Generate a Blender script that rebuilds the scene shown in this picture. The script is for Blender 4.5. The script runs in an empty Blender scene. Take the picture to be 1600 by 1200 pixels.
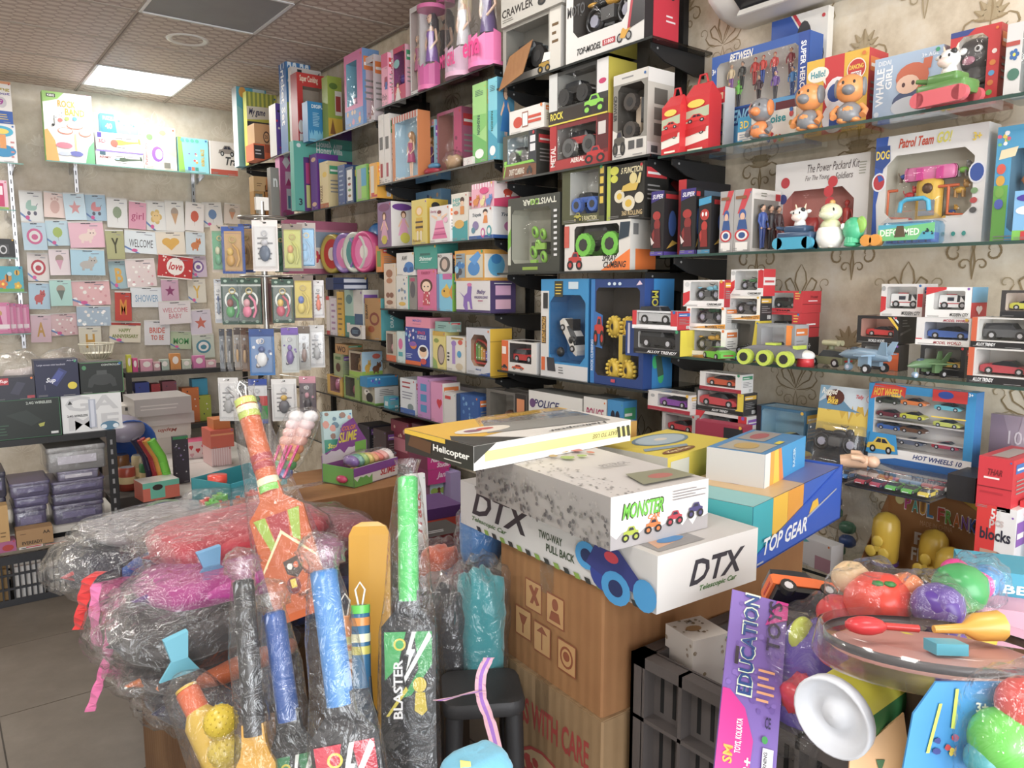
import bpy,math,random
from mathutils import Vector,Matrix
R=math.radians
rnd=random.Random(7)
S=bpy.context.scene
COL=S.collection
CZ=1.45                       # camera height above the floor; tables below give heights relative to the camera
F_PX,PITCH,YAW=1200.0,math.atan(152/1200),R(37.4)
# ---------------------------------------------------------------- camera
cam=bpy.data.cameras.new('camera');cam_o=bpy.data.objects.new('camera',cam);COL.objects.link(cam_o)
cam.sensor_fit='HORIZONTAL';cam.sensor_width=36;cam.lens=F_PX/1600*36;cam.clip_start=.02
cam_o.location=(0,0,CZ);cam_o.rotation_euler=(R(90)-PITCH,0,-YAW)
S.camera=cam_o
# ---------------------------------------------------------------- world, daylight from the open shop front, ceiling panels
S.view_settings.view_transform='Standard';S.view_settings.look='None'
S.view_settings.exposure=-0.08;S.view_settings.gamma=1.0
S.view_settings.use_curve_mapping=False
W=bpy.data.worlds.new('sky');S.world=W;W.use_nodes=True
W.node_tree.nodes['Background'].inputs[0].default_value=(.86,.93,1,1)
W.node_tree.nodes['Background'].inputs[1].default_value=1.8
def area(name,loc,rot,sx,sy,power,col):
    l=bpy.data.lights.new(name,'AREA');l.shape='RECTANGLE';l.size=sx;l.size_y=sy
    l.energy=power;l.color=col
    o=bpy.data.objects.new(name,l);COL.objects.link(o);o.location=loc;o.rotation_euler=rot
    return o
area('shop_front_daylight',(-.1,-2.3,1.45),(R(90),0,0),3.8,2.3,185,(.96,.98,1))
for px_,py_,pw_ in [(1.31,6.0,15),(1.31,2.42,5),(-.505,6.0,34),(-.505,2.42,20),(-.505,.63,16),(1.31,.03,2.5)]:
    area('ceiling_panel_light',(px_,py_,CZ+1.40),(0,0,0),.56,.56,pw_,(1,.97,.92))
S.cycles.transparent_max_bounces=24
S.cycles.max_bounces=7
S.cycles.caustics_reflective=False;S.cycles.caustics_refractive=False
S.cycles.sample_clamp_indirect=4

# ---------------------------------------------------------------- pixel -> place helpers (1600 x 1200 frame)
cy_,sy_,cp_,sp_=math.cos(YAW),math.sin(YAW),math.cos(PITCH),math.sin(PITCH)
FW=Vector((sy_*cp_,cy_*cp_,-sp_));RT=Vector((cy_,-sy_,0));UP=RT.cross(FW)
def ray(px,py):return FW + RT*((px-800)/F_PX) + UP*((600-py)/F_PX)
def onx(px,py,x):d=ray(px,py);return d*(x/d.x)
def ony(px,py,y):d=ray(px,py);return d*(y/d.y)
def onz(px,py,z):d=ray(px,py);return d*(z/d.z)
def at(px,py,zc):return ray(px,py)*zc
def y_at(px,X,z):             # y of the point (X, y, z) seen at column px
    k=(px-800)/F_PX;A=RT - FW*k
    return -(A.x*X + A.z*z)/A.y
def x_at(px,Y,z):
    k=(px-800)/F_PX;A=RT - FW*k
    return -(A.y*Y + A.z*z)/A.x
def z_at(py,X,Y):
    k=(600-py)/F_PX;A=UP - FW*k
    return -(A.x*X + A.y*Y)/A.z

# ---------------------------------------------------------------- colour and materials
_cc={}
def C(s):
    if not isinstance(s,str):return s
    if s not in _cc:
        h=s if len(s) == 6 else ''.join(c*2 for c in s)
        v=[]
        for i in (0,2,4):
            c=int(h[i:i+2],16)/255
            v.append(c/12.92 if c <= .04045 else ((c+.055)/1.055)**2.4)
        g=.25*v[0]+.65*v[1]+.1*v[2];v=[.012+.985*(x+(g-x)*.09) for x in v]
        _cc[s]=(v[0],v[1],v[2],1)
    return _cc[s]
M={}
def mat(name,rough=.5,metal=0,spec=.5,bump=0,bscale=300,vary=0,vscale=6,coat=0,sheen=0):
    m=bpy.data.materials.new(name);m.use_nodes=True;nt=m.node_tree;N=nt.nodes;L=nt.links
    b=N['Principled BSDF'];b.inputs['Roughness'].default_value=rough;b.inputs['Metallic'].default_value=metal
    b.inputs['Specular IOR Level'].default_value=spec;b.inputs['Coat Weight'].default_value=coat
    b.inputs['Sheen Weight'].default_value=sheen
    a=N.new('ShaderNodeAttribute');a.attribute_name='col'
    src=a.outputs['Color']
    tc=N.new('ShaderNodeTexCoord')
    if vary:
        n=N.new('ShaderNodeTexNoise');n.inputs['Scale'].default_value=vscale;n.inputs['Detail'].default_value=4
        L.new(tc.outputs['Object'],n.inputs['Vector'])
        mr=N.new('ShaderNodeMapRange');mr.inputs['From Min'].default_value=.3;mr.inputs['From Max'].default_value=.7
        mr.inputs['To Min'].default_value=1-vary;mr.inputs['To Max'].default_value=1+vary*.4
        L.new(n.outputs[0],mr.inputs['Value'])
        mx=N.new('ShaderNodeVectorMath');mx.operation='MULTIPLY'
        L.new(src,mx.inputs[0]);L.new(mr.outputs[0],mx.inputs[1]);src=mx.outputs[0]
    L.new(src,b.inputs['Base Color'])
    if bump:
        n=N.new('ShaderNodeTexNoise');n.inputs['Scale'].default_value=bscale;n.inputs['Detail'].default_value=3
        L.new(tc.outputs['Object'],n.inputs['Vector'])
        bp=N.new('ShaderNodeBump');bp.inputs['Strength'].default_value=bump;bp.inputs['Distance'].default_value=.01
        L.new(n.outputs[0],bp.inputs['Height']);L.new(bp.outputs[0],b.inputs['Normal'])
    M[name]=m;return m
mat('card',.42,spec=.4,bump=.02,bscale=40)
mat('print',.4,spec=.4)
mat('matte',.85,spec=.2,vary=.06)
mat('plastic',.28,spec=.5)
mat('plastic_rough',.55,spec=.4,bump=.05,bscale=200,vary=.08)
mat('fabric',.85,spec=.2,bump=.25,bscale=60,vary=.12,vscale=10,sheen=.3)
mat('metal',.3,metal=.95)
mat('steel',.5,spec=.4,vary=.1)
mat('led',.4)
_b=M['led'].node_tree.nodes['Principled BSDF'];_b.inputs['Emission Color'].default_value=(1,.985,.96,1);_b.inputs['Emission Strength'].default_value=7
def film_mat(name,base,gl,tint,rough=.08,bump=0,bscale=30,haze=0):
    m=bpy.data.materials.new(name);m.use_nodes=True;nt=m.node_tree;N=nt.nodes;L=nt.links
    for n in list(N):
        if n.type != 'OUTPUT_MATERIAL':N.remove(n)
    out=[n for n in N if n.type == 'OUTPUT_MATERIAL'][0]
    tr=N.new('ShaderNodeBsdfTransparent');tr.inputs[0].default_value=(*tint,1)
    g=N.new('ShaderNodeBsdfGlossy');g.inputs['Roughness'].default_value=rough;g.inputs[0].default_value=(1,1,1,1)
    fr=N.new('ShaderNodeLayerWeight');fr.inputs['Blend'].default_value=.5       # thin sheet: same reflectance from both sides
    pw=N.new('ShaderNodeMath');pw.operation='POWER';pw.inputs[1].default_value=5;L.new(fr.outputs['Facing'],pw.inputs[0])
    f0=((gl-1)/(gl+1))**2+base
    ad=N.new('ShaderNodeMath');ad.operation='MULTIPLY_ADD';ad.use_clamp=True;ad.inputs[1].default_value=1-f0;ad.inputs[2].default_value=f0
    L.new(pw.outputs[0],ad.inputs[0])
    mx=N.new('ShaderNodeMixShader');L.new(ad.outputs[0],mx.inputs[0]);L.new(tr.outputs[0],mx.inputs[1]);L.new(g.outputs[0],mx.inputs[2])
    last=mx
    if haze:
        d=N.new('ShaderNodeBsdfDiffuse');d.inputs[0].default_value=(.85,.86,.88,1)
        m2=N.new('ShaderNodeMixShader');m2.inputs[0].default_value=haze
        L.new(mx.outputs[0],m2.inputs[1]);L.new(d.outputs[0],m2.inputs[2]);last=m2
    if bump:
        tc=N.new('ShaderNodeTexCoord');n=N.new('ShaderNodeTexNoise');n.inputs['Scale'].default_value=bscale;n.inputs['Detail'].default_value=4
        n.inputs['Distortion'].default_value=1.2
        L.new(tc.outputs['Object'],n.inputs['Vector'])
        bp=N.new('ShaderNodeBump');bp.inputs['Strength'].default_value=bump;bp.inputs['Distance'].default_value=.02
        L.new(n.outputs[0],bp.inputs['Height']);L.new(bp.outputs[0],g.inputs['Normal']);L.new(bp.outputs[0],fr.inputs['Normal'])
    L.new(last.outputs[0],out.inputs[0]);M[name]=m
film_mat('film',.0,1.4,(.97,.97,.97),.06,.3,12)
film_mat('bagfilm',.03,1.45,(.985,.985,.985),.13,1.0,20,.022)
film_mat('sleeve',.03,1.45,(.985,.985,.985),.12,.9,25,.018)
film_mat('clear_plastic',.01,1.45,(.96,.965,.97),.08,0,1,.03)
film_mat('glass',.0,1.45,(.97,.985,.975),.015)
film_mat('glass_smoked',.05,1.5,(.34,.34,.33),.02)
film_mat('blue_plastic',.03,1.45,(.45,.75,.92),.08,0,1,.08)

# kraft cardboard with flute lines
def kraft(name,c1,c2):
    m=bpy.data.materials.new(name);m.use_nodes=True;nt=m.node_tree;N=nt.nodes;L=nt.links;b=N['Principled BSDF']
    tc=N.new('ShaderNodeTexCoord');n=N.new('ShaderNodeTexNoise');n.inputs['Scale'].default_value=5;n.inputs['Detail'].default_value=8
    L.new(tc.outputs['Object'],n.inputs['Vector'])
    w=N.new('ShaderNodeTexWave');w.wave_type='BANDS';w.bands_direction='DIAGONAL';w.inputs['Scale'].default_value=22;w.inputs['Distortion'].default_value=.6
    mp=N.new('ShaderNodeMapping');mp.inputs['Scale'].default_value=(1,1,0);L.new(tc.outputs['Object'],mp.inputs[0]);L.new(mp.outputs[0],w.inputs['Vector'])
    r=N.new('ShaderNodeValToRGB');r.color_ramp.elements[0].color=C(c1);r.color_ramp.elements[1].color=C(c2)
    r.color_ramp.elements[0].position=.3;r.color_ramp.elements[1].position=.75
    L.new(n.outputs[0],r.inputs[0]);L.new(r.outputs[0],b.inputs['Base Color']);b.inputs['Roughness'].default_value=.72;b.inputs['Specular IOR Level'].default_value=.3
    bp=N.new('ShaderNodeBump');bp.inputs['Strength'].default_value=.12;bp.inputs['Distance'].default_value=.006
    L.new(w.outputs[1],bp.inputs['Height']);L.new(bp.outputs[0],b.inputs['Normal']);M[name]=m
kraft('kraft','885a30','9e7040');kraft('kraft_pale','82643f','987c58');kraft('kraft_dark','6a482a','7f5d3a')

def mottled(name,c1,c2,c3,scale,rough=.8):
    m=bpy.data.materials.new(name);m.use_nodes=True;nt=m.node_tree;N=nt.nodes;L=nt.links;b=N['Principled BSDF']
    tc=N.new('ShaderNodeTexCoord');n=N.new('ShaderNodeTexNoise');n.inputs['Scale'].default_value=scale;n.inputs['Detail'].default_value=9;n.inputs['Roughness'].default_value=.65
    L.new(tc.outputs['Object'],n.inputs['Vector'])
    r=N.new('ShaderNodeValToRGB');e=r.color_ramp.elements;e[0].color=C(c1);e[0].position=.34;e[1].color=C(c3);e[1].position=.66
    k=e.new(.5);k.color=C(c2)
    L.new(n.outputs[0],r.inputs[0]);L.new(r.outputs[0],b.inputs['Base Color']);b.inputs['Roughness'].default_value=rough;b.inputs['Specular IOR Level'].default_value=.25
    M[name]=m
mottled('wallpaper','d0c0a6','e4d6be','eee4d2',9)
mottled('wallpaper_back','c6bba8','d4cab8','ded6c8',7)
mottled('plaster','dcd8d0','e4e0d9','eae7e1',4)
mottled('floor_tile','665c50','70665a','7a7064',3.5,.4)
mottled('grout','4a443d','524b43','58524a',9)
# ceiling tile with a lattice of pale ovals on brown
def tile_mat():
    m=bpy.data.materials.new('ceiling_tile');m.use_nodes=True;nt=m.node_tree;N=nt.nodes;L=nt.links;b=N['Principled BSDF']
    tc=N.new('ShaderNodeTexCoord');ds=[]
    for off in (0,.5):
        mp=N.new('ShaderNodeMapping');mp.inputs['Scale'].default_value=(8.3,8.3*1.66,0);mp.inputs['Location'].default_value=(off,off,0)
        L.new(tc.outputs['Object'],mp.inputs[0])
        fr=N.new('ShaderNodeVectorMath');fr.operation='FRACTION';L.new(mp.outputs[0],fr.inputs[0])
        sb=N.new('ShaderNodeVectorMath');sb.operation='SUBTRACT';sb.inputs[1].default_value=(.5,.5,0);L.new(fr.outputs[0],sb.inputs[0])
        ln=N.new('ShaderNodeVectorMath');ln.operation='LENGTH';L.new(sb.outputs[0],ln.inputs[0]);ds.append(ln.outputs['Value'])
    mn=N.new('ShaderNodeMath');mn.operation='MINIMUM';L.new(ds[0],mn.inputs[0]);L.new(ds[1],mn.inputs[1])
    r=N.new('ShaderNodeValToRGB');r.color_ramp.interpolation='LINEAR';e=r.color_ramp.elements
    e[0].position=.27;e[0].color=C('d2c2b5');e[1].position=.34;e[1].color=C('b59e91')
    k=e.new(.305);k.color=C('a08a7d')
    L.new(mn.outputs[0],r.inputs[0]);L.new(r.outputs[0],b.inputs['Base Color']);b.inputs['Roughness'].default_value=.55;M['ceiling_tile']=m
tile_mat()

# ---------------------------------------------------------------- mesh builder with a colour for each face
class MB:
    def __init__(s):s.v=[];s.f=[];s.c=[];s.s=[]
    def add(s,vs,fs,col,sm=False):
        o=len(s.v);s.v+=[tuple(p) for p in vs];c=C(col)
        for f in fs:s.f.append([i+o for i in f]);s.c.append(c);s.s.append(sm)
    def poly(s,pts,col):s.add(pts,[list(range(len(pts)))],col)
    def box(s,x0,x1,y0,y1,z0,z1,col,top=None,front=None,sides=None):
        v=[(x0,y0,z0),(x1,y0,z0),(x1,y1,z0),(x0,y1,z0),(x0,y0,z1),(x1,y0,z1),(x1,y1,z1),(x0,y1,z1)]
        s.add(v,[[3,2,1,0],[2,3,7,6]],col);s.add(v,[[4,5,6,7]],top or col);s.add(v,[[0,1,5,4]],front or col)
        s.add(v,[[1,2,6,5],[3,0,4,7]],sides or col)
    def loft(s,rings,col,caps=True,sm=True,closed=True):
        n=len(rings[0]);vs=[p for r in rings for p in r];fs=[]
        for i in range(len(rings)-1):
            for j in range(n if closed else n-1):
                k=(j+1) % n;fs.append([i*n+j,i*n+k,(i+1)*n+k,(i+1)*n+j])
        s.add(vs,fs,col,sm)
        if caps:s.add(rings[0],[list(range(n))[::-1]],col);s.add(rings[-1],[list(range(n))],col)
    def cyl(s,p0,p1,r0,r1=None,n=10,col='888',caps=True,sm=True):
        r1=r0 if r1 is None else r1;p0=Vector(p0);p1=Vector(p1);d=(p1-p0).normalized()
        a=d.orthogonal().normalized();b=d.cross(a);rs=[]
        for p,r in ((p0,r0),(p1,r1)):
            rs.append([p+(a*math.cos(t)+b*math.sin(t))*r for t in (2*math.pi*i/n for i in range(n))])
        s.loft(rs,col,caps,sm)
    def tube(s,pts,r,n=6,col='888',caps=True):
        pts=[Vector(p) for p in pts];rs=[];prev=None
        for i,p in enumerate(pts):
            d=(pts[min(i+1,len(pts)-1)]-pts[max(i-1,0)]).normalized()
            a=(prev-d*prev.dot(d)).normalized() if prev is not None and (prev-d*prev.dot(d)).length > 1e-4 else d.orthogonal().normalized()
            prev=a;b=d.cross(a);rr=r[i] if isinstance(r,(list,tuple)) else r
            rs.append([p+(a*math.cos(t)+b*math.sin(t))*rr for t in (2*math.pi*k/n for k in range(n))])
        s.loft(rs,col,caps)
    def ell(s,c,r,col,nu=10,nv=6,fn=None):
        if not isinstance(r,(tuple,list)):r=(r,r,r)
        vs=[];fs=[]
        for j in range(nv+1):
            th=math.pi*j/nv
            for i in range(nu):
                a=2*math.pi*i/nu;q=(math.sin(th)*math.cos(a),math.sin(th)*math.sin(a),math.cos(th))
                k=fn(q) if fn else 1
                vs.append((c[0]+q[0]*r[0]*k,c[1]+q[1]*r[1]*k,c[2]+q[2]*r[2]*k))
        for j in range(nv):
            for i in range(nu):
                k=(i+1) % nu;fs.append([j*nu+i,(j+1)*nu+i,(j+1)*nu+k,j*nu+k])
        s.add(vs,fs,col,True)
    def torus(s,c,R_,r,ax,col,n=14,m=6):
        c=Vector(c);ax=Vector(ax).normalized();a=ax.orthogonal().normalized();b=ax.cross(a);rs=[]
        for i in range(n+1):
            t=2*math.pi*i/n;d=a*math.cos(t)+b*math.sin(t)
            rs.append([c+d*(R_+r*math.cos(u))+ax*(r*math.sin(u)) for u in (2*math.pi*k/m for k in range(m))])
        s.loft(rs,col,False)
    def lathe(s,prof,col,n=16,c=(0,0,0)):
        rs=[[(c[0]+r*math.cos(2*math.pi*i/n),c[1]+r*math.sin(2*math.pi*i/n),c[2]+z) for i in range(n)] for r,z in prof]
        s.loft(rs,col,False)
    def rbox(s,c,d,r,col,n=3):      # box with rounded vertical edges and a soft top
        x,y,z=c;w,l,h=d[0]/2,d[1]/2,d[2];rs=[]
        def ring(zz,k):
            p=[]
            for sx,sy,a0 in ((1,1,0),(-1,1,90),(-1,-1,180),(1,-1,270)):
                for i in range(n+1):
                    a=R(a0+90*i/n);p.append((x+sx*(w-r)+math.cos(a)*(r-k),y+sy*(l-r)+math.sin(a)*(r-k),z+zz))
            return p
        b=min(r*.5,h*.2);s.loft([ring(0,b*.6),ring(b,0),ring(h-b,0),ring(h,b*.6)],col)
    def xf(s,M_,start=0):
        for i in range(start,len(s.v)):s.v[i]=tuple(M_ @ Vector(s.v[i]))
    def build(s,name,m,parent=None,loc=None,rz=None,rot=None):
        me=bpy.data.meshes.new(name);me.from_pydata(s.v,[],s.f)
        at_=me.color_attributes.new('col','FLOAT_COLOR','CORNER');buf=[]
        for f,c in zip(s.f,s.c):buf+=list(c)*len(f)
        at_.data.foreach_set('color',buf)
        me.polygons.foreach_set('use_smooth',s.s)
        me.materials.append(M[m]);me.update()
        return link(name,me,parent,loc,rz,rot)
def link(name,me,parent=None,loc=None,rz=None,rot=None):
    o=bpy.data.objects.new(name,me);COL.objects.link(o)
    if parent:o.parent=parent
    if loc is not None:o.location=loc
    if rz is not None:o.rotation_euler=(0,0,rz)
    if rot is not None:o.rotation_euler=rot
    return o
def tag(o,label=None,cat=None,group=None,kind=None):
    if label:o['label']=label
    if cat:o['category']=cat
    if group:o['group']=group
    if kind:o['kind']=kind
    return o
def empty(name,label,cat,loc,rz=0,group=None,rot=None):
    o=link(name,None,None,loc,rz,rot);o.empty_display_size=.05
    return tag(o,label,cat,group)
def smoothed(o,lv=1):
    m=o.modifiers.new('soft','SUBSURF');m.levels=lv;m.render_levels=lv;return o

# ---------------------------------------------------------------- lettering and flat print
_txt={}
def glyphs(t,bold=.02,shear=0):
    k=(t,bold,shear)
    if k not in _txt:
        cu=bpy.data.curves.new('lettering','FONT');cu.body=t;cu.resolution_u=2;cu.offset=bold;cu.shear=shear;cu.fill_mode='FRONT'
        o=bpy.data.objects.new('lettering',cu);COL.objects.link(o)
        me=bpy.data.meshes.new_from_object(o.evaluated_get(bpy.context.evaluated_depsgraph_get()))
        v=[(p.co.x,p.co.y) for p in me.vertices];f=[list(p.vertices) for p in me.polygons]
        bpy.data.objects.remove(o);bpy.data.curves.remove(cu);bpy.data.meshes.remove(me)
        if v:
            x0=min(p[0] for p in v);x1=max(p[0] for p in v);y0=min(p[1] for p in v);y1=max(p[1] for p in v)
            v=[((x-x0)/max(x1-x0,1e-6),(y-y0)/max(y1-y0,1e-6)) for x,y in v]
        _txt[k]=(v,f)
    return _txt[k]
ICON={
 'c':lambda c:[([(0,.22),(.04,.5),(.22,.56),(.36,.86),(.66,.86),(.84,.56),(.97,.48),(1,.22)],c),([(.3,.58),(.39,.79),(.5,.79),(.5,.58)],'223'),([(.53,.58),(.53,.79),(.63,.79),(.75,.58)],'223'),('o',.22,.22,.11,.2,'222'),('o',.78,.22,.11,.2,'222'),('o',.22,.22,.05,.1,'bbb'),('o',.78,.22,.05,.1,'bbb')],
 'm':lambda c:[([(.1,.4),(.12,.66),(.3,.7),(.4,.95),(.68,.95),(.78,.68),(.92,.62),(.92,.4)],c),([(.36,.7),(.43,.88),(.62,.88),(.68,.7)],'334'),('o',.22,.26,.2,.26,'2a2a2a'),('o',.78,.26,.2,.26,'2a2a2a'),('o',.22,.26,.1,.13,c),('o',.78,.26,.1,.13,c)],
 'k':lambda c:[('o',.2,.28,.2,.28,'222'),('o',.8,.28,.2,.28,'222'),('o',.2,.28,.13,.18,'999'),('o',.8,.28,.13,.18,'999'),([(.2,.3),(.34,.75),(.42,.82),(.6,.66),(.95,.72),(.7,.45),(.55,.2),(.36,.22)],c)],
 'd':lambda c:[([(.3,.5),(.1,.08),(.9,.08),(.7,.5)],c),([(.34,.48),(.36,.72),(.64,.72),(.66,.48)],c),([(.36,.7),(.1,.42),(.16,.38),(.4,.6)],'eebd9c'),([(.64,.7),(.9,.42),(.84,.38),(.6,.6)],'eebd9c'),('o',.5,.86,.2,.14,'6b3f24'),('o',.5,.83,.13,.1,'f0c8a8'),([(.4,.08),(.42,0),(.47,0),(.48,.08)],'eebd9c'),([(.52,.08),(.53,0),(.58,0),(.6,.08)],'eebd9c')],
 'x':lambda c:[([(.05,.42),(.12,.62),(.35,.68),(.6,.6),(.97,.66),(1,.58),(.62,.44),(.35,.32),(.12,.34)],c),([(.1,.72),(.1,.76),(.72,.82),(.72,.78)],'444'),([(.38,.68),(.4,.68),(.4,.78),(.38,.78)],'444'),([(.12,.2),(.12,.24),(.5,.2),(.5,.16)],'444'),([(.08,.46),(.13,.6),(.24,.62),(.22,.45)],'9bc'),([(.93,.5),(.9,.85),(.97,.85),(1,.5)],c)],
 'a':lambda c:[('o',.45,.4,.36,.28,c),('o',.74,.68,.24,.22,c),('o',.62,.9,.07,.1,c),('o',.86,.9,.07,.1,c),([(.2,.3),(.2,0),(.32,0),(.34,.3)],c),([(.56,.3),(.58,0),(.7,0),(.7,.3)],c),('o',.68,.7,.03,.04,'222'),('o',.82,.7,.03,.04,'222')],
 'h':lambda c:[('o',.28,.68,.28,.3,c),('o',.72,.68,.28,.3,c),([(.02,.6),(.5,0),(.98,.6)],c)],
 '*':lambda c:[([(.5+.5*(1 if i%2==0 else .42)*math.sin(math.pi*i/5),.5+.5*(1 if i%2==0 else .42)*math.cos(math.pi*i/5)) for i in range(10)],c)],
 'f':lambda c:[('o',.5+.3*math.cos(i*1.2566),.5+.3*math.sin(i*1.2566),.2,.2,c) for i in range(5)]+[('o',.5,.5,.15,.15,'fd4')],
 'B':lambda c:[('o',.5,.62,.36,.36,c),([(.44,.28),(.56,.28),(.52,.22),(.48,.22)],c),([(.49,.24),(.51,.24),(.53,0),(.51,0)],'999')],
 'P':lambda c:[([(.1,.45),(.1,.62),(.5,.62),(.5,.98),(.28,.92),(.14,.76),(.1,.62),(.9,.62),(.88,.45),(.74,.32),(.28,.32)],c),('o',.28,.16,.13,.13,'667'),('o',.74,.16,.13,.13,'667'),([(.88,.6),(.98,.74),(.95,.77),(.82,.62)],'889')],
}
def draw(mb,O,U,V,N,w,h,spec):
    """flat print on a face: O lower left corner, U right, V up, N outward; element coordinates 0..1"""
    k=0
    def pt(x,y):return O+U*(x*w)+V*(y*h)+N*(.0004+.00022*k)
    def shape(e,x0,y0,x1,y1):
        if e[0] == 'o':
            n=12;mb.poly([pt(x0+(e[1]+e[3]*math.cos(2*math.pi*i/n))*(x1-x0),y0+(e[2]+e[4]*math.sin(2*math.pi*i/n))*(y1-y0)) for i in range(n)],e[5])
        else:mb.poly([pt(x0+x*(x1-x0),y0+y*(y1-y0)) for x,y in e[0]],e[1])
    for e in spec:
        k+=1;t=e[0]
        if t == 'r':mb.poly([pt(e[1],e[2]),pt(e[3],e[2]),pt(e[3],e[4]),pt(e[1],e[4])],e[5])
        elif t == 'e':
            n=16;mb.poly([pt(e[1]+e[3]*math.cos(2*math.pi*i/n),e[2]+e[4]*math.sin(2*math.pi*i/n)) for i in range(n)],e[5])
        elif t == 'p':mb.poly([pt(*q) for q in e[1]],e[2])
        elif t == 't':
            fl=e[7] if len(e) > 7 else ''
            v,f=glyphs(e[1],0 if 'n' in fl else .025,.3 if 's' in fl else 0)
            if 'v' in fl:v=[(1-y,x) for x,y in v]
            elif 'V' in fl:v=[(y,1-x) for x,y in v]
            elif 'u' in fl:v=[(1-x,1-y) for x,y in v]
            mb.add([pt(e[2]+x*(e[4]-e[2]),e[3]+y*(e[5]-e[3])) for x,y in v],f,e[6])
        elif t == 'l':
            n=e[5];q=random.Random(n+int(e[1]*97))
            for i in range(n):
                y=e[2]+(e[4]-e[2])*(i+.3)/n;xx=e[1]+(e[3]-e[1])*q.uniform(.6,1)
                mb.poly([pt(e[1],y),pt(xx,y),pt(xx,y+(e[4]-e[2])/n*.35),pt(e[1],y+(e[4]-e[2])/n*.35)],e[6])
        elif t == 's':      # scatter of small blots: x0 y0 x1 y1 n size colours
            q=random.Random(int(e[5]*31+e[1]*100+e[2]*10));a=w/h
            for i in range(e[5]):
                x=q.uniform(e[1],e[3]);y=q.uniform(e[2],e[4]);r=e[6]*q.uniform(.5,1.1);n=7
                mb.poly([pt(x+r*math.cos(2*math.pi*j/n)*q.uniform(.75,1.1),y+r*a*math.sin(2*math.pi*j/n)*q.uniform(.75,1.1)) for j in range(n)],e[7][i % len(e[7])])
                k+=.15
        elif t == 'z':      # paint splash edge: x0 y0 x1 y1 n colour (filled below a ragged line)
            q=random.Random(e[5]);n=e[5];ps=[pt(e[1],e[2])]
            top=[pt(e[1]+(e[3]-e[1])*i/n,e[4]-(e[4]-e[2])*q.uniform(0,.55)*(i % 2)) for i in range(n+1)]
            for i in range(n):mb.poly([pt(e[1]+(e[3]-e[1])*i/n,e[2]),pt(e[1]+(e[3]-e[1])*(i+1)/n,e[2]),top[i+1],top[i]],e[6])
        elif t in ICON:
            for q in ICON[t](e[5]):shape(q,e[1],e[2],e[3],e[4]);k+=.4

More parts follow.
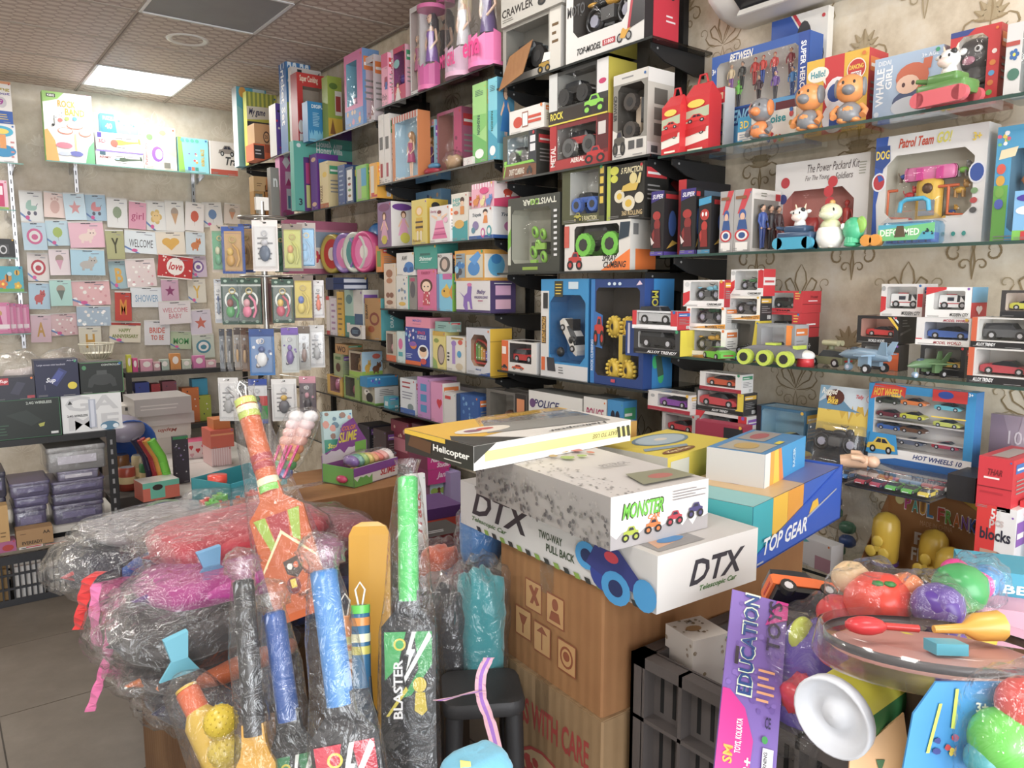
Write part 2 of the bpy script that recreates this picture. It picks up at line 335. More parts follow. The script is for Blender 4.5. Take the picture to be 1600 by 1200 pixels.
# ---------------------------------------------------------------- boxes
TOP={}
def T(k='_'):return TOP[k]
def mkbox(loc,rz,w,d,h,name,label,cat,col,f=(),s=(),t=(),l=(),win=None,toy=None,wc='d8d4cc',sc=None,tc=None,lc=None,
          g=None,key=None,ch=0,m='card',tilt=0,tw=True):
    """origin: middle of the lower front edge; local -y is the printed front, +x the right side"""
    if m == 'card' and min(w,h) > .035 and h < .6 and w < .235:       # small marks every carton has: caption bars, a badge, a side panel
        rr=random.Random(label);ac=rr.choice(['c8343a','2f6ab0','e0b030','3a9a6a','e07a30','8a5ab0'])
        if f or win:f=list(f)+[('l',.05,.02,.05+rr.uniform(.2,.36),.075,2,'8a8886'),('e',.93,.94,.03,.03*w/h,ac),('l',.62,.015,.96,.05,1,'9a9896')]
        if not s and d > .05:s=[('r',.08,.72,.92,.9,ac),('l',.12,.74,.8,.86,1,'e8e6e2'),('l',.12,.3,.88,.62,4,'8a8886'),('r',.6,.06,.88,.22,'e4e2de'),('l',.62,.07,.86,.21,4,'333')]
    mb=MB();x0,x1=-w/2,w/2;sc=sc or col;tc=tc or col;lc=lc or sc
    v=[(x0,0,0),(x1,0,0),(x1,d,0),(x0,d,0),(x0,0,h),(x1,0,h),(x1,d,h),(x0,d,h)]
    mb.add(v,[[3,2,1,0],[2,3,7,6]],col);mb.add(v,[[1,2,6,5]],sc);mb.add(v,[[3,0,4,7]],lc);tw=tw and win
    if not tw:mb.add(v,[[4,5,6,7]],tc)
    if not win:mb.add(v,[[0,1,5,4]],col)
    else:
        a,b,c_,e=x0+win[0]*w,win[1]*h,x0+win[2]*w,win[3]*h;k=ch*min(c_-a,e-b)
        if k:
            inner=[(a+k,b),(c_-k,b),(c_,b+k),(c_,e-k),(c_-k,e),(a+k,e),(a,e-k),(a,b+k)]
            o4=[(x0,0),(x1,0),(x1,h),(x0,h)]
            P=[(x,0,z) for x,z in o4+inner]
            mb.add(P,[[0,1,5,4],[1,6,5],[1,2,7,6],[2,8,7],[2,3,9,8],[3,10,9],[3,0,11,10],[0,4,11]],col)
        else:
            inner=[(a,b),(c_,b),(c_,e),(a,e)]
            P=[(x,0,z) for x,z in [(x0,0),(x1,0),(x1,h),(x0,h)]+inner]
            mb.add(P,[[0,1,5,4],[1,2,6,5],[2,3,7,6],[3,0,4,7]],col)
        dd=min(d*.82,.09);Y0=.006
        if tw:          # acetate wraps over the top: cavity open to the front and above
            K=[(a,0,b),(c_,0,b),(c_,dd,b),(a,dd,b),(a,0,h),(c_,0,h),(c_,dd,h),(a,dd,h)]
            mb.add(K,[[0,1,2,3],[0,3,7,4],[1,5,6,2],[3,2,6,7]],wc)
            K=[(x0,0,h),(x1,0,h),(x1,d,h),(x0,d,h),(a,Y0,h),(c_,Y0,h),(c_,dd,h),(a,dd,h)]
            mb.add(K,[[0,1,5,4],[1,2,6,5],[2,3,7,6],[3,0,4,7]],tc)
    if win and not tw:
        n=len(inner);Q=[(x,0,z) for x,z in inner]+[(x,dd,z) for x,z in inner]
        mb.add(Q,[[i,(i+1)%n,n+(i+1)%n,n+i] for i in range(n)],wc);mb.add(Q,[[n+i for i in range(n)]],wc)
    o=mb.build(name,m,None,(loc[0],loc[1],loc[2]),rz);tag(o,label,cat,g)
    if tilt:o.rotation_euler=(tilt,0,rz)
    if f:
        pm=MB();draw(pm,Vector((x0,0,0)),Vector((1,0,0)),Vector((0,0,1)),Vector((0,-1,0)),w,h,f);pm.build('front_print','print',o)
    if s:
        pm=MB();draw(pm,Vector((x1,0,0)),Vector((0,1,0)),Vector((0,0,1)),Vector((1,0,0)),d,h,s);pm.build('side_print','print',o)
    if l:
        pm=MB();draw(pm,Vector((x0,d,0)),Vector((0,-1,0)),Vector((0,0,1)),Vector((-1,0,0)),d,h,l);pm.build('side_print','print',o)
    if t:
        pm=MB();draw(pm,Vector((x0,0,h)),Vector((1,0,0)),Vector((0,1,0)),Vector((0,0,1)),w,d,t);pm.build('top_print','print',o)
    if win:
        fm=MB();fm.poly([(x,.0008,z) for x,z in inner],'fff')
        if tw:fm.poly([(a,Y0,h-.0005),(c_,Y0,h-.0005),(c_,dd,h-.0005),(a,dd,h-.0005)],'fff')
        fm.build('window_film','film',o)
        ww,wh=(win[2]-win[0])*w,(win[3]-win[1])*h
        for ty in (toy or ()):
            # kind, colour, centre u, base v, length (fraction of the window), extra
            tb=MB();L_=ty[4]*ww;D_=min(d*.75,.085)
            nm=car3d(tb,L_,D_,ty,0,False) if ty[0] == 'car' else TOY[ty[0]](tb,L_,D_,ty)
            to=tb.build(nm,'plastic',o,(x0+win[0]*w+ty[2]*ww,min(d*.42,.045),win[1]*h+ty[3]*wh+.0005))
            if ty[0] == 'car':
                st=ty[5] if len(ty) > 5 else 'sport';W_=min(L_*CARS[st][0],D_)/2;r=L_*CARS[st][1]*.26;wm=None
                for sx in (-.3,.31):
                    for sy in (-1,1):
                        if wm is None:tb=MB();wheel(tb,0,0,0,r,W_*.28,'1c1c1e','b8b8bc');wo=tb.build('wheel','plastic',to);wm=wo.data
                        else:wo=link('wheel',wm,to)
                        wo.location=(sx*L_,sy*W_*.93,r)
    TOP['_']=loc[2]-CZ+h
    if key:TOP[key]=TOP['_']
    return o
XF=1.95
def rb(z,pl,pr,pt,d,name,label,cat,col,ins=.015,**k):
    """box on the long wall's shelves, front to the aisle"""
    X=XF+ins;y0=y_at(pl,X,z);y1=y_at(pr,X,z);ym=(y0+y1)/2;h=z_at(pt,X,ym)-z
    d=min(d,2.25-X)
    return mkbox((X,ym,z+CZ+.0006),R(-90)+k.pop('rz',0),y0-y1,d,h,name,label,cat,col,**k)
def yb(z,Y,pl,pr,pt,d,name,label,cat,col,**k):
    """box whose printed front looks down the shop"""
    x0=x_at(pl,Y,z);x1=x_at(pr,Y,z);xm=(x0+x1)/2;h=z_at(pt,xm,Y)-z
    return mkbox((xm,Y,z+CZ+.0006),k.pop('rz',0),x1-x0,d,h,name,label,cat,col,**k)

# ---------------------------------------------------------------- toys (x length, y width, z up, base at 0, centred)
CARS={
 'sport':(.46,.31,[(-.5,.2,.55,.6,.9,.8),(-.42,.13,.68,.72,.98,.86),(-.25,.13,.68,.78,1,.8),(-.06,.13,.66,.98,1,.66),(.1,.13,.64,1,1,.66),(.28,.13,.6,.64,1,.8),(.42,.13,.5,.53,.96,.8),(.5,.18,.34,.36,.8,.7)]),
 'suv':(.46,.40,[(-.5,.2,.6,.66,.95,.85),(-.46,.16,.62,.96,1,.82),(-.1,.16,.62,1,1,.84),(.1,.16,.62,.98,1,.82),(.2,.16,.6,.64,1,.86),(.44,.16,.55,.58,.96,.86),(.5,.2,.5,.52,.9,.8)]),
 'van':(.42,.50,[(-.5,.16,.5,.95,.98,.9),(-.47,.12,.5,1,1,.9),(.12,.12,.5,1,1,.9),(.22,.12,.5,.95,1,.86),(.36,.12,.48,.56,1,.88),(.48,.12,.4,.44,.96,.86),(.5,.16,.36,.38,.9,.8)]),
 'bug':(.46,.42,[(-.5,.2,.4,.42,.7,.6),(-.4,.14,.5,.62,.92,.7),(-.2,.14,.56,.92,1,.74),(0,.14,.56,1,1,.76),(.14,.14,.55,.9,1,.72),(.26,.14,.52,.62,1,.7),(.42,.14,.44,.5,.9,.66),(.5,.18,.34,.36,.7,.5)]),
}
def wheel(mb,x,y,z,r,w,tyre='222',hub='aaa',n=12):
    mb.cyl((x,y-w/2,z),(x,y+w/2,z),r,n=n,col=tyre);sg=1 if y > 0 else -1
    for q in (-1,1):mb.cyl((x,y+q*(w/2),z),(x,y+q*(w/2+.04*r),z),r*.55,n=8,col=hub)
def car3d(mb,L,D,ty,z0=0,wheels=True):
    st=ty[5] if len(ty) > 5 else 'sport';wr,hr,secs=CARS[st];col=ty[1];W_=min(L*wr,D)/2;H=L*hr;rs=[]
    for x,zb,zt,zr,wb,wt in secs:
        a,b=W_*wb,W_*wt;rs.append([(x*L,-a,z0+zb*H),(x*L,-a,z0+zt*H),(x*L,-b*.95,z0+zr*H),(x*L,b*.95,z0+zr*H),(x*L,a,z0+zt*H),(x*L,a,z0+zb*H)])
    for i in range(len(rs)-1):
        gl=(secs[i][3]-secs[i][2]) + (secs[i+1][3]-secs[i+1][2]) > .3
        vs=rs[i]+rs[i+1]
        for j in range(6):
            k=(j+1) % 6;glass=gl and j in (1,3) and (st != 'van' or i == 2)
            slope=gl and j == 2 and abs(secs[i][3]-secs[i+1][3]) > .12
            mb.add(vs,[[j,k,6+k,6+j]],'1d2228' if (glass or slope) else col,False)
    if st == 'van':
        for k in (-1,1):mb.box(-.2*L,.02*L,k*W_*.985-.001,k*W_*.985+.001,z0+.58*H,z0+.84*H,'2a3444')
    for r_,o in ((rs[0],1),(rs[-1],0)):mb.add(r_,[[0,1,2,3,4,5]],col)
    if wheels:
        r=H*.24 if st != 'sport' else H*.27
        for sx in (-.3,.31):
            for sy in (-1,1):wheel(mb,sx*L,sy*W_*.93,r,r,W_*.28,'1c1c1e','b8b8bc')
    mb.box(.49*L,.505*L,-W_*.6,W_*.6,z0+.24*H,z0+.34*H,'eee');mb.box(-.505*L,-.49*L,-W_*.6,W_*.6,z0+.34*H,z0+.44*H,'b22')
    if len(ty) > 6:mb.box(-.3*L,.0,-W_*.4,W_*.4,z0+H,z0+H*1.07,ty[6]);mb.box(-.46*L,.4*L,-W_*1.012,W_*1.012,z0+.36*H,z0+.43*H,ty[6])
    return 'toy_car'
def truck3d(mb,L,D,ty):
    wc=ty[5] if len(ty) > 5 else '222';r=L*.19;W_=min(L*.32,D*.5)
    car3d(mb,L*.8,W_*1.3,('car',ty[1],0,0,1,'suv'),r*1.1,False)
    for sx in (-.31,.31):
        mb.cyl((sx*L,-W_*.8,r),(sx*L,W_*.8,r),r*.15,n=6,col='333')
        for sy in (-1,1):
            wheel(mb,sx*L,sy*W_*.8,r,r,W_*.5,wc,'333',14)
            for i in range(14):
                a=2*math.pi*i/14;mb.cyl((sx*L+math.cos(a)*r*.97,sy*W_*.8-W_*.24,r+math.sin(a)*r*.97),(sx*L+math.cos(a)*r*.97,sy*W_*.8+W_*.24,r+math.sin(a)*r*.97),r*.09,n=4,col=wc)
    mb.box(-.34*L,.34*L,-W_*.3,W_*.3,r*.9,r*1.5,'2a2a2c')
    return 'toy_truck'
def bike3d(mb,L,D,ty):
    c=ty[1];r=L*.19;h=L*.55;tw=L*.035
    for sx in (-.31,.31):
        mb.torus((sx*L,0,r),r-tw,tw,(0,1,0),'1e1e20');mb.cyl((sx*L,-tw*.7,r),(sx*L,tw*.7,r),r*.45,n=8,col='aab')
    mb.tube([(.31*L,0,r),(.2*L,0,h*.82),(.16*L,0,h*.95)],L*.02,6,'999');mb.tube([(.14*L,-L*.14,h),(.17*L,0,h*.94),(.14*L,L*.14,h)],L*.014,5,'333')
    mb.tube([(-.31*L,0,r),(-.1*L,0,h*.5),(.18*L,0,h*.75)],L*.022,6,'444');mb.box(-.13*L,.12*L,-L*.07,L*.07,r*.7,h*.55,'555')
    mb.ell((.06*L,0,h*.72),(.16*L,.075*L,.075*L),c);mb.ell((-.18*L,0,h*.7),(.17*L,.06*L,.04*L),'222');mb.ell((-.36*L,0,h*.76),(.1*L,.05*L,.03*L),c)
    mb.ell((.27*L,0,h*.76),(.09*L,.07*L,.09*L),c);mb.ell((.31*L,0,r*1.9),(.16*L,.04*L,.03*L),c)
    mb.tube([(-.02*L,L*.07,r*.6),(-.2*L,L*.08,r*.7),(-.42*L,L*.08,r*1.1)],L*.022,6,'aaa')
    return 'toy_motorbike'
def fig3d(mb,Wd,D,ty):
    """small standing figure; ty: kind, top colour, u, v, scale, bottom, skin, hair, height"""
    h=ty[8] if len(ty) > 8 else Wd*2.6
    bt=ty[5] if len(ty) > 5 else '333';sk=ty[6] if len(ty) > 6 else 'e8b896';hr=ty[7] if len(ty) > 7 else '4a2c1a';c=ty[1]
    s_=h
    for q in (-1,1):
        mb.tube([(q*.035*s_,0,.0),(q*.045*s_,0,.24*s_),(q*.05*s_,0,.5*s_)],[.028*s_,.036*s_,.052*s_],7,bt)
        mb.ell((q*.035*s_,-.02*s_,.015*s_),(.028*s_,.05*s_,.018*s_),'333',7,4)
        mb.tube([(q*.115*s_,0,.77*s_),(q*.16*s_,-.01*s_,.62*s_),(q*.13*s_,-.06*s_,.48*s_)],[.034*s_,.028*s_,.022*s_],6,c if c != 'd' else sk)
        mb.ell((q*.13*s_,-.065*s_,.46*s_),.024*s_,sk,6,4)
    mb.tube([(0,0,.47*s_),(0,0,.58*s_),(0,0,.72*s_),(0,0,.8*s_),(0,0,.83*s_)],[.085*s_,.07*s_,.1*s_,.09*s_,.04*s_],9,c)
    mb.cyl((0,0,.8*s_),(0,0,.88*s_),.028*s_,n=6,col=sk)
    mb.ell((0,0,.925*s_),(.06*s_,.066*s_,.076*s_),sk,9,6);mb.ell((0,.012*s_,.945*s_),(.066*s_,.066*s_,.066*s_),hr,9,6)
    for q in (-1,1):mb.ell((q*.022*s_,-.062*s_,.925*s_),.008*s_,'222',5,3)
    return 'toy_figure'
def doll3d(mb,Wd,D,ty):
    """fashion doll with a flared or short dress"""
    s_=ty[8] if len(ty) > 8 else Wd*3.4
    sk='f0c4a4';c=ty[1];hr=ty[7] if len(ty) > 7 else 'd8b064'
    for q in (-1,1):
        mb.tube([(q*.03*s_,0,0),(q*.035*s_,0,.22*s_),(q*.045*s_,0,.46*s_)],[.014*s_,.024*s_,.036*s_],6,sk)
        mb.tube([(q*.1*s_,0,.76*s_),(q*.145*s_,-.01*s_,.6*s_),(q*.05*s_,-.06*s_,.5*s_)],[.02*s_,.018*s_,.014*s_],6,sk)
    mb.tube([(0,0,.33*s_),(0,0,.48*s_),(0,0,.6*s_),(0,0,.7*s_),(0,0,.75*s_)],[.1*s_,.085*s_,.055*s_,.082*s_,.07*s_],10,c)
    mb.tube([(0,0,.74*s_),(0,0,.8*s_),(0,0,.87*s_)],[.085*s_,.03*s_,.026*s_],7,sk)
    mb.ell((0,.02*s_,.9*s_),(.085*s_,.07*s_,.105*s_),hr,9,6);mb.ell((0,-.012*s_,.915*s_),(.055*s_,.058*s_,.07*s_),sk,9,6)
    mb.tube([(.05*s_,.03*s_,.9*s_),(.09*s_,.02*s_,.75*s_),(.085*s_,0,.6*s_)],[.05*s_,.04*s_,.02*s_],6,hr)
    for q in (-1,1):mb.ell((q*.022*s_,-.065*s_,.92*s_),.007*s_,'234',5,3)
    mb.ell((0,-.068*s_,.885*s_),(.011*s_,.005*s_,.005*s_),'c33',5,3)
    return 'doll'
def dog3d(mb,L,D,ty):
    c=ty[1];v=ty[5] if len(ty) > 5 else c
    mb.ell((-.05*L,0,.42*L),(.34*L,.2*L,.2*L),v);mb.ell((.3*L,0,.72*L),(.2*L,.2*L,.2*L),c);mb.ell((.46*L,0,.66*L),(.1*L,.11*L,.09*L),'e8d8c0')
    for q in (-1,1):
        mb.ell((.24*L,q*.16*L,.9*L),(.07*L,.05*L,.12*L),c,7,5)
        for x in (-.26,.16):mb.cyl((x*L,q*.11*L,0),(x*L,q*.12*L,.4*L),.07*L,n=7,col=c)
    mb.tube([(-.36*L,0,.46*L),(-.46*L,0,.6*L),(-.48*L,0,.75*L)],.035*L,5,c)
    return 'toy_animal'
def lump3d(mb,L,D,ty):
    q=random.Random(int(L*1e4));mb.ell((0,0,L*.4),(L*.5,min(D*.45,L*.4),L*.4),ty[1],12,8,lambda p:1+.18*math.sin(5*p[0]+q.random())*math.cos(4*p[2]));return 'toy_piece'
def heli3d(mb,L,D,ty):
    mb.ell((.2*L,0,.2*L),(.25*L,.12*L,.15*L),ty[1]);mb.tube([(.05*L,0,.22*L),(-.5*L,0,.27*L)],[.07*L,.02*L],7,ty[1]);mb.cyl((.2*L,0,.33*L),(.2*L,0,.4*L),.02*L,n=6,col='333')
    mb.box(-.25*L,.65*L,-.02*L,.02*L,.4*L,.41*L,'333');mb.box(-.52*L,-.46*L,-.01*L,.01*L,.24*L,.4*L,ty[1])
    for q in (-1,1):mb.tube([(0,q*.1*L,.01*L),(.4*L,q*.1*L,.01*L)],.012*L,5,'333')
    return 'toy_helicopter'
TOY={'car':car3d,'truck':truck3d,'bike':bike3d,'fig':fig3d,'doll':doll3d,'dog':dog3d,'lump':lump3d,'heli':heli3d}

# ================================================================ the room
def struct(mb,name,m,parent=None):
    o=mb.build(name,m,parent)
    if not parent:o['kind']='structure'
    return o
ZC=CZ+1.42;XR,YB,XL,YF=2.26,6.56,-2.3,-2.4
b=MB();b.box(XL,XR,YF,YB,-.12,-.004,'777');fl=struct(b,'floor','grout')
tm=MB();tm.box(.0025,.5975,.0025,.5975,-.006,0,'999');t0=tm.build('floor_tile','floor_tile',fl);t0.location=(XL,YF,0);first=True
for i in range(8):
    for j in range(15):
        if XL+.6*i+.6 > XR or YF+.6*j+.6 > YB:
            q=MB();q.box(XL+.6*i+.0025,min(XL+.6*i+.5975,XR),YF+.6*j+.0025,min(YF+.6*j+.5975,YB),-.006,0,'999');q.build('floor_tile','floor_tile',fl);continue
        if first:first=False;o=t0
        else:o=link('floor_tile',t0.data,fl)
        o.location=(XL+.6*i,YF+.6*j,0)
b=MB();b.box(XR,XR+.12,YF,YB+.12,-.12,ZC+.12,'ccc');wall_r=struct(b,'wall_right','wallpaper')
b=MB();b.box(XL-.12,XR+.12,YB,YB+.12,-.12,ZC+.12,'ccc');wall_b=struct(b,'wall_back','wallpaper_back')
b=MB();b.box(XL-.12,XL,YF,YB,-.12,ZC+.12,'ccc');struct(b,'wall_left','plaster')
b=MB();b.box(XL,XR,YF-.12,YF,2.55,ZC+.12,'ccc');struct(b,'wall_front','plaster')
# damask motifs printed on the wallpaper
_lay=[0]
def strip(mb,pts,w,place,col):
    n=len(pts);_lay[0]=(_lay[0]+1) % 40
    for i in range(n-1):
        (x0,y0),(x1,y1)=pts[i],pts[i+1];dx,dy=x1-x0,y1-y0;l=math.hypot(dx,dy) or 1;nx,ny=-dy/l,dx/l
        a=w*(1-abs(2*i/(n-1)-1)**2*.7);c_=w*(1-abs(2*(i+1)/(n-1)-1)**2*.7)
        mb.poly([place(x0+nx*a,y0+ny*a),place(x1+nx*c_,y1+ny*c_),place(x1-nx*c_,y1-ny*c_),place(x0-nx*a,y0-ny*a)],col)
def arc(cx,cy,r0,r1,a0,a1,n=9):
    return [(cx+(r0+(r1-r0)*i/(n-1))*math.cos(R(a0+(a1-a0)*i/(n-1))),cy+(r0+(r1-r0)*i/(n-1))*math.sin(R(a0+(a1-a0)*i/(n-1)))) for i in range(n)]
def motif(mb,kind,place,s,c1,c2):
    P=lambda x,y:place(x*s,y*s)
    for q in (-1,1):
        f=lambda pts:[(x*q,y) for x,y in pts]
        if kind == 0:       # fleur with open petals and scrolls
            strip(mb,f([(0,.0),(.05,.2),(.13,.36),(.10,.55),(0,.72)]),.018,P,c1)
            strip(mb,f([(.02,0),(.16,.12),(.30,.2),(.36,.36),(.24,.44),(.15,.3),(.05,.08)]),.017,P,c1)
            strip(mb,f([(.02,-.03),(.22,.0),(.38,.06),(.48,.2),(.42,.3)]),.016,P,c1)
            strip(mb,f(arc(.36,-.12,.16,.03,150,-250)),.014,P,c2)
            strip(mb,f(arc(.18,-.26,.14,.03,170,-220)),.013,P,c2)
            strip(mb,f([(0,-.05),(.05,-.25),(.02,-.5),(0,-.62)]),.014,P,c2)
            strip(mb,f(arc(.55,.32,.13,.02,200,-120)),.012,P,c2)
        else:               # bouquet
            for a,r in ((90,.42),(62,.4),(38,.34),(12,.26)):
                x,y=r*math.cos(R(a)),r*math.sin(R(a))
                strip(mb,f([(0,0),(x*.5-.03,y*.5+.03),(x,y)]),.05,P,c2);strip(mb,f([(0,0),(x*.55+.02,y*.5),(x,y)]),.02,P,c1)
            strip(mb,f(arc(.3,-.1,.2,.04,140,-220)),.02,P,c1);strip(mb,f(arc(.14,-.3,.12,.02,170,-200)),.016,P,c1)
            strip(mb,f([(0,0),(.03,-.25),(0,-.55)]),.02,P,c1)
b=MB();n=0
for i,y in enumerate([.06+.17*i for i in range(37)]):
    for j in range(10):
        z=CZ-1.2+.29*j+(.145 if i % 2 else 0)
        if z > ZC-.05:continue
        motif(b,i % 2,lambda u,v,y=y,z=z:(XR-.0006-.00005*_lay[0],y-u,z+v),.155,'a08a64','b5a27f')
b.build('damask_print','print',wall_r)
b=MB()
for i,x in enumerate([-2.1+.26*i for i in range(17)]):
    for j in range(8):
        z=CZ-1.2+.40*j+(.2 if i % 2 else 0)
        if z > ZC-.05:continue
        motif(b,i % 2,lambda u,v,x=x,z=z:(x+u,YB-.0006-.00005*_lay[0],z+v),.2,'ddd5c6','d6cdbc')
b.build('damask_print','print',wall_b)
# ceiling: slab, lay-in tiles, grid bars
b=MB();b.box(XL,XR,YF,YB,ZC+.03,ZC+.12,'999');ceil=struct(b,'ceiling','plaster')
GX=[1.01+.605*k for k in range(-6,4)];GY=[4.51+.597*k for k in range(-12,5)]
tm=MB();tm.box(.012,.593,.012,.585,0,.012,'aaa');tile=None
LIT=[(1.31,6.0,True),(1.31,4.21,False),(1.31,2.42,True),(-.505,6.0,True),(-.505,2.42,True),(-.505,.63,True),(1.31,.03,True)]
for gx in GX:
    for gy in GY:
        if gx > XR-.02 or gy > YB-.02 or gx < XL-.4:continue
        if any(abs(gx+.3-a) < .2 and abs(gy+.3-c_) < .2 for a,c_,_ in LIT):continue
        x1=min(gx+.593,XR);y1=min(gy+.585,YB);
        if x1-gx < .1 or y1-gy < .1:continue
        if x1 == gx+.593 and y1 == gy+.585 and gx > XL:
            if tile is None:tile=tm.build('ceiling_tile','ceiling_tile',ceil);o=tile
            else:o=link('ceiling_tile',tile.data,ceil)
            o.location=(gx,gy,ZC)
        else:
            q=MB();q.box(max(gx+.012,XL),x1,gy+.012,y1,ZC,ZC+.012,'aaa');q.build('ceiling_tile','ceiling_tile',ceil)
for gx in GX:
    if XL < gx < XR:
        q=MB();q.box(gx-.012,gx+.012,YF,YB,ZC-.004,ZC+.004,'b8aba0');q.box(gx-.002,gx+.002,YF,YB,ZC-.006,ZC-.004,'8d8078');q.build('grid_bar','matte',ceil)
for gy in GY:
    if YF < gy < YB:
        q=MB();q.box(XL,XR,gy-.012,gy+.012,ZC-.003,ZC+.004,'bdb1a6');q.build('grid_bar','matte',ceil)
for i,(x,y,lit) in enumerate(LIT):
    lab='square ceiling light panel glowing white above the band poster box' if i == 0 else ('unlit grey square panel set in the patterned ceiling' if not lit else 'square ceiling light panel over the %s' % ('central box stack' if i == 2 else ('floor by the gift rack','floor by the left wall','middle of the aisle','shop entrance')[i-3]))
    o=empty('ceiling_light',lab,'ceiling light',(x,y,ZC),0,'ceiling light panels')
    q=MB();
    for a in (-1,1):q.box(a*.295-.008,a*.295+.008,-.295,.295,-.008,.012,'ddd');q.box(-.295,.295,a*.292-.008,a*.292+.008,-.008,.012,'ddd')
    q.build('frame','plastic',o)
    q=MB();q.box(-.287,.287,-.284,.284,-.002,.008,'fff' if lit else '8f8f90');q.build('diffuser','led' if lit else 'plastic_rough',o)
pr=onz(293,62,1.42);o=empty('downlight','round white recessed downlight between the two ceiling panels','ceiling light',(pr.x,pr.y,ZC))
q=MB();q.lathe([(.085,0),(.1,-.006),(.115,-.004),(.118,.002)],'e4dfd8',28);q.build('rim','plastic',o)
q=MB();q.lathe([(.0001,.001),(.085,.001)],'cfc9c0',28);q.build('lens','plastic',o)

# ================================================================ shelving on the long wall
def upright(y,z0,z1,label):
    o=empty('shelf_upright',label,'upright',(XR,y,CZ+z0),0,'slotted uprights on the long wall')
    q=MB();q.box(-.028,-.0005,-.017,.017,0,z1-z0,'1b1b1c');q.build('post','steel',o)
    q=MB();n=int((z1-z0)/.05)
    for i in range(n):
        for s_ in (-1,1):q.box(-.0288,-.0279,s_*.008-.002,s_*.008+.002,.02+i*.05,.045+i*.05,'050505')
    p=q.build('slots','steel',o);p['kind']='stuff'
UPR=[(1.93,'black slotted upright between the robot shelves and the toy truck shelves'),(2.80,'black slotted upright between the toy truck shelves and the doll shelves'),(3.74,'black slotted upright at the far end of the doll shelves'),(.42,'black slotted upright near the block box'),(5.0,'black slotted upright behind the hanging blister packs')]
for y,l in UPR:upright(y,-1.3,1.1 if y > .5 else .6,l)
SH={}
def shelf(key,z,y0,y1,glass,label,edge,x0=XF):
    SH[key]=z;o=empty('wall_shelf',label,'shelf',(XR-.004,(y0+y1)/2,CZ+z-.008),0,'wall shelves along the long wall')
    L=y1-y0;q=MB();d=XR-.004-x0
    q.box(-d+.0015,0,-L/2,L/2,0,.008,'fff');q.build('glass',glass,o)
    q=MB();q.box(-d,-d+.0013,-L/2,L/2,0,.008,edge);q.build('polished_edge','plastic',o)
    for s_ in (-1,1):
        yy=s_*(L/2-.035);q=MB()
        pr_=[(-.002,-.075),(-.002,-.001),(-d+.03,-.001),(-d+.03,-.02),(-d+.1,-.05),(-.05,-.075)]
        q.loft([[(x,yy-.003,z_) for x,z_ in pr_],[(x,yy+.003,z_) for x,z_ in pr_]],'161617',sm=False)
        q.cyl((-d+.06,yy-.005,-.014),(-d+.06,yy+.005,-.014),.004,n=6,col='999');q.build('bracket','steel',o)
GE,BE='24463d','1d2321'
shelf('R1',.423,.30,1.765,'glass','clear glass shelf carrying the orange and grey robots',GE)
shelf('R2',.103,.30,1.745,'glass','clear glass shelf carrying the rescue patrol toy box',GE)
shelf('R3',-.224,.30,1.745,'glass','clear glass shelf crowded with boxed model cars and a six-wheeled stunt car',GE)
shelf('R4',-.502,.30,1.745,'glass','glass shelf with a dark edge holding the blue ten-car gift box',BE)
shelf('R5',-.80,.30,1.745,'glass','lower glass shelf holding the yellow hand fans and the block tower box',BE)
shelf('M1',.81,1.80,2.655,'glass_smoked','dark glass shelf under the big motorbike box near the ceiling',BE)
shelf('M2',.437,1.80,2.655,'glass_smoked','dark glass shelf under the upright beige crawler box',BE)
shelf('M3',.058,1.80,2.655,'glass_smoked','dark glass shelf under the upside-down twist car box',BE)
shelf('M4',-.355,1.80,2.655,'glass_smoked','dark glass shelf under the two tall blue racing truck boxes',BE)
shelf('M5',-.655,1.80,2.655,'glass_smoked','dark glass shelf behind the yellow helicopter box',BE)
shelf('A1',.915,2.675,3.715,'glass_smoked','dark glass shelf under the tall clear doll tubes',BE)
shelf('A2',.53,2.675,3.715,'glass_smoked','dark glass shelf under the two sequin dress dolls',BE)
shelf('A3',.206,2.675,3.715,'glass_smoked','dark glass shelf under the tricycle box and the pony box',BE)
shelf('A4',-.115,2.675,3.715,'glass_smoked','dark glass shelf under the purple dinosaur box',BE)
shelf('A5',-.393,2.675,3.715,'glass_smoked','dark glass shelf under the xylophone box',BE)
shelf('A6',-.655,2.675,3.715,'glass_smoked','dark glass shelf under the pink and white book boxes',BE)
shelf('B1',.864,3.735,5.85,'glass_smoked','dark glass shelf under the red kitchen set and cricket set',BE)
shelf('B2',.465,3.735,5.3,'glass_smoked','dark glass shelf under the mint green villa box',BE)
shelf('B3',.077,3.735,5.3,'glass_smoked','dark glass shelf under the row of round coloured lunch plates',BE)
shelf('B4',-.29,3.735,5.3,'glass_smoked','dark glass shelf under the wood print and teal game boxes',BE)
shelf('B5',-.655,3.735,5.3,'glass_smoked','dark glass shelf under the panda box and the giraffe box',BE)

shelf('A7',-.98,2.675,3.715,'glass_smoked','dark low shelf under the nail art boxes',BE)
shelf('B6',-.98,3.735,5.3,'glass_smoked','dark low shelf behind the slime display',BE)
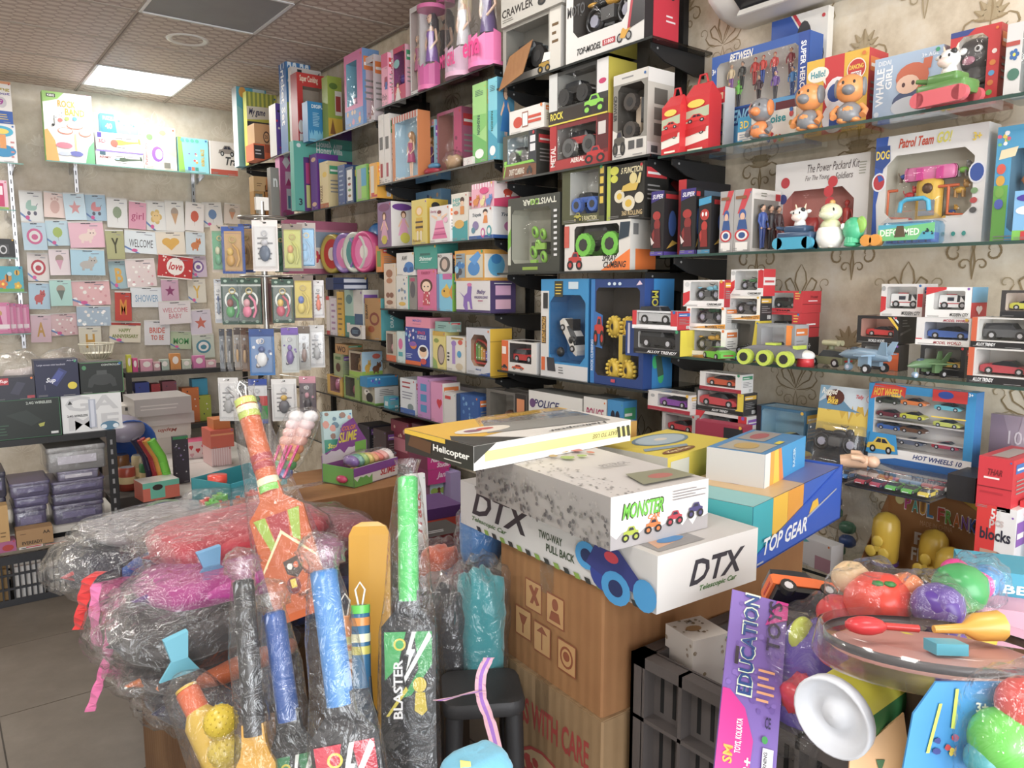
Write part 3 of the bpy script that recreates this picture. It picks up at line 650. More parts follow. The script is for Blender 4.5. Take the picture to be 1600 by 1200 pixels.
# air conditioner
o=empty('air_conditioner','white wall air conditioner with open louvre above the action figure box','air conditioner',(XR-.002,1.25,CZ+.85))
prof=[(0,0),(-.06,-.005),(-.13,.01),(-.19,.05),(-.215,.12),(-.215,.27),(-.2,.29),(0,.29)]
def ac_ring(y,k):return [(x*k,y,.14+(z-.14)*k) for x,z in prof]
q=MB();q.loft([ac_ring(-.52,.82),ac_ring(-.50,.95),ac_ring(-.47,1),ac_ring(.40,1),ac_ring(.43,.95),ac_ring(.45,.82)],'e9e7e2');q.build('housing','plastic',o)
q=MB();q.loft([[(-.1385,y,.0095),(-.1415,y,.006),(-.1865,y,.036),(-.184,y,.04)] for y in (-.40,.33)],'202022',sm=False);q.build('air_outlet','plastic',o)
q=MB();q.loft([[(-.15,y,.004),(-.16,y,-.012),(-.165,y,-.01),(-.155,y,.008)] for y in (-.40,.33)],'dedbd5',sm=False);q.build('louvre','plastic',o)

# ================================================================ clear glass shelves by the entrance (R)
r1,r2,r3,r4,r5=(SH['R%d' % i] for i in range(1,6))
def pos_x(px,z,ins=.05):return (XF+ins,y_at(px,XF+ins,z),z+CZ+.0008)
def sc_x(pl,pr,z,ins=.05):return y_at(pl,XF+ins,z)-y_at(pr,XF+ins,z)
TC='bdb7ac'
# --- R1
def party_bag(pl,pr,pt,label,ins):
    X=XF+ins;y0=y_at(pl,X,r1);y1=y_at(pr,X,r1);w=y0-y1;h=z_at(pt,X,(y0+y1)/2)-r1;d=.06
    o=empty('party_bag',label,'party bag',(X,(y0+y1)/2,r1+CZ+.0008),R(-90),'red party bags')
    q=MB();hh=h*.8
    q.box(-w/2,w/2,0,d,0,hh,'d3232b');q.loft([[(-w/2,0,hh),(w/2,0,hh),(w/2,d,hh),(-w/2,d,hh)],[(-w*.36,d*.48,h),(w*.36,d*.48,h),(w*.36,d*.52,h),(-w*.36,d*.52,h)]],'d3232b',sm=False);q.build('paper_bag','card',o)
    q=MB();draw(q,Vector((-w/2,0,0)),Vector((1,0,0)),Vector((0,0,1)),Vector((0,-1,0)),w,hh,[('p',[(0,.52),(1,.62),(1,.8),(0,.74)],'b9c4a4'),('p',[(0,.12),(1,.2),(1,.42),(0,.4)],'f0e8dc'),('c',.08,.52,.92,.7,'e0342c'),('c',.1,.3,.9,.46,'c81e22'),('p',[(0,.28),(.9,.36),(.95,.46),(0,.42)],'c4161c'),('e',.5,.86,.34,.07,'f2d24a'),('r',.2,.02,.8,.06,'f4ecd8')]);q.build('front_print','print',o)
    q=MB();q.tube([(-w*.2,d*.5,h),(-w*.12,d*.5,h*1.12),(w*.12,d*.5,h*1.12),(w*.2,d*.5,h)],.004,5,'d3232b');q.build('handle','card',o)
party_bag(1033,1061,148,'red paper party bag with a race car print at the shelf end',.0)
party_bag(1067,1106,128,'larger red paper party bag with race cars, beside the clear car pack',.03)
o=rb(r1,1108,1130,138,.05,'car_blister_pack','narrow clear pack of small cars with a red header behind the party bags','toy pack','cfd3d4',ins=.105,win=(.1,.05,.9,.74),wc='c9c9c4',f=[('r',0,.76,1,1,'c4202c'),('r',.12,.82,.88,.92,'e8c4a0')],toy=[('car','c33',.5,.62,.9),('car','24a',.5,.34,.9),('car','dc2',.5,.06,.9)])
figs=[]
for i,(u,v,a,b_) in enumerate([(.12,.4,'d9c39c','8a5aa0'),(.26,.4,'3b3d3a','242624'),(.42,.42,'c33a34','a02a2a'),(.52,.42,'d0463c','2c4c9a'),(.66,.42,'d04a44','3a3a6a'),(.85,.42,'8a3038','5a2028'),(.22,.03,'6cc048','3a3a44'),(.48,.03,'4a3038','242226'),(.68,.03,'7a5aa8','4a4a50'),(.88,.03,'3f84c4','2c4f8c'),(.1,.03,'c89a5a','7a5aa0')]):
    figs.append(('fig',a,u,v,.13,b_,'6cc048' if a == '6cc048' else 'd8a888',a,.085))
o=rb(r1,1108,1258,70,.07,'action_figure_box','large blue window box full of action figures under the air conditioner','toy box','2d5cae',ins=.17,win=(.06,.46,.9,.92),ch=.08,wc='cfcac2',tc='3a6cc0',toy=figs,sc='2d5cae',
   f=[('p',[(0,.0),(1,.0),(1,.44),(.75,.46),(.3,.43),(0,.46)],'5aa6d8'),('p',[(.08,.27),(.64,.29),(.62,.45),(.12,.44)],'1d3f80'),('t','AVENGERS',.11,.3,.61,.43,'8fd0f0','s'),('r',.7,.1,.99,.42,'6a2028'),('t','BETWEEN',.2,.905,.45,.98,'f0ece4','s'),('t','3+',.01,.82,.05,.88,'fff'),('p',[(.91,.3),(1,.3),(1,1),(.9,1)],'2a4fa4'),('t','SUPER HEROES',.925,.42,.975,.92,'fff','V')])
rb(r1,1198,1284,22,.03,'hero_box','white and blue slanted-band box standing against the wall behind the figures','toy box','ece9e2',ins=.26,f=[('p',[(0,0),(1,0),(1,.52),(.35,1),(0,1)],'2c55a8'),('p',[(.38,1),(1,.54),(1,.6),(.44,1)],'d03040'),('t','HERO',.7,.62,.96,.72,'555'),('e',.6,.78,.14,.16,'3a3a3e')])
rb(r1,1152,1242,176,.05,'bubble_robot_box','low white box with teal letters behind the grey robot','toy box','efece4',ins=.07,f=[('r',0,.5,.24,1,'2f9ac8'),('t','3D',.04,.6,.2,.86,'f4d23a'),('t','oise',.58,.6,.84,.86,'2fa0a8'),('s',.5,.02,.8,.4,9,.045,['c8343a','3a6cc0','e0a83a','7ab83a']),('e',.93,.8,.035,.1,'c84a4a'),('e',.93,.5,.035,.1,'d8a040'),('l',.04,.1,.4,.44,4,'9ab'),('r',0,0,.1,.2,'2f9ac8')])
def robot(px,h,body,acc,label,ins=.03,rz=0):
    o=empty('robot_toy',label,'toy robot',pos_x(px,r1,ins),R(-90)+rz,'egg-headed robots');s_=h
    q=MB();q.lathe([(0,.04*s_),(.2*s_,.04*s_),(.24*s_,.14*s_),(.22*s_,.3*s_),(.1*s_,.4*s_),(0,.42*s_)],body,14);q.build('torso','plastic',o)
    q=MB();q.ell((0,0,.66*s_),(.28*s_,.26*s_,.27*s_),acc,16,10);q.build('head','plastic',o)
    q=MB();q.ell((0,-.2*s_,.6*s_),(.13*s_,.16*s_,.1*s_),body,10,6);q.build('snout','plastic',o)
    for k in (-1,1):
        q=MB();q.ell((k*.24*s_,0,.68*s_),(.06*s_,.14*s_,.18*s_),body if acc != body else acc,8,6);q.build('ear','plastic',o)
        q=MB();q.tube([(k*.2*s_,0,.33*s_),(k*.3*s_,-.06*s_,.22*s_),(k*.26*s_,-.14*s_,.12*s_)],[.06*s_,.055*s_,.07*s_],8,acc);q.build('arm','plastic',o)
        q=MB();q.ell((k*.12*s_,-.05*s_,.06*s_),(.1*s_,.15*s_,.06*s_),acc,10,6);q.build('foot','plastic',o)
        q=MB();q.ell((k*.1*s_,-.235*s_,.74*s_),(.025*s_,.012*s_,.035*s_),'222',6,4);q.build('eye','plastic',o)
    q=MB();q.ell((0,-.2*s_,.24*s_),(.1*s_,.03*s_,.07*s_),acc,10,6);q.build('chest_badge','plastic',o)
robot(1188,.125,'e88a48','84868a','grey-headed toy robot with orange paws in front of the low white box',.02)
robot(1263,.135,'84868a','f09a50','orange-headed toy robot, left of the pair by the yellow box',.02)
robot(1326,.135,'84868a','f09a50','orange-headed toy robot in front of the red oval badge',.02,R(20))
rb(r1,1256,1352,86,.1,'dancing_robot_box','yellow and red striped robot box with a speech bubble','toy box','e8b830',ins=.1,sc='c8343a',f=[('r',.3,0,.62,1,'cf2f34'),('e',.2,.8,.18,.1,'f4f0e4'),('p',[(.26,.74),(.34,.64),(.32,.76)],'f4f0e4'),('t','Hello!',.08,.76,.32,.85,'2f9aa8'),('e',.52,.5,.2,.22,'f0f0f4'),('e',.5,.52,.13,.12,'2a4f9c'),('e',.5,.2,.2,.2,'e8e8ee'),('r',.42,.1,.58,.26,'2a4f9c'),('e',.82,.76,.15,.14,'efe8d8'),('e',.82,.76,.135,.125,'c8302c'),('t','DANCING',.71,.76,.93,.82,'f0d040'),('r',.74,.66,.9,.73,'eee'),('t','ROBOT',.75,.675,.89,.72,'a02a28')])
rb(r1,1362,1468,82,.1,'whale_girl_box','pale blue box showing a red-haired doll riding a whale','toy box','a9bfd8',ins=.08,sc='c4d2e2',tc='c8d4e0',f=[('t','DIDAI',.06,.88,.25,.95,'e8eef4'),('t','WHALE',.04,.26,.16,.84,'f4f6f8','v'),('t','GIRL',.18,.5,.28,.86,'f4f6f8','v'),('t','3+ AGE',.7,.87,.94,.93,'e6ecf4'),('e',.6,.28,.3,.17,'4c5a80'),('e',.55,.2,.27,.14,'c9cfd8'),('e',.58,.62,.24,.21,'cc6a4a'),('p',[(.74,.86),(.86,.86),(.84,.7),(.72,.7)],'cc6a4a'),('e',.52,.52,.17,.14,'ecc4ac'),('e',.46,.52,.025,.035,'533'),('e',.6,.53,.025,.035,'533'),('p',[(.76,.5),(.9,.4),(.88,.3),(.72,.36)],'cc6a4a'),('e',.07,.14,.04,.04,'d8e2ec'),('e',.07,.05,.04,.04,'d8e2ec')])
def cow_tank(px,z,hull,track,s_,label,ins=.02,rz=0):
    o=empty('cow_tank_toy',label,'toy tank',pos_x(px,z,ins),R(-90)+rz,'cow tank toys')
    q=MB();q.rbox((0,0,.14*s_),(.8*s_,.44*s_,.2*s_),.06*s_,hull);q.rbox((0,0,.33*s_),(.5*s_,.36*s_,.14*s_),.05*s_,hull);q.cyl((-.2*s_,-.02*s_,.4*s_),(-.48*s_,-.06*s_,.46*s_),.05*s_,.035*s_,8,hull);q.build('hull','plastic',o)
    for k in (-1,1):
        q=MB();q.cyl((-.34*s_,k*.2*s_-.05*s_,.12*s_),(-.34*s_,k*.2*s_+.05*s_,.12*s_),.12*s_,n=12,col=track);q.cyl((.34*s_,k*.2*s_-.05*s_,.12*s_),(.34*s_,k*.2*s_+.05*s_,.12*s_),.12*s_,n=12,col=track);q.box(-.34*s_,.34*s_,k*.2*s_-.05*s_,k*.2*s_+.05*s_,0,.24*s_,track);q.build('track','plastic',o)
    q=MB();q.lathe([(0,0),(.13*s_,0),(.1*s_,.12*s_),(0,.14*s_)],'f2f0ec',10,(.02*s_,0,.46*s_));q.ell((.02*s_,-.02*s_,.7*s_),(.16*s_,.15*s_,.15*s_),'f2f0ec',12,8);q.ell((.02*s_,-.14*s_,.64*s_),(.12*s_,.08*s_,.08*s_),'f0d8cc',10,6)
    for k in (-1,1):
        q.ell((.02*s_+k*.18*s_,0,.76*s_),(.07*s_,.03*s_,.04*s_),'f2f0ec',8,5);q.cyl((.02*s_+k*.09*s_,0,.82*s_),(.02*s_+k*.12*s_,0,.92*s_),.025*s_,.008*s_,6,'e8d8b8');q.ell((.02*s_+k*.07*s_,-.15*s_,.73*s_),(.02*s_,.015*s_,.028*s_),'222',6,4)
    q.ell((.12*s_,-.08*s_,.79*s_),(.06*s_,.05*s_,.05*s_),'2c2c2e',6,4);q.build('cow','plastic',o)
cow_tank(1478,r1,'5d8f45','e0606a',.15,'green toy tank driven by a white cow, before the cat box',.01,R(-8))
o=rb(r1,1478,1556,44,.1,'cat_box','red window box holding a dark grey cat toy','toy box','c9383a',ins=.07,win=(.14,.04,.76,.92),ch=.2,wc='d4cfc8',sc='b8302f',tc='c94244',f=[('p',[(0,.93),(.35,.93),(.5,1),(0,1)],'3a4a8c'),('e',.9,.66,.05,.03,'e8d8d0'),('e',.88,.52,.06,.035,'d8843a'),('e',.87,.39,.06,.035,'5a9cc8'),('e',.86,.27,.06,.035,'d07a3a'),('e',.85,.15,.06,.035,'6aa84a'),('p',[(0,.66),(.24,.68),(.24,.74),(0,.72)],'d84a44')])
def catbody(q,s_,c,c2):
    q.ell((0,0,.2*s_),(.26*s_,.16*s_,.22*s_),c,12,8);q.ell((0,-.02*s_,.42*s_),(.2*s_,.15*s_,.18*s_),c,12,8);q.ell((0,-.03*s_,.72*s_),(.27*s_,.18*s_,.23*s_),c,14,9)
    for k in (-1,1):
        q.cyl((k*.18*s_,0,.86*s_),(k*.24*s_,0,1.02*s_),.09*s_,.02*s_,6,c);q.ell((k*.1*s_,-.2*s_,.76*s_),(.06*s_,.02*s_,.05*s_),'eee',8,5);q.ell((k*.1*s_,-.22*s_,.76*s_),(.025*s_,.01*s_,.03*s_),'333',6,4);q.tube([(k*.17*s_,-.02*s_,.48*s_),(k*.2*s_,-.1*s_,.36*s_),(k*.08*s_,-.15*s_,.32*s_)],.05*s_,7,c)
        q.ell((k*.13*s_,-.08*s_,.04*s_),(.1*s_,.14*s_,.05*s_),c,8,5)
    q.ell((-.02*s_,-.2*s_,.62*s_),(.09*s_,.03*s_,.06*s_),c2,8,5)
q=MB();catbody(q,.17,'5c5a5a','b87a8c');q.build('cat_figure','plastic',o,(-.015,.05,.008))
o=rb(r1,1566,1640,30,.1,'teal_animal_box','white window box with a teal animal toy at the shelf end past the cat','toy box','d8d6d4',ins=.05,win=(.35,.04,.8,.92),ch=.2,wc='a9a6a2',f=[('f',.08,.5,.3,.66,'3a6aa8'),('e',.2,.32,.13,.08,'4a7a68'),('r',0,.7,.3,.76,'b85048')])
q=MB();catbody(q,.14,'3fb0b8','2a5a8a');q.build('animal_figure','plastic',o,(.02,.05,.008))

# --- R2
def hero(pl,pr,pt,d,label,col,f,ins=.02,**k):return rb(r2,pl,pr,pt,d,'hero_figure_box',label,'toy box',col,ins=ins,f=f,g='narrow hero figure boxes',**k)
fg=lambda a,b_='333':[('e',.5,.48,.24,.09,a),('p',[(.2,.12),(.28,.42),(.72,.42),(.8,.12)],b_),('p',[(.3,.3),(.2,.2),(.1,.34),(.26,.42)],a)]
hero(1004,1025,265,.11,'tallest dark hero box at the far end of the patrol shelf','232228',ins=.17,f=fg('5a4a44','2c3a34')+[('r',.1,.88,.9,.93,'444')],s=[('r',.02,.02,.95,.95,'2b2a30'),('p',[(.6,.85),(1,.95),(1,.75)],'b02a30'),('e',.3,.78,.14,.08,'4a7a90')],tc='3a383c')
hero(1058,1070,281,.24,'dark box with a red top corner rising behind the spider hero boxes','8a1e24',[('r',0,.86,1,1,'c02830')],ins=.07,s=[('r',.02,.02,.98,.9,'2a2c34'),('r',.04,.6,.9,.88,'6a8aa4')],sc='242228')
SPD=[('p',[(0,.82),(1,.9),(1,1),(0,1)],'3a2f7a'),('t','SUPER',.1,.88,.9,.95,'e4e4ee','s'),('e',.45,.62,.3,.07,'a8322e')]+fg('8a2a28','5a1c20')+[('p',[(0,.3),(.3,.2),(.1,.16)],'d8ccc8'),('r',0,0,1,.06,'5a48a0')]
hero(1016,1036,299,.14,'black box with purple banner and red spider hero, first of the two','1d1a1c',SPD,sc='1f1d20',s=[('e',.3,.5,.14,.2,'3a5a9a'),('p',[(.5,.1),(.6,.8),(.8,.8),(.9,.1)],'8a2a24'),('r',.05,.88,.5,.95,'b8262c'),('p',[(.1,.1),(.5,.2),(.3,.24)],'d0a840'),('r',0,0,1,.06,'5a48a0')])
hero(1062,1085,295,.04,'black box with purple banner and red spider hero, beside the cyan banner box','1d1a1c',SPD,sc='1f1d20',s=[('e',.3,.5,.14,.2,'3a5a9a'),('r',.05,.88,.5,.95,'b8262c'),('p',[(.1,.1),(.5,.2),(.3,.24)],'d0a840'),('r',0,0,1,.06,'5a48a0')])
hero(1090,1109,307,.18,'black box with a cyan banner and a red masked figure','201b1d',[('p',[(0,.84),(1,.88),(1,1),(0,.96)],'3a9ac4'),('e',.5,.68,.36,.1,'b8342c')]+fg('b8342c','8a2420')+[('e',.36,.69,.08,.04,'eee'),('e',.64,.69,.08,.04,'eee'),('r',0,0,1,.07,'48a')],sc='1f1d20',s=[('e',.35,.55,.16,.2,'3a5aa8'),('r',.08,.86,.4,.94,'b8262c'),('p',[(.1,.15),(.6,.3),(.3,.32)],'d8b040')])
CAP=[('p',[(.2,.62),(.6,1),(1,1),(.5,.62)],'c84048'),('e',.5,.6,.2,.09,'3a5a9c'),('e',.5,.57,.14,.06,'e0b498'),('p',[(.2,.36),(.3,.52),(.7,.52),(.8,.36)],'35568f'),('e',.5,.27,.42,.1,'c83840'),('e',.5,.27,.32,.075,'e8e4e0'),('e',.5,.27,.2,.05,'35568f'),('r',.15,.02,.85,.16,'e8e4de'),('r',.1,.85,.7,.9,'8a5a3a')]
hero(1123,1144,299,.18,'silver and red hero box with a round shield, squeezed behind its twin','a9a6a4',CAP,sc='b8b4b0')
o=hero(1145,1172,296,.145,'silver and red hero box with a round shield and a side window of figures','a9a6a4',CAP,sc='d8d2ca',s=[('r',.06,.06,.92,.84,'8c8880'),('r',.8,.84,.98,.95,'c0282c'),('l',.3,.88,.6,.96,2,'776')])
for i,(u,a,b_) in enumerate([(.03,'3a5aa8','2c478c'),(.07,'333338','222226'),(.11,'4a3a3c','6a2a30')]):
    q=MB();fig3d(q,.03,.03,('fig',a,0,0,1,b_,'d8a888','333',.13));q.xf(Matrix.Rotation(R(90),4,'Z'));p=q.build('toy_figure','plastic',o);p.location=(sc_x(1145,1172,r2)/2+.018,u,.008)
q=MB();hw=sc_x(1145,1172,r2,.02)/2;q.poly([(hw+.036,.01,.008),(hw+.036,.14,.008),(hw+.036,.14,.165),(hw+.036,.01,.165)],'fff');q.poly([(hw+.036,.01,.165),(hw+.036,.14,.165),(hw+.001,.14,.17),(hw+.001,.01,.17)],'fff');q.build('window_film','film',o)
o=rb(r2,1207,1352,248,.06,'power_kit_box','white kit box with red gloves and armour behind a smoked window','toy box','d9d5d2',ins=.17,win=(.1,.06,.86,.68),ch=.22,wc='c87a70',sc='e8e4de',f=[('t','The Power Packard Kit',.36,.86,.9,.95,'554848','ns'),('t','For The Young',.34,.76,.6,.83,'554848','ns'),('t','Soldiers',.66,.76,.84,.83,'554848','ns'),('e',.12,.78,.05,.06,'b8303a'),('e',.1,.6,.045,.055,'3a4a8a'),('e',.64,.74,.05,.06,'c8343c'),('e',.6,.64,.05,.06,'c8343c'),('e',.62,.52,.05,.06,'c8343c'),('l',.9,.78,.98,.92,5,'998')],
   toy=[('lump','b02c28',.28,.1,.42),('lump','a82824',.78,.1,.3),('fig','b83028',.85,.05,.2,'3a5a8a','b83028','b83028',.12)])
cow_tank(1247,r2,'2c4a6c','3aa0c0',.135,'dark blue toy tank driven by a white cow on the patrol shelf',.01)
o=empty('egg_dino_toy','pale green baby dinosaur hatching from a white egg, facing the car packs','toy dinosaur',pos_x(1296,r2,.02),R(-90));s_=.125
q=MB();q.lathe([(0,0),(.22*s_,.02*s_),(.3*s_,.2*s_),(.28*s_,.36*s_),(.24*s_,.44*s_)],'f2efe8',14);q.build('eggshell','plastic',o)
q=MB();q.ell((0,0,.46*s_),(.22*s_,.2*s_,.18*s_),'d8dcae',12,7);q.ell((0,-.02*s_,.76*s_),(.24*s_,.22*s_,.2*s_),'dde0b4',14,8);q.ell((0,-.18*s_,.7*s_),(.18*s_,.12*s_,.09*s_),'e6e8c4',10,6)
for k in (-1,1):q.ell((k*.14*s_,-.17*s_,.8*s_),(.035*s_,.02*s_,.05*s_),'222',6,4);q.ell((k*.1*s_,-.12*s_,.03*s_),(.07*s_,.09*s_,.03*s_),'e8e4d4',8,5)
q.ell((0,.04*s_,.98*s_),(.05*s_,.1*s_,.06*s_),'d09a4a',6,5);q.build('dinosaur','plastic',o)
o=empty('walking_dino_toy','green and orange walking bird toy by the blue carry case','toy bird',pos_x(1340,r2,.02),R(-90));s_=.11
q=MB();q.ell((-.12*s_,0,.42*s_),(.26*s_,.22*s_,.3*s_),'3fb884',12,8);q.cyl((-.14*s_,0,.1*s_),(-.14*s_,0,.3*s_),.2*s_,.16*s_,10,'3fb884');q.ell((-.34*s_,-.1*s_,.5*s_),(.06*s_,.08*s_,.08*s_),'f4f4f0',8,5);q.ell((-.37*s_,-.13*s_,.5*s_),(.03*s_,.04*s_,.05*s_),'222',6,4);q.build('body','plastic',o)
q=MB();q.ell((.1*s_,-.08*s_,.52*s_),(.14*s_,.06*s_,.2*s_),'8cc04a',8,6);q.build('wing','plastic',o)
for k in (-1,1):q=MB();q.ell((-.14*s_,k*.12*s_,.06*s_),(.16*s_,.1*s_,.06*s_),'3fb884',8,5);q.build('foot','plastic',o)
q=MB();q.cyl((.24*s_,-.1*s_,.14*s_),(.24*s_,.1*s_,.14*s_),.14*s_,n=12,col='e0952e');q.cyl((.46*s_,-.1*s_,.14*s_),(.46*s_,.1*s_,.14*s_),.14*s_,n=12,col='e0952e');q.build('roller','plastic',o)
o=rb(r2,1360,1532,204,.07,'patrol_team_box','large white window box of rescue dogs with a pink skateboard','toy box','dcd9d6',ins=.14,win=(.12,.24,.9,.82),ch=.14,wc='c4bfae',sc='e2deda',tc='d6d2ce',f=[('p',[(0,0),(.06,0),(.03,.4),(.1,.8),(.12,1),(0,1)],'2f55a8'),('t','Patrol Team',.22,.88,.54,.965,'c8482c','s'),('t','GO!',.57,.88,.7,.975,'e0d64a','s'),('p',[(0,.74),(.02,.92),(.14,.92),(.15,.78),(.07,.7)],'2a4a90'),('t','DOG',.01,.8,.14,.88,'f0d23a'),('e',.05,.6,.07,.085,'dfe0e6'),('e',.05,.6,.055,.07,'b8303a'),('p',[(.05,.6),(.1,.62),(.07,.66),(.03,.66)],'2f55a8'),('e',.93,.6,.07,.09,'dcdce2'),('e',.93,.6,.058,.075,'34529c'),('t','3+',.88,.86,.95,.93,'f0d03a'),('e',.92,.45,.03,.025,'7a9a6a'),('e',.92,.37,.03,.025,'b84a4a'),('e',.92,.29,.03,.025,'555')]+[('e',.5+.09*i,.1,.018,.02,'3f9a90') for i in range(5)],
   toy=[('dog','6a4a34',.16,.6,.16,'2c5ab4'),('dog','c83038',.24,.3,.18,'c8262e'),('dog','8a8a88',.84,.6,.18,'78c840'),('dog','c09048',.82,.3,.2,'e0b030'),('dog','c8962c',.74,.02,.14,'2c4a8c'),('lump','b05a9a',.5,.02,.14)])
q=MB();q.rbox((0,0,0),(.13,.02,.035),.016,'e878b0');q.box(-.03,-.015,-.016,-.01,.0,.03,'d83a96');q.box(.02,.035,-.016,-.01,.0,.03,'d83a96');q.build('skateboard','plastic',o,(.0,.02,.172))
q=MB();q.rbox((0,0,0),(.066,.03,.115),.02,'e8bc34');q.box(-.02,.02,-.018,-.014,.02,.06,'8a8e94');q.ell((0,-.016,.09),(.014,.006,.014),'5a3a20',10,5);q.build('yellow_pod','plastic',o,(.0,.022,.06))
for k in (-1,1):
    q=MB();q.tube([(-.025,0,.09),(.025,0,.09)],.004,6,'d8622c');q.tube([(0,0,.09),(0,0,.02),(.06,0,.012)],.004,6,'e06a30');q.box(.0,.06,-.006,.006,.008,.014,'e4e0da');q.cyl((-.004,-.004,.008),(-.004,.004,.008),.008,n=8,col='d8a83a');q.cyl((.06,-.004,.008),(.06,.004,.008),.008,n=8,col='c84040');q.build('scooter','plastic',o,(-.105 if k < 0 else .05,.012,.062))
o=empty('carry_case','blue see-through plastic carry case with a handle, in front of the rescue dog box','toy case',pos_x(1414,r2,.02),R(-90));w=sc_x(1370,1458,r2,.02)
q=MB();q.rbox((0,.035,0),(w,.07,.058),.02,'5ab0d8');q.build('shell','blue_plastic',o)
q=MB();q.loft([[(-w*.48,.002,.056),(w*.48,.002,.056),(w*.48,.068,.056),(-w*.48,.068,.056)],[(-w*.28,.02,.086),(w*.28,.02,.086),(w*.28,.05,.086),(-w*.28,.05,.086)]],'fff',sm=False);q.build('lid','clear_plastic',o)
q=MB();q.tube([(-w*.26,.035,.084),(-w*.24,.035,.108),(-w*.15,.035,.116),(w*.15,.035,.116),(w*.24,.035,.108),(w*.26,.035,.084)],.006,7,'3fa8cc');q.build('handle','plastic',o)
q=MB();draw(q,Vector((-w*.5,-.001,.012)),Vector((1,0,0)),Vector((0,0,1)),Vector((0,-1,0)),w,.04,[('r',0,0,1,1,'4aa8c0'),('p',[(0,0),(.7,0),(.8,.5),(1,.4),(1,1),(0,.7)],'6ac07a'),('t','DEFORMED',.04,.28,.74,.72,'e8f2e0'),('p',[(.3,.2),(.5,.2),(.46,.9),(.34,.9)],'5a4a34'),('s',.82,.2,.98,.9,6,.025,['234'])]);q.build('label_band','print',o)
q=MB()
for i in range(7):q.box(-w*.4+i*w*.12,-w*.32+i*w*.12,.015,.055,.006,.03+.012*(i % 3),'2f6ac0')
q.build('blocks','plastic',o)
yb(r2,.93,1538,1578,342,.002,'paper_notice','blank white paper slip leaning by the sky blue box','paper','e6e3df',f=[('l',.2,.42,.8,.6,2,'bbb')])
o=rb(r2,1546,1650,192,.08,'seaside_figure_box','blue window box with round orange and yellow animal figures','toy box','4aa0cc',ins=.13,win=(.24,.1,.95,.8),ch=.1,wc='5a86a0',sc='5aa8d0',f=[('r',0,.0,.22,.5,'6ab04a'),('s',.03,.84,.25,.98,8,.05,['e0607a','e8c84a','7ac070','f0f0f0']),('p',[(.05,.72),(.3,.74),(.34,.82),(.08,.8)],'e8d8b0'),('e',.1,.64,.07,.045,'d85a4a'),('e',.1,.54,.07,.045,'d8a23a'),('e',.1,.44,.07,.045,'7ab04a'),('e',.1,.34,.07,.045,'5a6ac0')],toy=[('lump','d87a3a',.35,.55,.4),('lump','d8c878',.3,.1,.4)])
rb(r2,1580,1650,296,.05,'sky_blue_box','small sky blue box with a green meadow and white cloud at the shelf end','toy box','7ab4e0',ins=.02,f=[('r',0,0,1,.2,'7ac04a'),('e',.3,.6,.25,.09,'eef4fa'),('e',.4,.85,.35,.08,'4a3a9c'),('r',.2,0,.7,.18,'c8343a')])
# --- R3: boxed model cars
G3='boxed model cars and bikes'
def carbox(z,pl,pr,pt,d,label,frame,car,style='sport',band=None,text=None,tcol='333',side=None,ins=.03,name='model_car_box',kind='car',rz=0,bg='cfcdca',extra=(),win=(.1,.24,.9,.9),key=None,sp=(),tw=(.3,.95),lift=0,stripe=None):
    f=list(extra)
    if band:f.append(('r',0,0,1,.2,band))
    if text:f.append(('t',text,tw[0],.05,tw[1],.16,tcol,'s'))
    ty=(kind,car,.5,.02+lift,.95 if kind == 'car' else .86,style) + ((stripe,) if stripe else ())
    return rb(z,pl,pr,pt,d,name,label,'toy box',frame,ins=ins,win=win,ch=.06,wc=bg,toy=[ty],f=f,sc=side or frame,g=G3,rz=rz,key=key,s=sp)
carbox(r3,990,1062,515,.07,'clear box with a black model car and a yellow end flap at the shelf end','3a3a3c','202124','suv','1c1c1e','ALLOY TRENDY','eee','e0cc30',ins=-.03,bg='b8b6b2',key='suv',sp=[('p',[(0,0),(1,0),(1,.3),(.5,.35),(.4,1),(0,1)],'e4d22e')])
carbox(T('suv'),988,1058,486,.07,'red and white box with a silvery foil window stacked on the black car box','d8dadc','c8cacc','suv','f0f0f0',None,side='c42c34',ins=-.03,extra=[('r',0,.2,.1,1,'d0323a'),('r',.86,.2,1,1,'d0323a'),('p',[(0,.2),(1,.2),(1,.1),(.2,.02),(0,.02)],'d0323a')])
carbox(r3,1071,1133,514,.06,'white box with a yellow and black motorbike at the bottom of its stack','efece6','d8a430','x',None,None,kind='bike',win=(.12,.2,.88,.94),extra=[('p',[(.2,0),(1,0),(1,.2),(.2,.03)],'d8962c')],key='b1')
carbox(T(),1072,1133,480,.06,'white box with a green and black motorbike and an orange band, middle of its stack','efece6','2a5a40','x',None,None,kind='bike',win=(.12,.22,.9,.94),extra=[('p',[(.15,.02),(1,.02),(1,.24),(.3,.08)],'e09a2e'),('t','MODERN CITY',.5,.03,.98,.15,'333'),('r',.03,.8,.1,.92,'c84a2c')],side='b8b6b4')
carbox(T(),1067,1131,438,.055,'red and white box with a pale blue motorbike on top of its stack','e9e6e4','7ac0d8','x',None,None,kind='bike',win=(.18,.22,.86,.94),extra=[('p',[(0,.0),(.17,.24),(.17,.6),(0,.5)],'d02a34'),('r',.88,.3,1,.95,'d02a34'),('e',.1,.84,.06,.09,'ccc'),('t','CARDMUSE',.6,.06,.95,.14,'333','s')],side='b02c34')
carbox(r3,1137,1185,501,.06,'dark box with a black bike and a curved yellow end flap','4a4740','2a2826','x',None,None,kind='bike',win=(.06,.1,.7,.92),extra=[('p',[(.72,.0),(1,.0),(1,1),(.86,1),(.8,.5)],'dcc62c')],bg='6a665e',side='dcc62c',ins=.06)
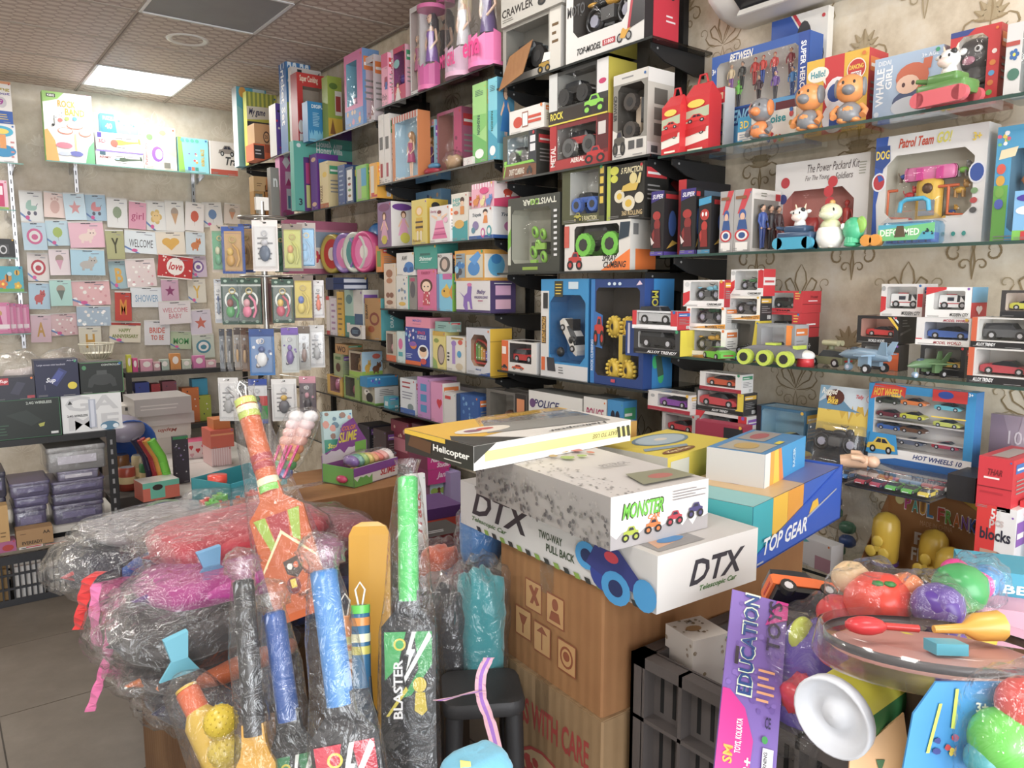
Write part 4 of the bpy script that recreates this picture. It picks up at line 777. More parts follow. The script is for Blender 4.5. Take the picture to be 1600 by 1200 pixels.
carbox(T(),1135,1187,463,.06,'white box with a grey motorbike and an orange band under the green bike','e9e4da','7a8288','x',None,None,kind='bike',extra=[('p',[(0,.02),(1,.06),(1,.24),(.1,.04)],'e09a2e'),('t','MODERN CITY',.45,.08,.98,.18,'333','s')],side='333',ins=.06)
carbox(T(),1141,1192,421,.06,'red and white box with a green racing motorbike, topmost of its stack','e6e4e2','4f8a54','x',None,None,kind='bike',win=(.14,.22,.82,.94),extra=[('p',[(0,.05),(.13,.3),(.13,.6),(0,.5)],'d02a34'),('r',.84,.3,1,.95,'d02a34'),('e',.08,.86,.06,.08,'bbb'),('t','CARDMUSE',.55,.06,.95,.14,'333','s')],side='d8343c',ins=.06,sp=[('r',0,.4,1,.7,'ece6e2'),('r',.1,.5,.9,.58,'d04a50')])
rb(r3,1206,1252,527,.09,'plain_black_box','small black box under the two red jeep boxes','toy box','2c2a2c',ins=.13,sc='252426',s=[('t','3+',.2,.5,.5,.8,'bbb')])
carbox(T(),1194,1250,489,.1,'red jeep box with a red car, the lower of two','c8313a','b02a30','suv',None,None,side='cc2f38',ins=.12,win=(.1,.2,.76,.92),extra=[('l',.8,.6,.96,.95,3,'e8c04a'),('l',.8,.25,.95,.5,3,'f0e8e0')],sp=[('l',.3,.45,.9,.62,1,'fff'),('r',0,.38,1,.41,'8a1c24')])
carbox(T(),1196,1253,455,.1,'red jeep box with a dark jeep, the upper of two','c8313a','2c3434','suv',None,None,side='cc2f38',ins=.12,win=(.1,.2,.76,.92),extra=[('l',.8,.6,.96,.95,3,'e8c04a'),('t','THAR',.3,.06,.7,.14,'3a1416')],sp=[('t','THAR',.4,.66,.8,.78,'7a1c22','s'),('l',.3,.5,.9,.6,1,'fff'),('r',0,.38,1,.41,'8a1c24')])
carbox(r3,1181,1240,507,.07,'grey box with an orange corner strip and a red sports car inside','8d8f92','c83a3a','sport',None,None,side='a9abae',ins=.05,win=(.12,.3,.74,.92),extra=[('r',.78,.05,.92,.98,'ef8a30'),('r',.3,.05,.9,.22,'ef8a30'),('l',.34,.1,.8,.18,1,'f8e0c0'),('c',.0,.05,.28,.24,'334')],bg='b8bcc0')
def loose(kind,px0,px1,z,ins,label,col,style,rz,name,g=None,stripe=None):
    L=sc_x(px0,px1,z,ins);o=empty(name,label,'toy car',pos_x((px0+px1)/2,z,ins),R(-90)+rz,g)
    q=MB();ty=(kind,col,.5,0,1,style);car3d(q,L,L,ty,0,False);q.build('body','plastic',o)
    wr,hr,_=CARS[style];W_=L*wr/2;H=L*hr;r=H*.26
    for sx in (-.3,.31):
        for sy in (-1,1):q=MB();wheel(q,0,0,0,r,W_*.3,'1c1c1e','b8b8bc');q.build('wheel','plastic',o,(sx*L,sy*W_*.92,r))
    return o
loose('car',1098,1148,r3,.01,'bright green toy sports car parked at the shelf edge','63c832','sport',R(155),'toy_sports_car','loose toy cars')
loose('car',1146,1180,r3,.015,'blue toy sports car behind the six-wheeled stunt car','3d78b8','sport',R(160),'toy_sports_car','loose toy cars')
# six-wheeled stunt car
o=empty('stunt_car','grey six-wheeled stunt car with lime tyres at the shelf edge','toy car',pos_x(1203,r3,-.035),R(-90+6));L=sc_x(1160,1240,r3,-.03)
q=MB();q.loft([[(-.5*L,-.02,.022),(.5*L,-.02,.026),(.5*L,.055,.026),(-.5*L,.055,.022)],[(-.48*L,-.016,.046),(.48*L,-.016,.05),(.48*L,.05,.05),(-.48*L,.05,.046)],[(-.3*L,-.006,.056),(.3*L,-.006,.058),(.3*L,.04,.058),(-.3*L,.04,.056)]],'6c6c72',sm=False);q.build('chassis','plastic',o)
for i in range(3):
    for y in (-.03,.065):
        q=MB();q.cyl((0,-.011,0),(0,.011,0),.0225,n=16,col='b9cc3c');q.cyl((0,-.0125,0),(0,.0125,0),.013,n=10,col='222');q.build('wheel','plastic',o,(-.36*L+i*.36*L,y,.0235))
q=MB();q.box(-.1*L,.1*L,-.0,.03,.058,.064,'b9cc3c');q.box(.42*L,.5*L,-.01,.045,.05,.06,'b9cc3c');q.build('trim_panel','plastic',o)
o=empty('toy_helmet','small red and white toy helmet cap on the car shelf','toy',pos_x(1258,r3,.02),R(-90))
q=MB();q.lathe([(.0,.03),(.022,.03),(.0245,.0),(0,0)],'c8262e',16);q.build('band','plastic',o)
q=MB();q.ell((0,0,.03),(.026,.026,.016),'e9e6e2',16,8);q.build('dome','plastic',o)
# army jeep, jets
o=loose('car',1268,1328,r3,.085,'olive toy army jeep with a roof launcher','6e7052','suv',R(170),'army_jeep')
q=MB();q.cyl((0,0,.04),(0,0,.052),.008,n=8,col='888a6c');q.cyl((-.03,-.008,.058),(.02,-.008,.058),.008,n=8,col='b0ac88');q.cyl((-.03,.01,.058),(.02,.01,.058),.008,n=8,col='b0ac88');q.build('launcher','plastic',o,(.0,0,.008))
def jet(px,ins,L,col,hi,label,rz,name='toy_jet'):
    o=empty(name,label,'toy jet',pos_x(px,r3,ins),R(-90)+rz,'toy jets')
    q=MB();q.tube([(-.5*L,0,.24*L),(-.36*L,0,.26*L),(-.1*L,0,.28*L),(.2*L,0,.27*L),(.45*L,0,.25*L)],[.01*L,.07*L,.1*L,.1*L,.05*L],8,col);q.ell((-.18*L,0,.34*L),(.12*L,.05*L,.05*L),'3a4a58',8,5);q.build('fuselage','plastic',o)
    for k in (-1,1):
        q=MB();q.loft([[(-.1*L,k*.06*L,.27*L),(.25*L,k*.06*L,.27*L),(.25*L,k*.06*L,.3*L),(-.1*L,k*.06*L,.3*L)],[(.12*L,k*.4*L,.28*L),(.26*L,k*.4*L,.28*L),(.26*L,k*.4*L,.295*L),(.12*L,k*.4*L,.295*L)]],hi,sm=False);q.build('wing','plastic',o)
        q=MB();q.loft([[(.26*L,k*.05*L,.3*L),(.44*L,k*.05*L,.3*L),(.44*L,k*.065*L,.3*L),(.26*L,k*.065*L,.3*L)],[(.38*L,k*.12*L,.5*L),(.48*L,k*.12*L,.5*L),(.48*L,k*.13*L,.5*L),(.38*L,k*.13*L,.5*L)]],hi,sm=False);q.build('tail_fin','plastic',o)
        q=MB();q.box(.02*L,.2*L,k*.13*L-.04*L,k*.13*L+.04*L,.1*L,.27*L,hi);q.build('engine_pod','plastic',o)
        q=MB();wheel(q,0,0,0,.075*L,.05*L,'1e1e20','c8c8cc');q.build('wheel','plastic',o,(.2*L,k*.2*L,.075*L))
    q=MB();q.cyl((-.3*L,0,.22*L),(-.3*L,0,.06*L),.02*L,n=6,col=hi);q.build('nose_strut','plastic',o)
    q=MB();wheel(q,0,0,0,.06*L,.06*L,'7f9ab0','ccd');q.build('wheel','plastic',o,(-.3*L,0,.06*L))
jet(1350,.01,sc_x(1302,1398,r3,.01),'7f9ab0','86a2b8','slate blue toy jet on wheels at the shelf edge',R(-12))
jet(1448,.02,sc_x(1405,1490,r3,.02)*.95,'54744c','5d7e50','green toy jet on wheels facing out in front of the yellow car box',R(70))
carbox(r3,1344,1404,538,.05,'small black box with an orange panel behind the slate blue jet','3a3636','a88a4a','suv',None,None,ins=.1,extra=[('r',.55,0,.98,.7,'d8622c')],key='no')
carbox(T('no'),1338,1402,494,.1,'black box with a red sports car and yellow corner stripes','232022','d02c2c','sport',None,'WORLD MODEL','ddd',ins=.1,bg='c09080',tw=(.3,.7),extra=[('p',[(.74,.96),(.82,.96),(1,.62),(1,.5)],'e8c02c'),('p',[(.86,.96),(.92,.96),(1,.82),(1,.74)],'dfe8ee')],sp=[('p',[(.1,.3),(.7,.5),(.7,.56),(.1,.4)],'555'),('l',.2,.6,.6,.9,3,'777')],key='red')
carbox(T('red'),1375,1440,444,.08,'red and white box with an ambulance facing away from its twin','e4e0de','f2f2f2','van',None,'MODERN CITY','444',ins=.1,win=(.14,.24,.86,.92),extra=[('p',[(0,.1),(.13,.2),(.13,.6),(0,.62)],'d02a30'),('r',.88,.3,1,.7,'d02a30'),('e',.06,.86,.05,.08,'aaa')],stripe='c83c40',tw=(.52,.97))
carbox(r3,1436,1506,541,.08,'black box with a yellow sports car behind the green jet','2a2a2c','d0a83a','sport','1c1c1e',None,ins=.07,key='ycar',bg='a9a7a4')
carbox(T('ycar'),1430,1514,497,.08,'white box with a metallic blue sports car','e0dedd','3f68b8','sport','f0eeec','MODEL WORLD','a83a44',ins=.07,bg='c8ccd8',tw=(.34,.86),extra=[('t','MODEL WORLD',.5,.86,.97,.95,'b84a5c','s'),('p',[(0,.02),(.18,.02),(.12,.24),(0,.24)],'d02a34')],key='blue',win=(.16,.22,.97,.84))
carbox(T('blue'),1445,1516,449,.09,'white box with a large ambulance and a red side flap','ecebe9','f2f2f2','van',None,'MODERN CITY','444',ins=.07,win=(.18,.26,.86,.88),extra=[('p',[(0,.74),(.45,.92),(.45,1),(0,1)],'d02a30')],side='c82a32',sp=[('r',0,.5,1,1,'6aa8cc'),('h',.3,.1,.7,.4,'f4e4e4')],stripe='c83c40',tw=(.55,.96))
carbox(r3,1510,1606,545,.1,'alloy model box with a red car and orange edge, the lower of two','cfccc8','b83844','sport','1c1a1c','ALLOY TRENDY','eee',ins=.0,side='c8c8ca',extra=[('r',0,.2,.1,1,'c85a34')],bg='d8d6d0',tw=(.1,.45),key='al',win=(.12,.24,.97,.95))
carbox(T('al'),1516,1606,497,.1,'alloy model box with a dark grey car and orange edge, the upper of two','cfccc8','55575a','suv','1c1a1c','ALLOY TRENDY','eee',ins=.0,side='c8c8ca',extra=[('r',0,.2,.1,1,'c85a34')],bg='d8d6d0',tw=(.1,.45),win=(.12,.24,.97,.95),key='al2')
carbox(T('al2'),1562,1640,454,.08,'clear box with a lime yellow car on top of the alloy model boxes','3a3636','c8c838','sport','26262a',None,ins=.05,bg='c8b8ae')
# --- R4
carbox(r4,1086,1165,646,.08,'red and white box with a silver beetle-shaped car at the bottom of its stack','d9d4d0','d8d8dc','bug',None,None,ins=.05,extra=[('r',.84,0,1,1,'d02c34'),('p',[(0,.5),(.2,1),(0,1)],'d02c34')],key='vw')
carbox(T('vw'),1087,1161,612,.07,'clear box with a silver red car and a yellow corner, middle of its stack','3a3838','d04048','sport','222','ALLOY TRENDY','eee',ins=.05,bg='e0dedc',extra=[('p',[(.74,0),(1,0),(1,1),(.88,1),(.88,.3)],'e4cc2c')],tw=(.35,.7),win=(.04,.24,.86,.95))
carbox(T(),1093,1158,583,.06,'white box with an orange sports car on top of its stack','e2dfdc','d0542c','sport','a8283a',None,ins=.05,win=(.14,.26,.86,.92))
carbox(r4,1034,1086,646,.08,'grey box with a red car under the purple car box','b9b6b4','c83440','sport',None,None,ins=.03,key='rc')
carbox(T('rc'),1012,1078,614,.08,'white box with a purple sports car','dedad6','8a4aa8','sport','a8283a',None,ins=.02,win=(.24,.26,.94,.9),extra=[('e',.12,.76,.05,.09,'aaa')])
carbox(r4,1180,1256,638,.09,'dark blue window box with a yellow racing car numbered 51','3a6a8a','d8c030','sport',None,None,ins=.1,bg='8ab4cc',win=(.12,.08,.97,.94),extra=[('r',0,0,.1,1,'2a2228'),('t','51',.4,.97,.41,.98,'333')])
rb(r4,1088,1158,662,.05,'maroon_box_lid','maroon box lid lying in front of the beetle car box','box lid','9a2c44',ins=-.06,tc='a83350',f=[('r',.6,.1,.98,.9,'25252a')],rz=R(6))
loose('car',1208,1262,r4,.05,'small gold toy car lying before the yellow racer','b8a048','sport',R(170),'toy_sports_car','loose toy cars')
# rugged bike blister
z0=r4;X=XF+.06;y0=y_at(1268,X,z0);y1=y_at(1352,X,z0);w=y0-y1;h=z_at(606,X,(y0+y1)/2)-z0
o=empty('bike_blister_pack','carded black motorbike in a clear bubble before a golden field picture','toy pack',(X,(y0+y1)/2,z0+CZ+.001),R(-90));o.rotation_euler=(R(-8),0,R(-90))
q=MB();q.box(-w/2,w/2,0,.002,0,h,'4a5a64',front='c9d4dc');q.build('backing_card','card',o)
q=MB();draw(q,Vector((-w/2,0,0)),Vector((1,0,0)),Vector((0,0,1)),Vector((0,-1,0)),w,h,[('r',0,0,1,.5,'2a2c30'),('z',0,.42,1,.78,22,'d0a830'),('z',0,.42,1,.7,15,'e0c04a'),('p',[(0,.78),(.3,.92),(.6,.74),(.8,.7),(0,.7)],'5f8aa8'),('p',[(0,.8),(.2,1),(0,1)],'8ab0c8'),('e',.3,.86,.17,.1,'5a2a20'),('t','Rugged',.04,.87,.34,.97,'f4f0e4','s'),('t','Bike',.16,.77,.36,.87,'f0c83a','s'),('t','Tally',.68,.86,.82,.92,'d05a60','s'),('e',.92,.88,.06,.045,'c88a90'),('e',.92,.88,.048,.036,'c9d4dc')]);q.build('front_print','print',o)
q=MB();bike3d(q,w*.86,.06,('bike','1f1f22'));q.build('motorbike','plastic',o,(0,-.025,.04))
q=MB();q.rbox((0,-.03,.005),(w*.98,.058,h*.52),.02,'fff');q.build('bubble','clear_plastic',o)
# ten-car gift box
cars=[(.14,.78,'2f3a34'),(.43,.8,'e07a34'),(.80,.78,'5ab4c4'),(.16,.55,'6a2c3a'),(.43,.56,'c8c83a'),(.80,.5,'c4cc5a'),(.17,.32,'3a62a8'),(.44,.32,'6a4a34'),(.42,.1,'5a6478'),(.8,.12,'b03a48')]
hy0,hy1=y_at(1354,XF+.07,r4),y_at(1514,XF+.07,r4);mkbox((XF+.07,(hy0+hy1)/2,r4+CZ+.0006),R(-90),hy0-hy1,.1,.03,'flat_black_box','flat black box lying under the blue ten-car gift box','box','242224')
o=rb(r4+.031,1352,1516,606,.045,'ten_car_gift_box','blue gift box with ten small cars in a window and a flame-shaped logo','toy box','2f8fc8',ins=.07,win=(.06,.2,.92,.9),wc='cfccc8',sc='2a78b8',toy=[('car',c_,u,v,.28) for u,v,c_ in cars],
  f=[('r',0,.0,1,.2,'e9e7e4'),('p',[(0,0),(1,0),(1,.09),(.3,.09)],'2864a8'),('t','HOT WHEELS 10',.47,.115,.92,.175,'2a3f7a','s'),('p',[(.0,.88),(.0,1),(.35,1),(.4,.9)],'2f8fc8'),('p',[(.02,.8),(.06,.98),(.3,.96),(.36,.84),(.37,.98),(.26,1),(.06,1)],'c8342c'),('p',[(.02,.8),(.05,.97),(.34,.97),(.36,.86),(.3,.9),(.1,.84)],'d8402e'),('t','HOT WHEELS',.05,.85,.33,.95,'f0c428','s'),('r',.62,.86,.93,1,'c8302c'),('e',.74,.94,.07,.045,'2c4a9c'),('r',.62,.665,.93,.68,'e8c830'),('p',[(.0,.1),(.04,.38),(.3,.38),(.33,.14)],'2f8fc8'),('c',.01,.12,.3,.36,'d8b83a'),('t','3+',.94,.95,.98,.99,'fff')])
q=MB();
for i in range(2):q.box(-.12,.11,.004,.03,.06+.042*i+.012,.064+.042*i+.012,'c4c0bc')
q.build('inner_tray','card',o)
# trays of small race cars
def tray(n,pl,pr,ins,label,cols,rows=1,zz=r4):
    X=XF+ins;y0=y_at(pl,X,zz);y1=y_at(pr,X,zz);w=y0-y1
    o=empty('car_tray',label,'toy car tray',(X,(y0+y1)/2,zz+CZ+.001),R(-90),'trays of small race cars')
    q=MB();q.box(-w/2-.006,w/2+.006,-.045*rows,.045*rows,0,.004,'26262a');q.build('tray_base','plastic',o)
    for r_ in range(rows):
        for i in range(n):
            q=MB();car3d(q,.058,.026,('car',cols[(i//2+r_) % len(cols)],0,0,1,'sport'));q.xf(Matrix.Translation((-w/2+w*(i+.5)/n,-.045*rows+.045+.08*r_,.005)) @ Matrix.Rotation(R(-90),4,'Z'));q.build('toy_car','plastic',o)
    q=MB();q.rbox((0,0,.004),(w+.01,.09*rows,.03),.012,'fff');q.build('clear_cover','clear_plastic',o)
tray(8,1252,1328,-.055,'clear tray of red and blue race cars below the carded motorbike',['c83a38','3a7ab8'])
tray(9,1346,1500,.015,'long clear tray of race cars in front of the blue gift box',['e0e0e4','c83038','4a90c0','c83038','ddd'],1)
tray(5,1338,1462,-.075,'clear tray of saloon cars in green, yellow and white at the shelf edge',['a83040','5ab03a','d8c030','dcdce0'],1)
o=empty('squeeze_toy','tan squeeze toy with round arms lying on the race car tray','toy',tuple(Vector(pos_x(1334,r4,-.05))+Vector((0,0,.036))),R(-60))
q=MB();q.tube([(-.035,0,.012),(0,0,.016),(.03,0,.014)],[.016,.02,.017],9,'d8ae8c');q.ell((.042,0,.016),(.018,.018,.016),'e0b898',10,6);q.build('body','plastic',o)
for k in (-1,1):q=MB();q.tube([(.02,k*.012,.02),(.01,k*.03,.03),(-.01,k*.03,.03)],.008,7,'d8ae8c');q.build('arm','plastic',o)
rb(r4,1478,1522,744,.12,'black_tray_box','flat black box at the shelf edge beside the red jeep box','box','1f1d1e',ins=-.04,tc='2c2a2b')
rb(r4,1524,1578,716,.18,'red_jeep_box','red jeep box lying end-on at the near end of the dark glass shelf','toy box','d02c38',ins=-.06,tc='c8343e',sc='c02632',f=[('t','THAR',.28,.66,.7,.78,'7a161e','s'),('l',.18,.56,.85,.66,1,'f0e0dc'),('r',0,.42,1,.44,'8a1a22'),('l',.1,.28,.9,.38,1,'b82430')],t=[('r',.25,.1,.75,.8,'a89a94')])
o=rb(r4,1540,1640,652,.03,'zip_pouch','lilac clear zip pouch with a big 100 and diamond facets','pouch','9a8a98',ins=.16,m='plastic',f=[('p',[(0,.3),(.4,.5),(.2,1),(0,1)],'8a7888'),('p',[(.4,.5),(.9,.35),(1,1),(.5,1)],'a99aa6'),('t','100',.3,.62,.66,.8,'cfc6cc','n'),('r',0,.06,1,.1,'5a4e58')])
# --- R5
z5=r5
Xp=XF+.02;y0=y_at(1345,Xp,z5);y1=y_at(1498,Xp,z5);w=y0-y1
o=empty('counter_display','brown counter display box with colourful letters on its raised back card','display box',(Xp+.13,(y0+y1)/2,z5+CZ+.001),R(-90));hb=z_at(752,Xp+.13,(y0+y1)/2)-z5
q=MB();q.box(-w/2,w/2,-.002,0,0,hb,'a87440');q.build('back_card','card',o)
q=MB();q.box(-w/2,w/2,-.15,-.148,0,.05,'a87848');q.box(-w/2,w/2,-.15,0,0,.003,'7a5230');q.build('tray','card',o)
for k in (-1,1):
    q=MB();a=k*w/2;q.loft([[(a,-.15,0),(a,0,0),(a,0,hb*.8),(a,-.15,.05)],[(a+k*.002,-.15,0),(a+k*.002,0,0),(a+k*.002,0,hb*.8),(a+k*.002,-.15,.05)]],'96683c',sm=False);q.build('side_panel','card',o)
q=MB();cs=['c84a8a','5ab0a0','d8a03a','4a8ac0','c84a48','6ab04a','d87a3a','8a5ab0','4a6ac0'];sp=[('p',[(0,.9),(.35,.9),(.2,1),(0,1)],'dcd6cc'),('e',.12,.76,.05,.05,'d8d08a'),('t','MADE IN CHINA',.35,.55,.68,.6,'c8a078','n'),('t','24',.86,.6,.96,.7,'6a4424'),('t','P',.3,.36,.42,.48,'e0d8d0'),('t','FRANK',.28,.2,.7,.33,'ddd6cc'),('e',.55,.92,.05,.06,'a83a48'),('e',.38,.95,.06,.05,'a83a48'),('p',[(.76,.86),(.94,.9),(.9,.8)],'c8a02c')]
for i,c_ in enumerate('PAULFRANK'):x=.18+.08*i+(.03 if i > 3 else 0);sp+=[('t',c_,x-.006,.64-.01*i+.03,x+.07,.78-.01*i+.03,'efe6da'),('t',c_,x,.65-.01*i+.03,x+.064,.77-.01*i+.03,cs[i])]
draw(q,Vector((-w/2,-.002,0)),Vector((1,0,0)),Vector((0,0,1)),Vector((0,-1,0)),w,hb,sp);q.build('back_print','print',o)
yc=(y0+y1)/2
def fan(dx,dd,dz,label):
    o=empty('hand_fan',label,'hand fan',(Xp+.13-dd,yc-dx,z5+CZ+dz),R(-90),'yellow hand fans')
    q=MB();q.tube([(0,0,.0),(0,0,.02),(0,0,.09),(0,0,.12),(0,0,.135),(0,0,.142)],[.03,.034,.036,.033,.022,.004],12,'e0b82c');q.build('body','plastic',o)
    q=MB();q.cyl((0,-.036,.05),(0,-.046,.05),.008,n=8,col='e8c43a');q.build('hub','plastic',o)
    for i in range(3):
        a=R(90+120*i);q=MB();q.ell((.02*math.cos(a),-.044,.05+.02*math.sin(a)),(.016,.004,.016),'ecc83e',10,5);q.build('blade','plastic',o)
    q=MB();q.cyl((0,0,0),(0,0,.008),.036,n=14,col='5a3a8a');q.build('base_ring','plastic',o)
fan(-.085,.09,.06,'yellow hand fan at the side of the counter display')
fan(.02,.045,.03,'yellow hand fan in the middle of the counter display, set further back')
fan(.085,.1,.012,'yellow hand fan nearest the block tower box')
rb(z5,1512,1572,792,.07,'block_tower_box','red and white box picturing a tower of wooden blocks','toy box','e4e2e0',ins=-.06,sc='d8dadc',f=[('r',0,.42,.5,1,'d8302c'),('t','54',.36,.9,.62,.98,'e0dcd8'),('t','pcs',.34,.83,.7,.9,'c8b8b4'),('t','blocks',.12,.74,.9,.83,'2c2a38')]+[('r',.15+.04*(i%2),.62-.055*i,.6,.665-.055*i,['c09078','b0a49c'][i%2]) for i in range(8)]+[('p',[(.6,.62-.055*i),(.85,.6-.055*i),(.85,.645-.055*i),(.6,.665-.055*i)],['7a5a50','8a8480'][i%2]) for i in range(8)]+[('p',[(0,.1),(.2,.12),(.16,.3),(.26,.36),(.22,.44),(0,.46)],'a8865c'),('t','30',.05,.2,.16,.25,'6a4a30')])
o=rb(z5,1576,1650,790,.06,'brick_set_box','white and red box with coloured bricks in a clear front, at the frame edge','toy box','d0323a',ins=-.02,win=(.1,.06,.6,.9),wc='cdd4da',toy=[('lump','3a4ab0',.5,.1,.5),('lump','d8b83a',.6,.4,.3)])
rb(z5,1246,1300,846,.05,'white_pink_box','small white and pink box half hidden under the blue display tray','toy box','dcd8d8',ins=.02,f=[('r',.5,0,1,.5,'b88a98'),('p',[(0,.8),(.1,1),(.3,.9)],'5ab0b4')],rz=R(-10))
o=empty('green_toy_bag','dark bag of green and blue toy pieces beside the brown counter display','toy bag',pos_x(1322,z5,.19),R(-90))
for i in range(6):q=MB();q.ell((rnd.uniform(-.05,.05),rnd.uniform(-.03,.03),.02+.035*i),(.028,.02,.02),['2f6a4a','2a4a8a','3a7a5a'][i % 3],8,5);q.build('toy_piece','plastic',o)
q=MB();q.ell((0,0,.12),(.085,.05,.12),'fff',14,9,lambda p:1+.08*math.sin(7*p[0]+5*p[2]));q.build('bag','bagfilm',o)

# ================================================================ toy truck shelves (M)
m1,m2,m3,m4,m5=(SH['M%d' % i] for i in range(1,6));GM='boxed toy trucks'
def tr(z,pl,pr,pt,d,label,col,**k):
    k.setdefault('g',GM);return rb(z,pl,pr,pt,d,k.pop('name','toy_truck_box'),label,'toy box',col,**k)
o=tr(m1,786,876,28,.16,'grey window box with a torn front and a loose cardboard flap','9a968e',win=(.06,.14,.8,.94),wc='8a8880',toy=[('truck','6a7a80',.5,.02,.8)],sc='d8d4cc',f=[('r',.82,0,1,1,'cfcac0'),('l',.86,.4,.97,.8,3,'6a5030'),('m',.62,.02,.84,.26,'a8842c'),('p',[(.7,.2),(.84,.2),(.84,.32),(.74,.34)],'e4e0d8')])
q=MB();q.loft([[(-.11,-.002,.13),(.04,-.004,.16),(.03,-.045,.03),(-.12,-.05,-.01)],[(-.11,-.005,.13),(.04,-.007,.16),(.03,-.048,.03),(-.12,-.053,-.01)]],'b08c5c',sm=False);q.build('torn_flap','kraft',o,(-.02,0,-.02))
tr(T(),783,878,-60,.16,'grey crawler box touching the ceiling end, stacked on the torn box','b9b5ac',ins=.0,f=[('t','CRAWLER',.02,.16,.55,.32,'3a3632'),('l',.03,.06,.3,.14,2,'6a665e'),('m',.62,.1,.95,.4,'4a4640')])
o=tr(m1,884,1006,-70,.17,'big white and black motorbike window box beneath the ceiling','dcd9d4',win=(.1,.26,.8,.92),ch=.12,wc='5a5652',sc='2a2628',tw=False,toy=[('bike','d8a02c',.55,.02,.95)],f=[('t','MOTO',.02,.5,.26,.62,'4a4a4c'),('p',[(.82,.16),(1,.2),(1,1),(.94,1)],'2a2628'),('p',[(.8,.14),(.83,.15),(.95,1),(.92,1)],'b8283a'),('t','TOP-MODEL',.16,.07,.48,.14,'333','s'),('r',.5,.08,.66,.14,'b8303a'),('t','51800',.52,.09,.64,.13,'f0e0e0'),('k',.68,.05,.86,.22,'d8a02c')],s=[('p',[(.25,0),(1,0),(1,1),(.25,1)],'d02a40'),('k',.4,.46,.9,.74,'a82030'),('l',.62,.22,.9,.32,2,'f0e4e4')])
o=tr(m2,786,838,208,.14,'green drift climbing car box marked with a large 7','44463a',win=(.14,.34,.76,.92),wc='93a4ac',sc='383a34',toy=[('truck','6cc038',.5,.02,.9,'3a3a3a')],f=[('r',.78,.3,1,1,'2c3038'),('r',.82,.74,.97,.88,'dcdcdc'),('r',.82,.54,.97,.7,'dcdcdc'),('p',[(0,0),(1,0),(1,.26),(.6,.3),(0,.3)],'7a4a2c'),('p',[(.04,.3),(.96,.3),(.9,.36),(.04,.34)],'84c840'),('t','7',.02,.04,.14,.42,'8ad040','s'),('t','DRIFT CLIMBING',.2,.08,.66,.22,'e0d8c8','s'),('m',.72,.06,.9,.24,'333')],key='drift')
tr(T('drift'),796,850,168,.1,'white box with a red phone gimbal picture lying on the drift car box','e0dcd6',name='gadget_box',f=[('e',.26,.45,.14,.24,'c8422c'),('r',.38,.18,.56,.84,'9a6a5a'),('r',.4,.24,.54,.78,'f0ece6'),('r',.56,.5,.92,.62,'cc4a30'),('r',.56,.3,.92,.42,'cc4a30')])
o=tr(m2,859,950,188,.14,'red metal car box under the rock crawler box','7a2428',win=(.14,.24,.8,.9),wc='8c8884',sc='c03a2c',toy=[('truck','b02c2c',.55,.02,.85,'555')],f=[('r',0,0,.12,1,'b02428'),('t','METAL',.02,.1,.11,.55,'e8dcd8','v'),('r',.82,.3,1,1,'5a2024'),('r',.84,.6,.96,.86,'d0c8c4'),('p',[(.1,0),(1,0),(1,.22),(.1,.22)],'a82a2c'),('t','AERIAL',.38,.12,.62,.22,'ece4dc'),('m',.62,.03,.96,.4,'c02c2c')],key='metal')
tr(T('metal'),858,950,104,.14,'black rock climbing car box with lime wheels and a yellow edge','3a3a38',win=(.16,.32,.8,.93),wc='a9a8a2',sc='c8b83a',toy=[('truck','2a2a2a',.4,.02,.8,'333')],f=[('r',0,.2,.15,1,'cfcfcc'),('r',.82,.4,1,1,'dcdad8'),('e',.91,.6,.06,.05,'c83a6a'),('r',0,0,1,.28,'352c26'),('t','ROCK',.03,.1,.26,.24,'e8d83a'),('m',.58,.04,.96,.42,'8ad046'),('r',0,0,1,.03,'d8c83a')])
o=tr(m2,957,1010,112,.13,'tall beige crawler box standing on end with its car upright','8c8880',win=(.14,.24,.9,.86),ch=.12,wc='5a5650',sc='c9c4b8',tc='d8d4ca',tw=False,f=[('r',0,.88,1,1,'d4d0c8'),('l',.25,.92,.7,.97,1,'888'),('p',[(0,0),(1,0),(1,.22),(.4,.24),(0,.36)],'d8d4cc'),('t','CRAWLER',.02,.46,.12,.76,'333','V'),('m',.0,.04,.4,.36,'5a564e'),('r',.48,.1,.66,.2,'555'),('r',.72,.1,.9,.2,'555')],s=[('r',.0,.84,1,1,'e4e2dc'),('r',.25,.6,.75,.78,'6a665e'),('r',.25,.42,.75,.56,'7a766e'),('r',.25,.24,.75,.38,'6a665e'),('r',0,0,1,.16,'e0ddd8'),('r',.15,.04,.4,.12,'555')])
q=MB();truck3d(q,.15,.1,('truck','c8b49c',0,0,1,'4a4440'));q.xf(Matrix.Rotation(R(90),4,'Y'));q.build('toy_truck','plastic',o,(-.03,.05,.14))
tr(m2,938,968,100,.06,'dark box end with yellow letters peeking behind the beige crawler box','2c2c2c',ins=.2,f=[('t','ROCK',.1,.8,.95,.92,'d8c83a')])
o=tr(m3,794,874,306,.13,'tall twist car box standing upside down with a lime stunt car','3c3e36',win=(.08,.12,.84,.84),ch=.08,wc='a8a89a',sc='34352f',tw=False,f=[('t','TWIST CAR',.3,.88,.94,.96,'d8d8c8','u'),('t','CAR',.44,.88,.62,.96,'86b838','u'),('r',0,.1,.06,.9,'c8c8b8'),('p',[(0,.3),(.06,.36),(.06,.6),(0,.5)],'7ab83a'),('r',.3,.03,.6,.07,'8aa838')]+[('r',.9,.2+.07*i,.96,.23+.07*i,'ddd') for i in range(9)])
